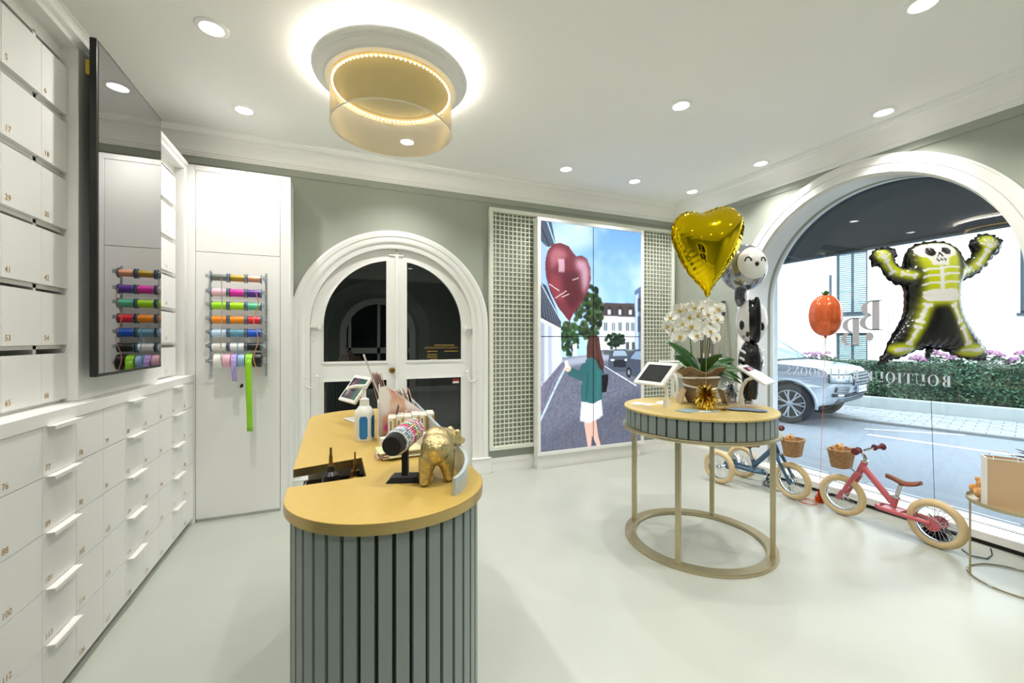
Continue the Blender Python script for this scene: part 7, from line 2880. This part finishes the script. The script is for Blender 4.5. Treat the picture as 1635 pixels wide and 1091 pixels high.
plate = MB().box(-0.26, -0.008, -0.056, 0.26, 0.004, 0.056, T(0, pc_.y, 0.665)).build('number_plate', mat('white_plate', (226, 230, 234), 0.4, noise=0.02), car, bevel=0.003)
MB().box(-0.26, -0.0095, -0.056, -0.215, -0.0075, 0.056, T(0, pc_.y, 0.665)).build('blue_band', mat('plate_blue', (44, 84, 170), 0.4, noise=0.02), plate, smooth=0)
link_mesh('plate_lettering', text_mesh('HH EW 199', 0.095), mat('plate_black', (24, 26, 30), 0.5, noise=0.02), plate, (-0.205, pc_.y - 0.0092, 0.665 - 0.034), (PI / 2, 0, 0))
MB().prism([(-0.83, 0.5), (0.83, 0.5), (0.83, 4.4), (-0.83, 4.4)], 0.28, 0.46).build('underbody', mat('underbody_black', (30, 32, 34), 0.8, noise=0.05), car, smooth=0)
for ax_ in (FAX, RAX):
    for s_ in (-1, 1):
        w = thing('wheel', None, None)
        w.parent = car
        w.location = (s_ * (CW - 0.165), ax_, WRR)
        w.rotation_euler = (0, 0, (0 if s_ > 0 else PI) + (0.0 if ax_ > 2 else 0.10))
        rp = [(0.245, 0.0), (0.25, 0.115), (0.30, 0.130), (0.335, 0.125), (0.360, 0.10), (0.365, 0.05), (0.365, -0.05), (0.360, -0.10), (0.335, -0.125), (0.25, -0.115)]
        MB().lathe(rp, 48, RY(PI / 2), closed=True).build('tyre', RUB, w, smooth=40)
        MB().lathe([(0.235, -0.10), (0.25, -0.10), (0.252, 0.118), (0.240, 0.118), (0.232, 0.07)], 48, RY(PI / 2), closed=True).build('rim', ALLOY, w, smooth=40)
        MB().lathe([(0, -0.02), (0.236, -0.02), (0.236, -0.01), (0, -0.01)], 32, RY(PI / 2)).build('brake_shade', TRIM, w)
        sp = MB()
        for q in range(7):
            for dlt in (-0.13, 0.13):
                a = 2 * PI * q / 7
                a0_, a1_ = a + dlt * 0.6, a + dlt * 1.15
                sp.tube([(0.085, 0.04 * math.cos(a0_), 0.04 * math.sin(a0_)), (0.10, 0.14 * math.cos(a0_), 0.14 * math.sin(a0_)), (0.095, 0.243 * math.cos(a1_), 0.243 * math.sin(a1_))], [0.016, 0.014, 0.017], 6)
        sp.lathe([(0, 0.075), (0.05, 0.075), (0.052, 0.10), (0.035, 0.112), (0, 0.113)], 20, RY(PI / 2))
        sp.build('spokes', ALLOY, w, smooth=40)

# ================================================================== lettering on the shop window (reads the right way round from the street)
def film_mat(name, col):
    """thin matt adhesive film that lets some daylight through"""
    m = mat(name, col, 0.6, noise=0.01)
    N, L = m.node_tree.nodes, m.node_tree.links
    tl = N.new('ShaderNodeBsdfTranslucent')
    tl.inputs[0].default_value = rgb(*col)
    mx = N.new('ShaderNodeMixShader')
    mx.inputs[0].default_value = 0.55
    L.new(N['Principled BSDF'].outputs[0], mx.inputs[1])
    L.new(tl.outputs[0], mx.inputs[2])
    L.new(mx.outputs[0], N['Material Output'].inputs['Surface'])
    return m


LET = film_mat('pale_grey_window_film', (236, 238, 242))
LETO = film_mat('soft_grey_window_film', (214, 210, 210))


def ring_pts(cx_, cz_, rx, rz, a0_=0, a1_=2 * PI, n=28):
    return [(cx_ + rx * math.cos(a0_ + (a1_ - a0_) * i / n), cz_ + rz * math.sin(a0_ + (a1_ - a0_) * i / n)) for i in range(n + (0 if abs(a1_ - a0_) >= 2 * PI - 1e-6 else 1))]


def glyph(mbx, ch, x, h, M):
    """high-contrast serif capitals from stems, hairlines and bowls; returns the advance"""
    tk, hr = 0.20 * h, 0.035 * h

    def stem(xa, w=tk, serif=True):
        mbx.prism([(x + xa, 0), (x + xa + w, 0), (x + xa + w, h), (x + xa, h)], 0, 0.0006, M)
        if serif:
            for z in (0, h - hr):
                mbx.prism([(x + xa - 0.08 * h, z), (x + xa + w + 0.08 * h, z), (x + xa + w + 0.08 * h, z + hr), (x + xa - 0.08 * h, z + hr)], 0, 0.0006, M)

    def bar(xa, xb, z, t=hr):
        mbx.prism([(x + xa, z), (x + xb, z), (x + xb, z + t), (x + xa, z + t)], 0, 0.0006, M)

    def poly(p):
        mbx.prism([(x + a, b_) for a, b_ in p], 0, 0.0006, M)

    def oval(cx_, rx, fat):
        mbx.prism(ring_pts(x + cx_, h / 2, rx, h * 0.51), 0, 0.0006, M, holes=[ring_pts(x + cx_, h / 2, rx - fat, h * 0.51 - hr * 0.8)])
    if ch == 'I':
        stem(0.08 * h)
        return 0.46 * h
    if ch == 'T':
        stem(0.30 * h, tk, False)
        bar(0.02 * h, 0.78 * h, h - hr)
        bar(0.22 * h, 0.58 * h, 0)
        poly([(0.02 * h, h), (0.02 * h, h * 0.76), (0.045 * h, h * 0.76), (0.10 * h, h - hr)])
        poly([(0.78 * h, h), (0.78 * h, h * 0.76), (0.755 * h, h * 0.76), (0.70 * h, h - hr)])
        return 0.86 * h
    if ch in 'EL':
        stem(0.08 * h, tk, True)
        bar(0.08 * h, 0.66 * h, 0)
        poly([(0.66 * h, 0), (0.66 * h, h * 0.26), (0.635 * h, h * 0.26), (0.56 * h, hr)])
        if ch == 'E':
            bar(0.08 * h, 0.62 * h, h - hr)
            bar(0.08 * h, 0.48 * h, h * 0.5)
            poly([(0.62 * h, h), (0.62 * h, h * 0.78), (0.60 * h, h * 0.78), (0.54 * h, h - hr)])
        return 0.76 * h
    if ch == 'B':
        stem(0.08 * h)
        for (zc, rz, rx) in ((0.745 * h, 0.255 * h, 0.30 * h), (0.26 * h, 0.26 * h, 0.34 * h)):
            o_ = ring_pts(x + 0.30 * h, zc, rx, rz, -PI / 2, PI / 2, 14)
            i_ = ring_pts(x + 0.30 * h, zc, rx - 0.17 * h, rz - hr, PI / 2, -PI / 2, 14)
            mbx.prism(o_ + i_, 0, 0.0006, M)
        return 0.80 * h
    if ch in 'OQ':
        oval(0.44 * h, 0.42 * h, 0.18 * h)
        if ch == 'Q':
            mbx.prism([(x + 0.36 * h, 0.02 * h), (x + 0.50 * h, 0.02 * h), (x + 0.62 * h, -0.16 * h), (x + 0.84 * h, -0.20 * h), (x + 0.80 * h, -0.26 * h), (x + 0.56 * h, -0.24 * h)], 0, 0.0006, M)
        return 0.94 * h
    if ch == 'U':
        stem(0.08 * h, tk, False)
        bar(0.0, 0.36 * h, h - hr)
        bar(0.56 * h, 0.86 * h, h - hr)
        bar(0.69 * h, 0.73 * h, 0.3 * h, 0.7 * h)
        o_ = ring_pts(x + 0.405 * h, 0.30 * h, 0.325 * h, 0.31 * h, PI, 2 * PI, 14)
        i_ = ring_pts(x + 0.485 * h, 0.30 * h, 0.205 * h, 0.27 * h, 2 * PI, PI, 14)
        mbx.prism(o_ + i_, 0, 0.0006, M)
        mbx.prism([(x + 0.08 * h, 0.29 * h), (x + 0.28 * h, 0.29 * h), (x + 0.28 * h, 0.4 * h), (x + 0.08 * h, 0.4 * h)], 0.0, 0.00055, M)
        return 0.90 * h
    if ch == 'A':
        poly([(0.36 * h, h), (0.46 * h, h), (0.86 * h, 0), (0.64 * h, 0)])
        poly([(0.36 * h, h), (0.40 * h, h), (0.11 * h, 0), (0.07 * h, 0)])
        bar(0.18 * h, 0.62 * h, 0.32 * h)
        bar(0.0, 0.22 * h, 0)
        bar(0.56 * h, 0.94 * h, 0)
        return 0.94 * h
    if ch == 'N':
        bar(0.10 * h, 0.14 * h, 0, h)
        bar(0.72 * h, 0.76 * h, 0, h)
        poly([(0.08 * h, h), (0.28 * h, h), (0.76 * h, 0), (0.66 * h, 0)])
        bar(0.0, 0.24 * h, 0)
        bar(0.60 * h, 0.88 * h, h - hr)
        return 0.92 * h
    if ch == 'S':
        P0 = [(0.52, 0.86), (0.36, 0.97), (0.18, 0.92), (0.13, 0.74), (0.24, 0.60), (0.42, 0.48), (0.52, 0.34), (0.48, 0.12), (0.28, 0.03), (0.10, 0.12)]
        Wd = [0.02, 0.02, 0.05, 0.09, 0.11, 0.11, 0.10, 0.05, 0.02, 0.02]
        Lp, Rp = [], []
        for i, (a, b_) in enumerate(P0):
            a2, b2 = P0[min(i + 1, 9)]
            a1, b1 = P0[max(i - 1, 0)]
            d = Vector((a2 - a1, b2 - b1)).normalized()
            Lp.append(((a - d.y * Wd[i]) * h, (b_ + d.x * Wd[i]) * h))
            Rp.append(((a + d.y * Wd[i]) * h, (b_ - d.x * Wd[i]) * h))
        poly(Lp + Rp[::-1])
        bar(0.50 * h, 0.535 * h, 0.74 * h, 0.22 * h)
        bar(0.085 * h, 0.12 * h, 0.04 * h, 0.24 * h)
        return 0.66 * h
    return 0.40 * h


# letters run towards +Y, so they read correctly from outside and mirrored from the room
M_LET = Matrix(((0, 0, -1, 0), (1, 0, 0, 0), (0, 1, 0, 0), (0, 0, 0, 1)))
sgn = thing('window_lettering', 'pale serif shop lettering on the window glass, mirrored from inside', 'lettering', (GX - 0.001, 1.62, 0.992))
adv = 0.0
W_ = 'BOUTIQUE BALLOOONS'
mtest = MB()
tot = 0
for ch in W_:
    tot += glyph(MB(), ch, 0, 0.088, M_LET) + 0.008
k_ = 1.257 / tot
for ch in W_:
    g_ = MB()
    a_ = glyph(g_, ch, adv, 0.088, M_LET)
    if g_.v:
        g_.v = [(v[0], v[1] * k_, v[2]) for v in g_.v]
        g_.build('letter_' + ch.lower(), LET, sgn, smooth=0)
    adv += a_ + 0.008
lg = thing('window_emblem', 'pale framed emblem of two letters and a small balloon on the glass, mirrored', 'emblem', (GX - 0.001, 1.976, 1.172))
fr = MB()
for ins in (0.0, 0.030):
    a, b_, c, d = 0.0 + ins, 0.0 + ins, 0.548 - ins, 0.616 - ins
    for (y0_, z0_, y1_, z1_) in ((a, b_, c, b_ + 0.003), (a, d - 0.003, c, d), (a, b_, a + 0.003, d), (c - 0.003, b_, c, d)):
        fr.box(-0.0006, y0_, z0_, 0.0, y1_, z1_)
fr.build('double_frame', LETO, lg, smooth=0)
for (y_, z_, s_) in ((0.075, 0.261, 0.256), (0.225, 0.122, 0.250)):
    g_ = MB()
    glyph(g_, 'B', 0, s_, M_LET)
    g_.v = [(v[0], v[1] * 1.02 + y_, v[2] + z_) for v in g_.v]
    g_.build('letter_b', LETO, lg, smooth=0)
g_ = MB()
g_.prism(ring_pts(0.167, 0.206, 0.030, 0.036), 0, 0.0006, M_LET)
g_.prism([(0.161, 0.160), (0.173, 0.160), (0.167, 0.174)], 0, 0.0006, M_LET)
g_.tube([(-0.0003, 0.167, 0.160), (-0.0003, 0.163, 0.13), (-0.0003, 0.168, 0.10)], 0.0007, 4)
g_.build('small_balloon', LETO, lg, smooth=0)
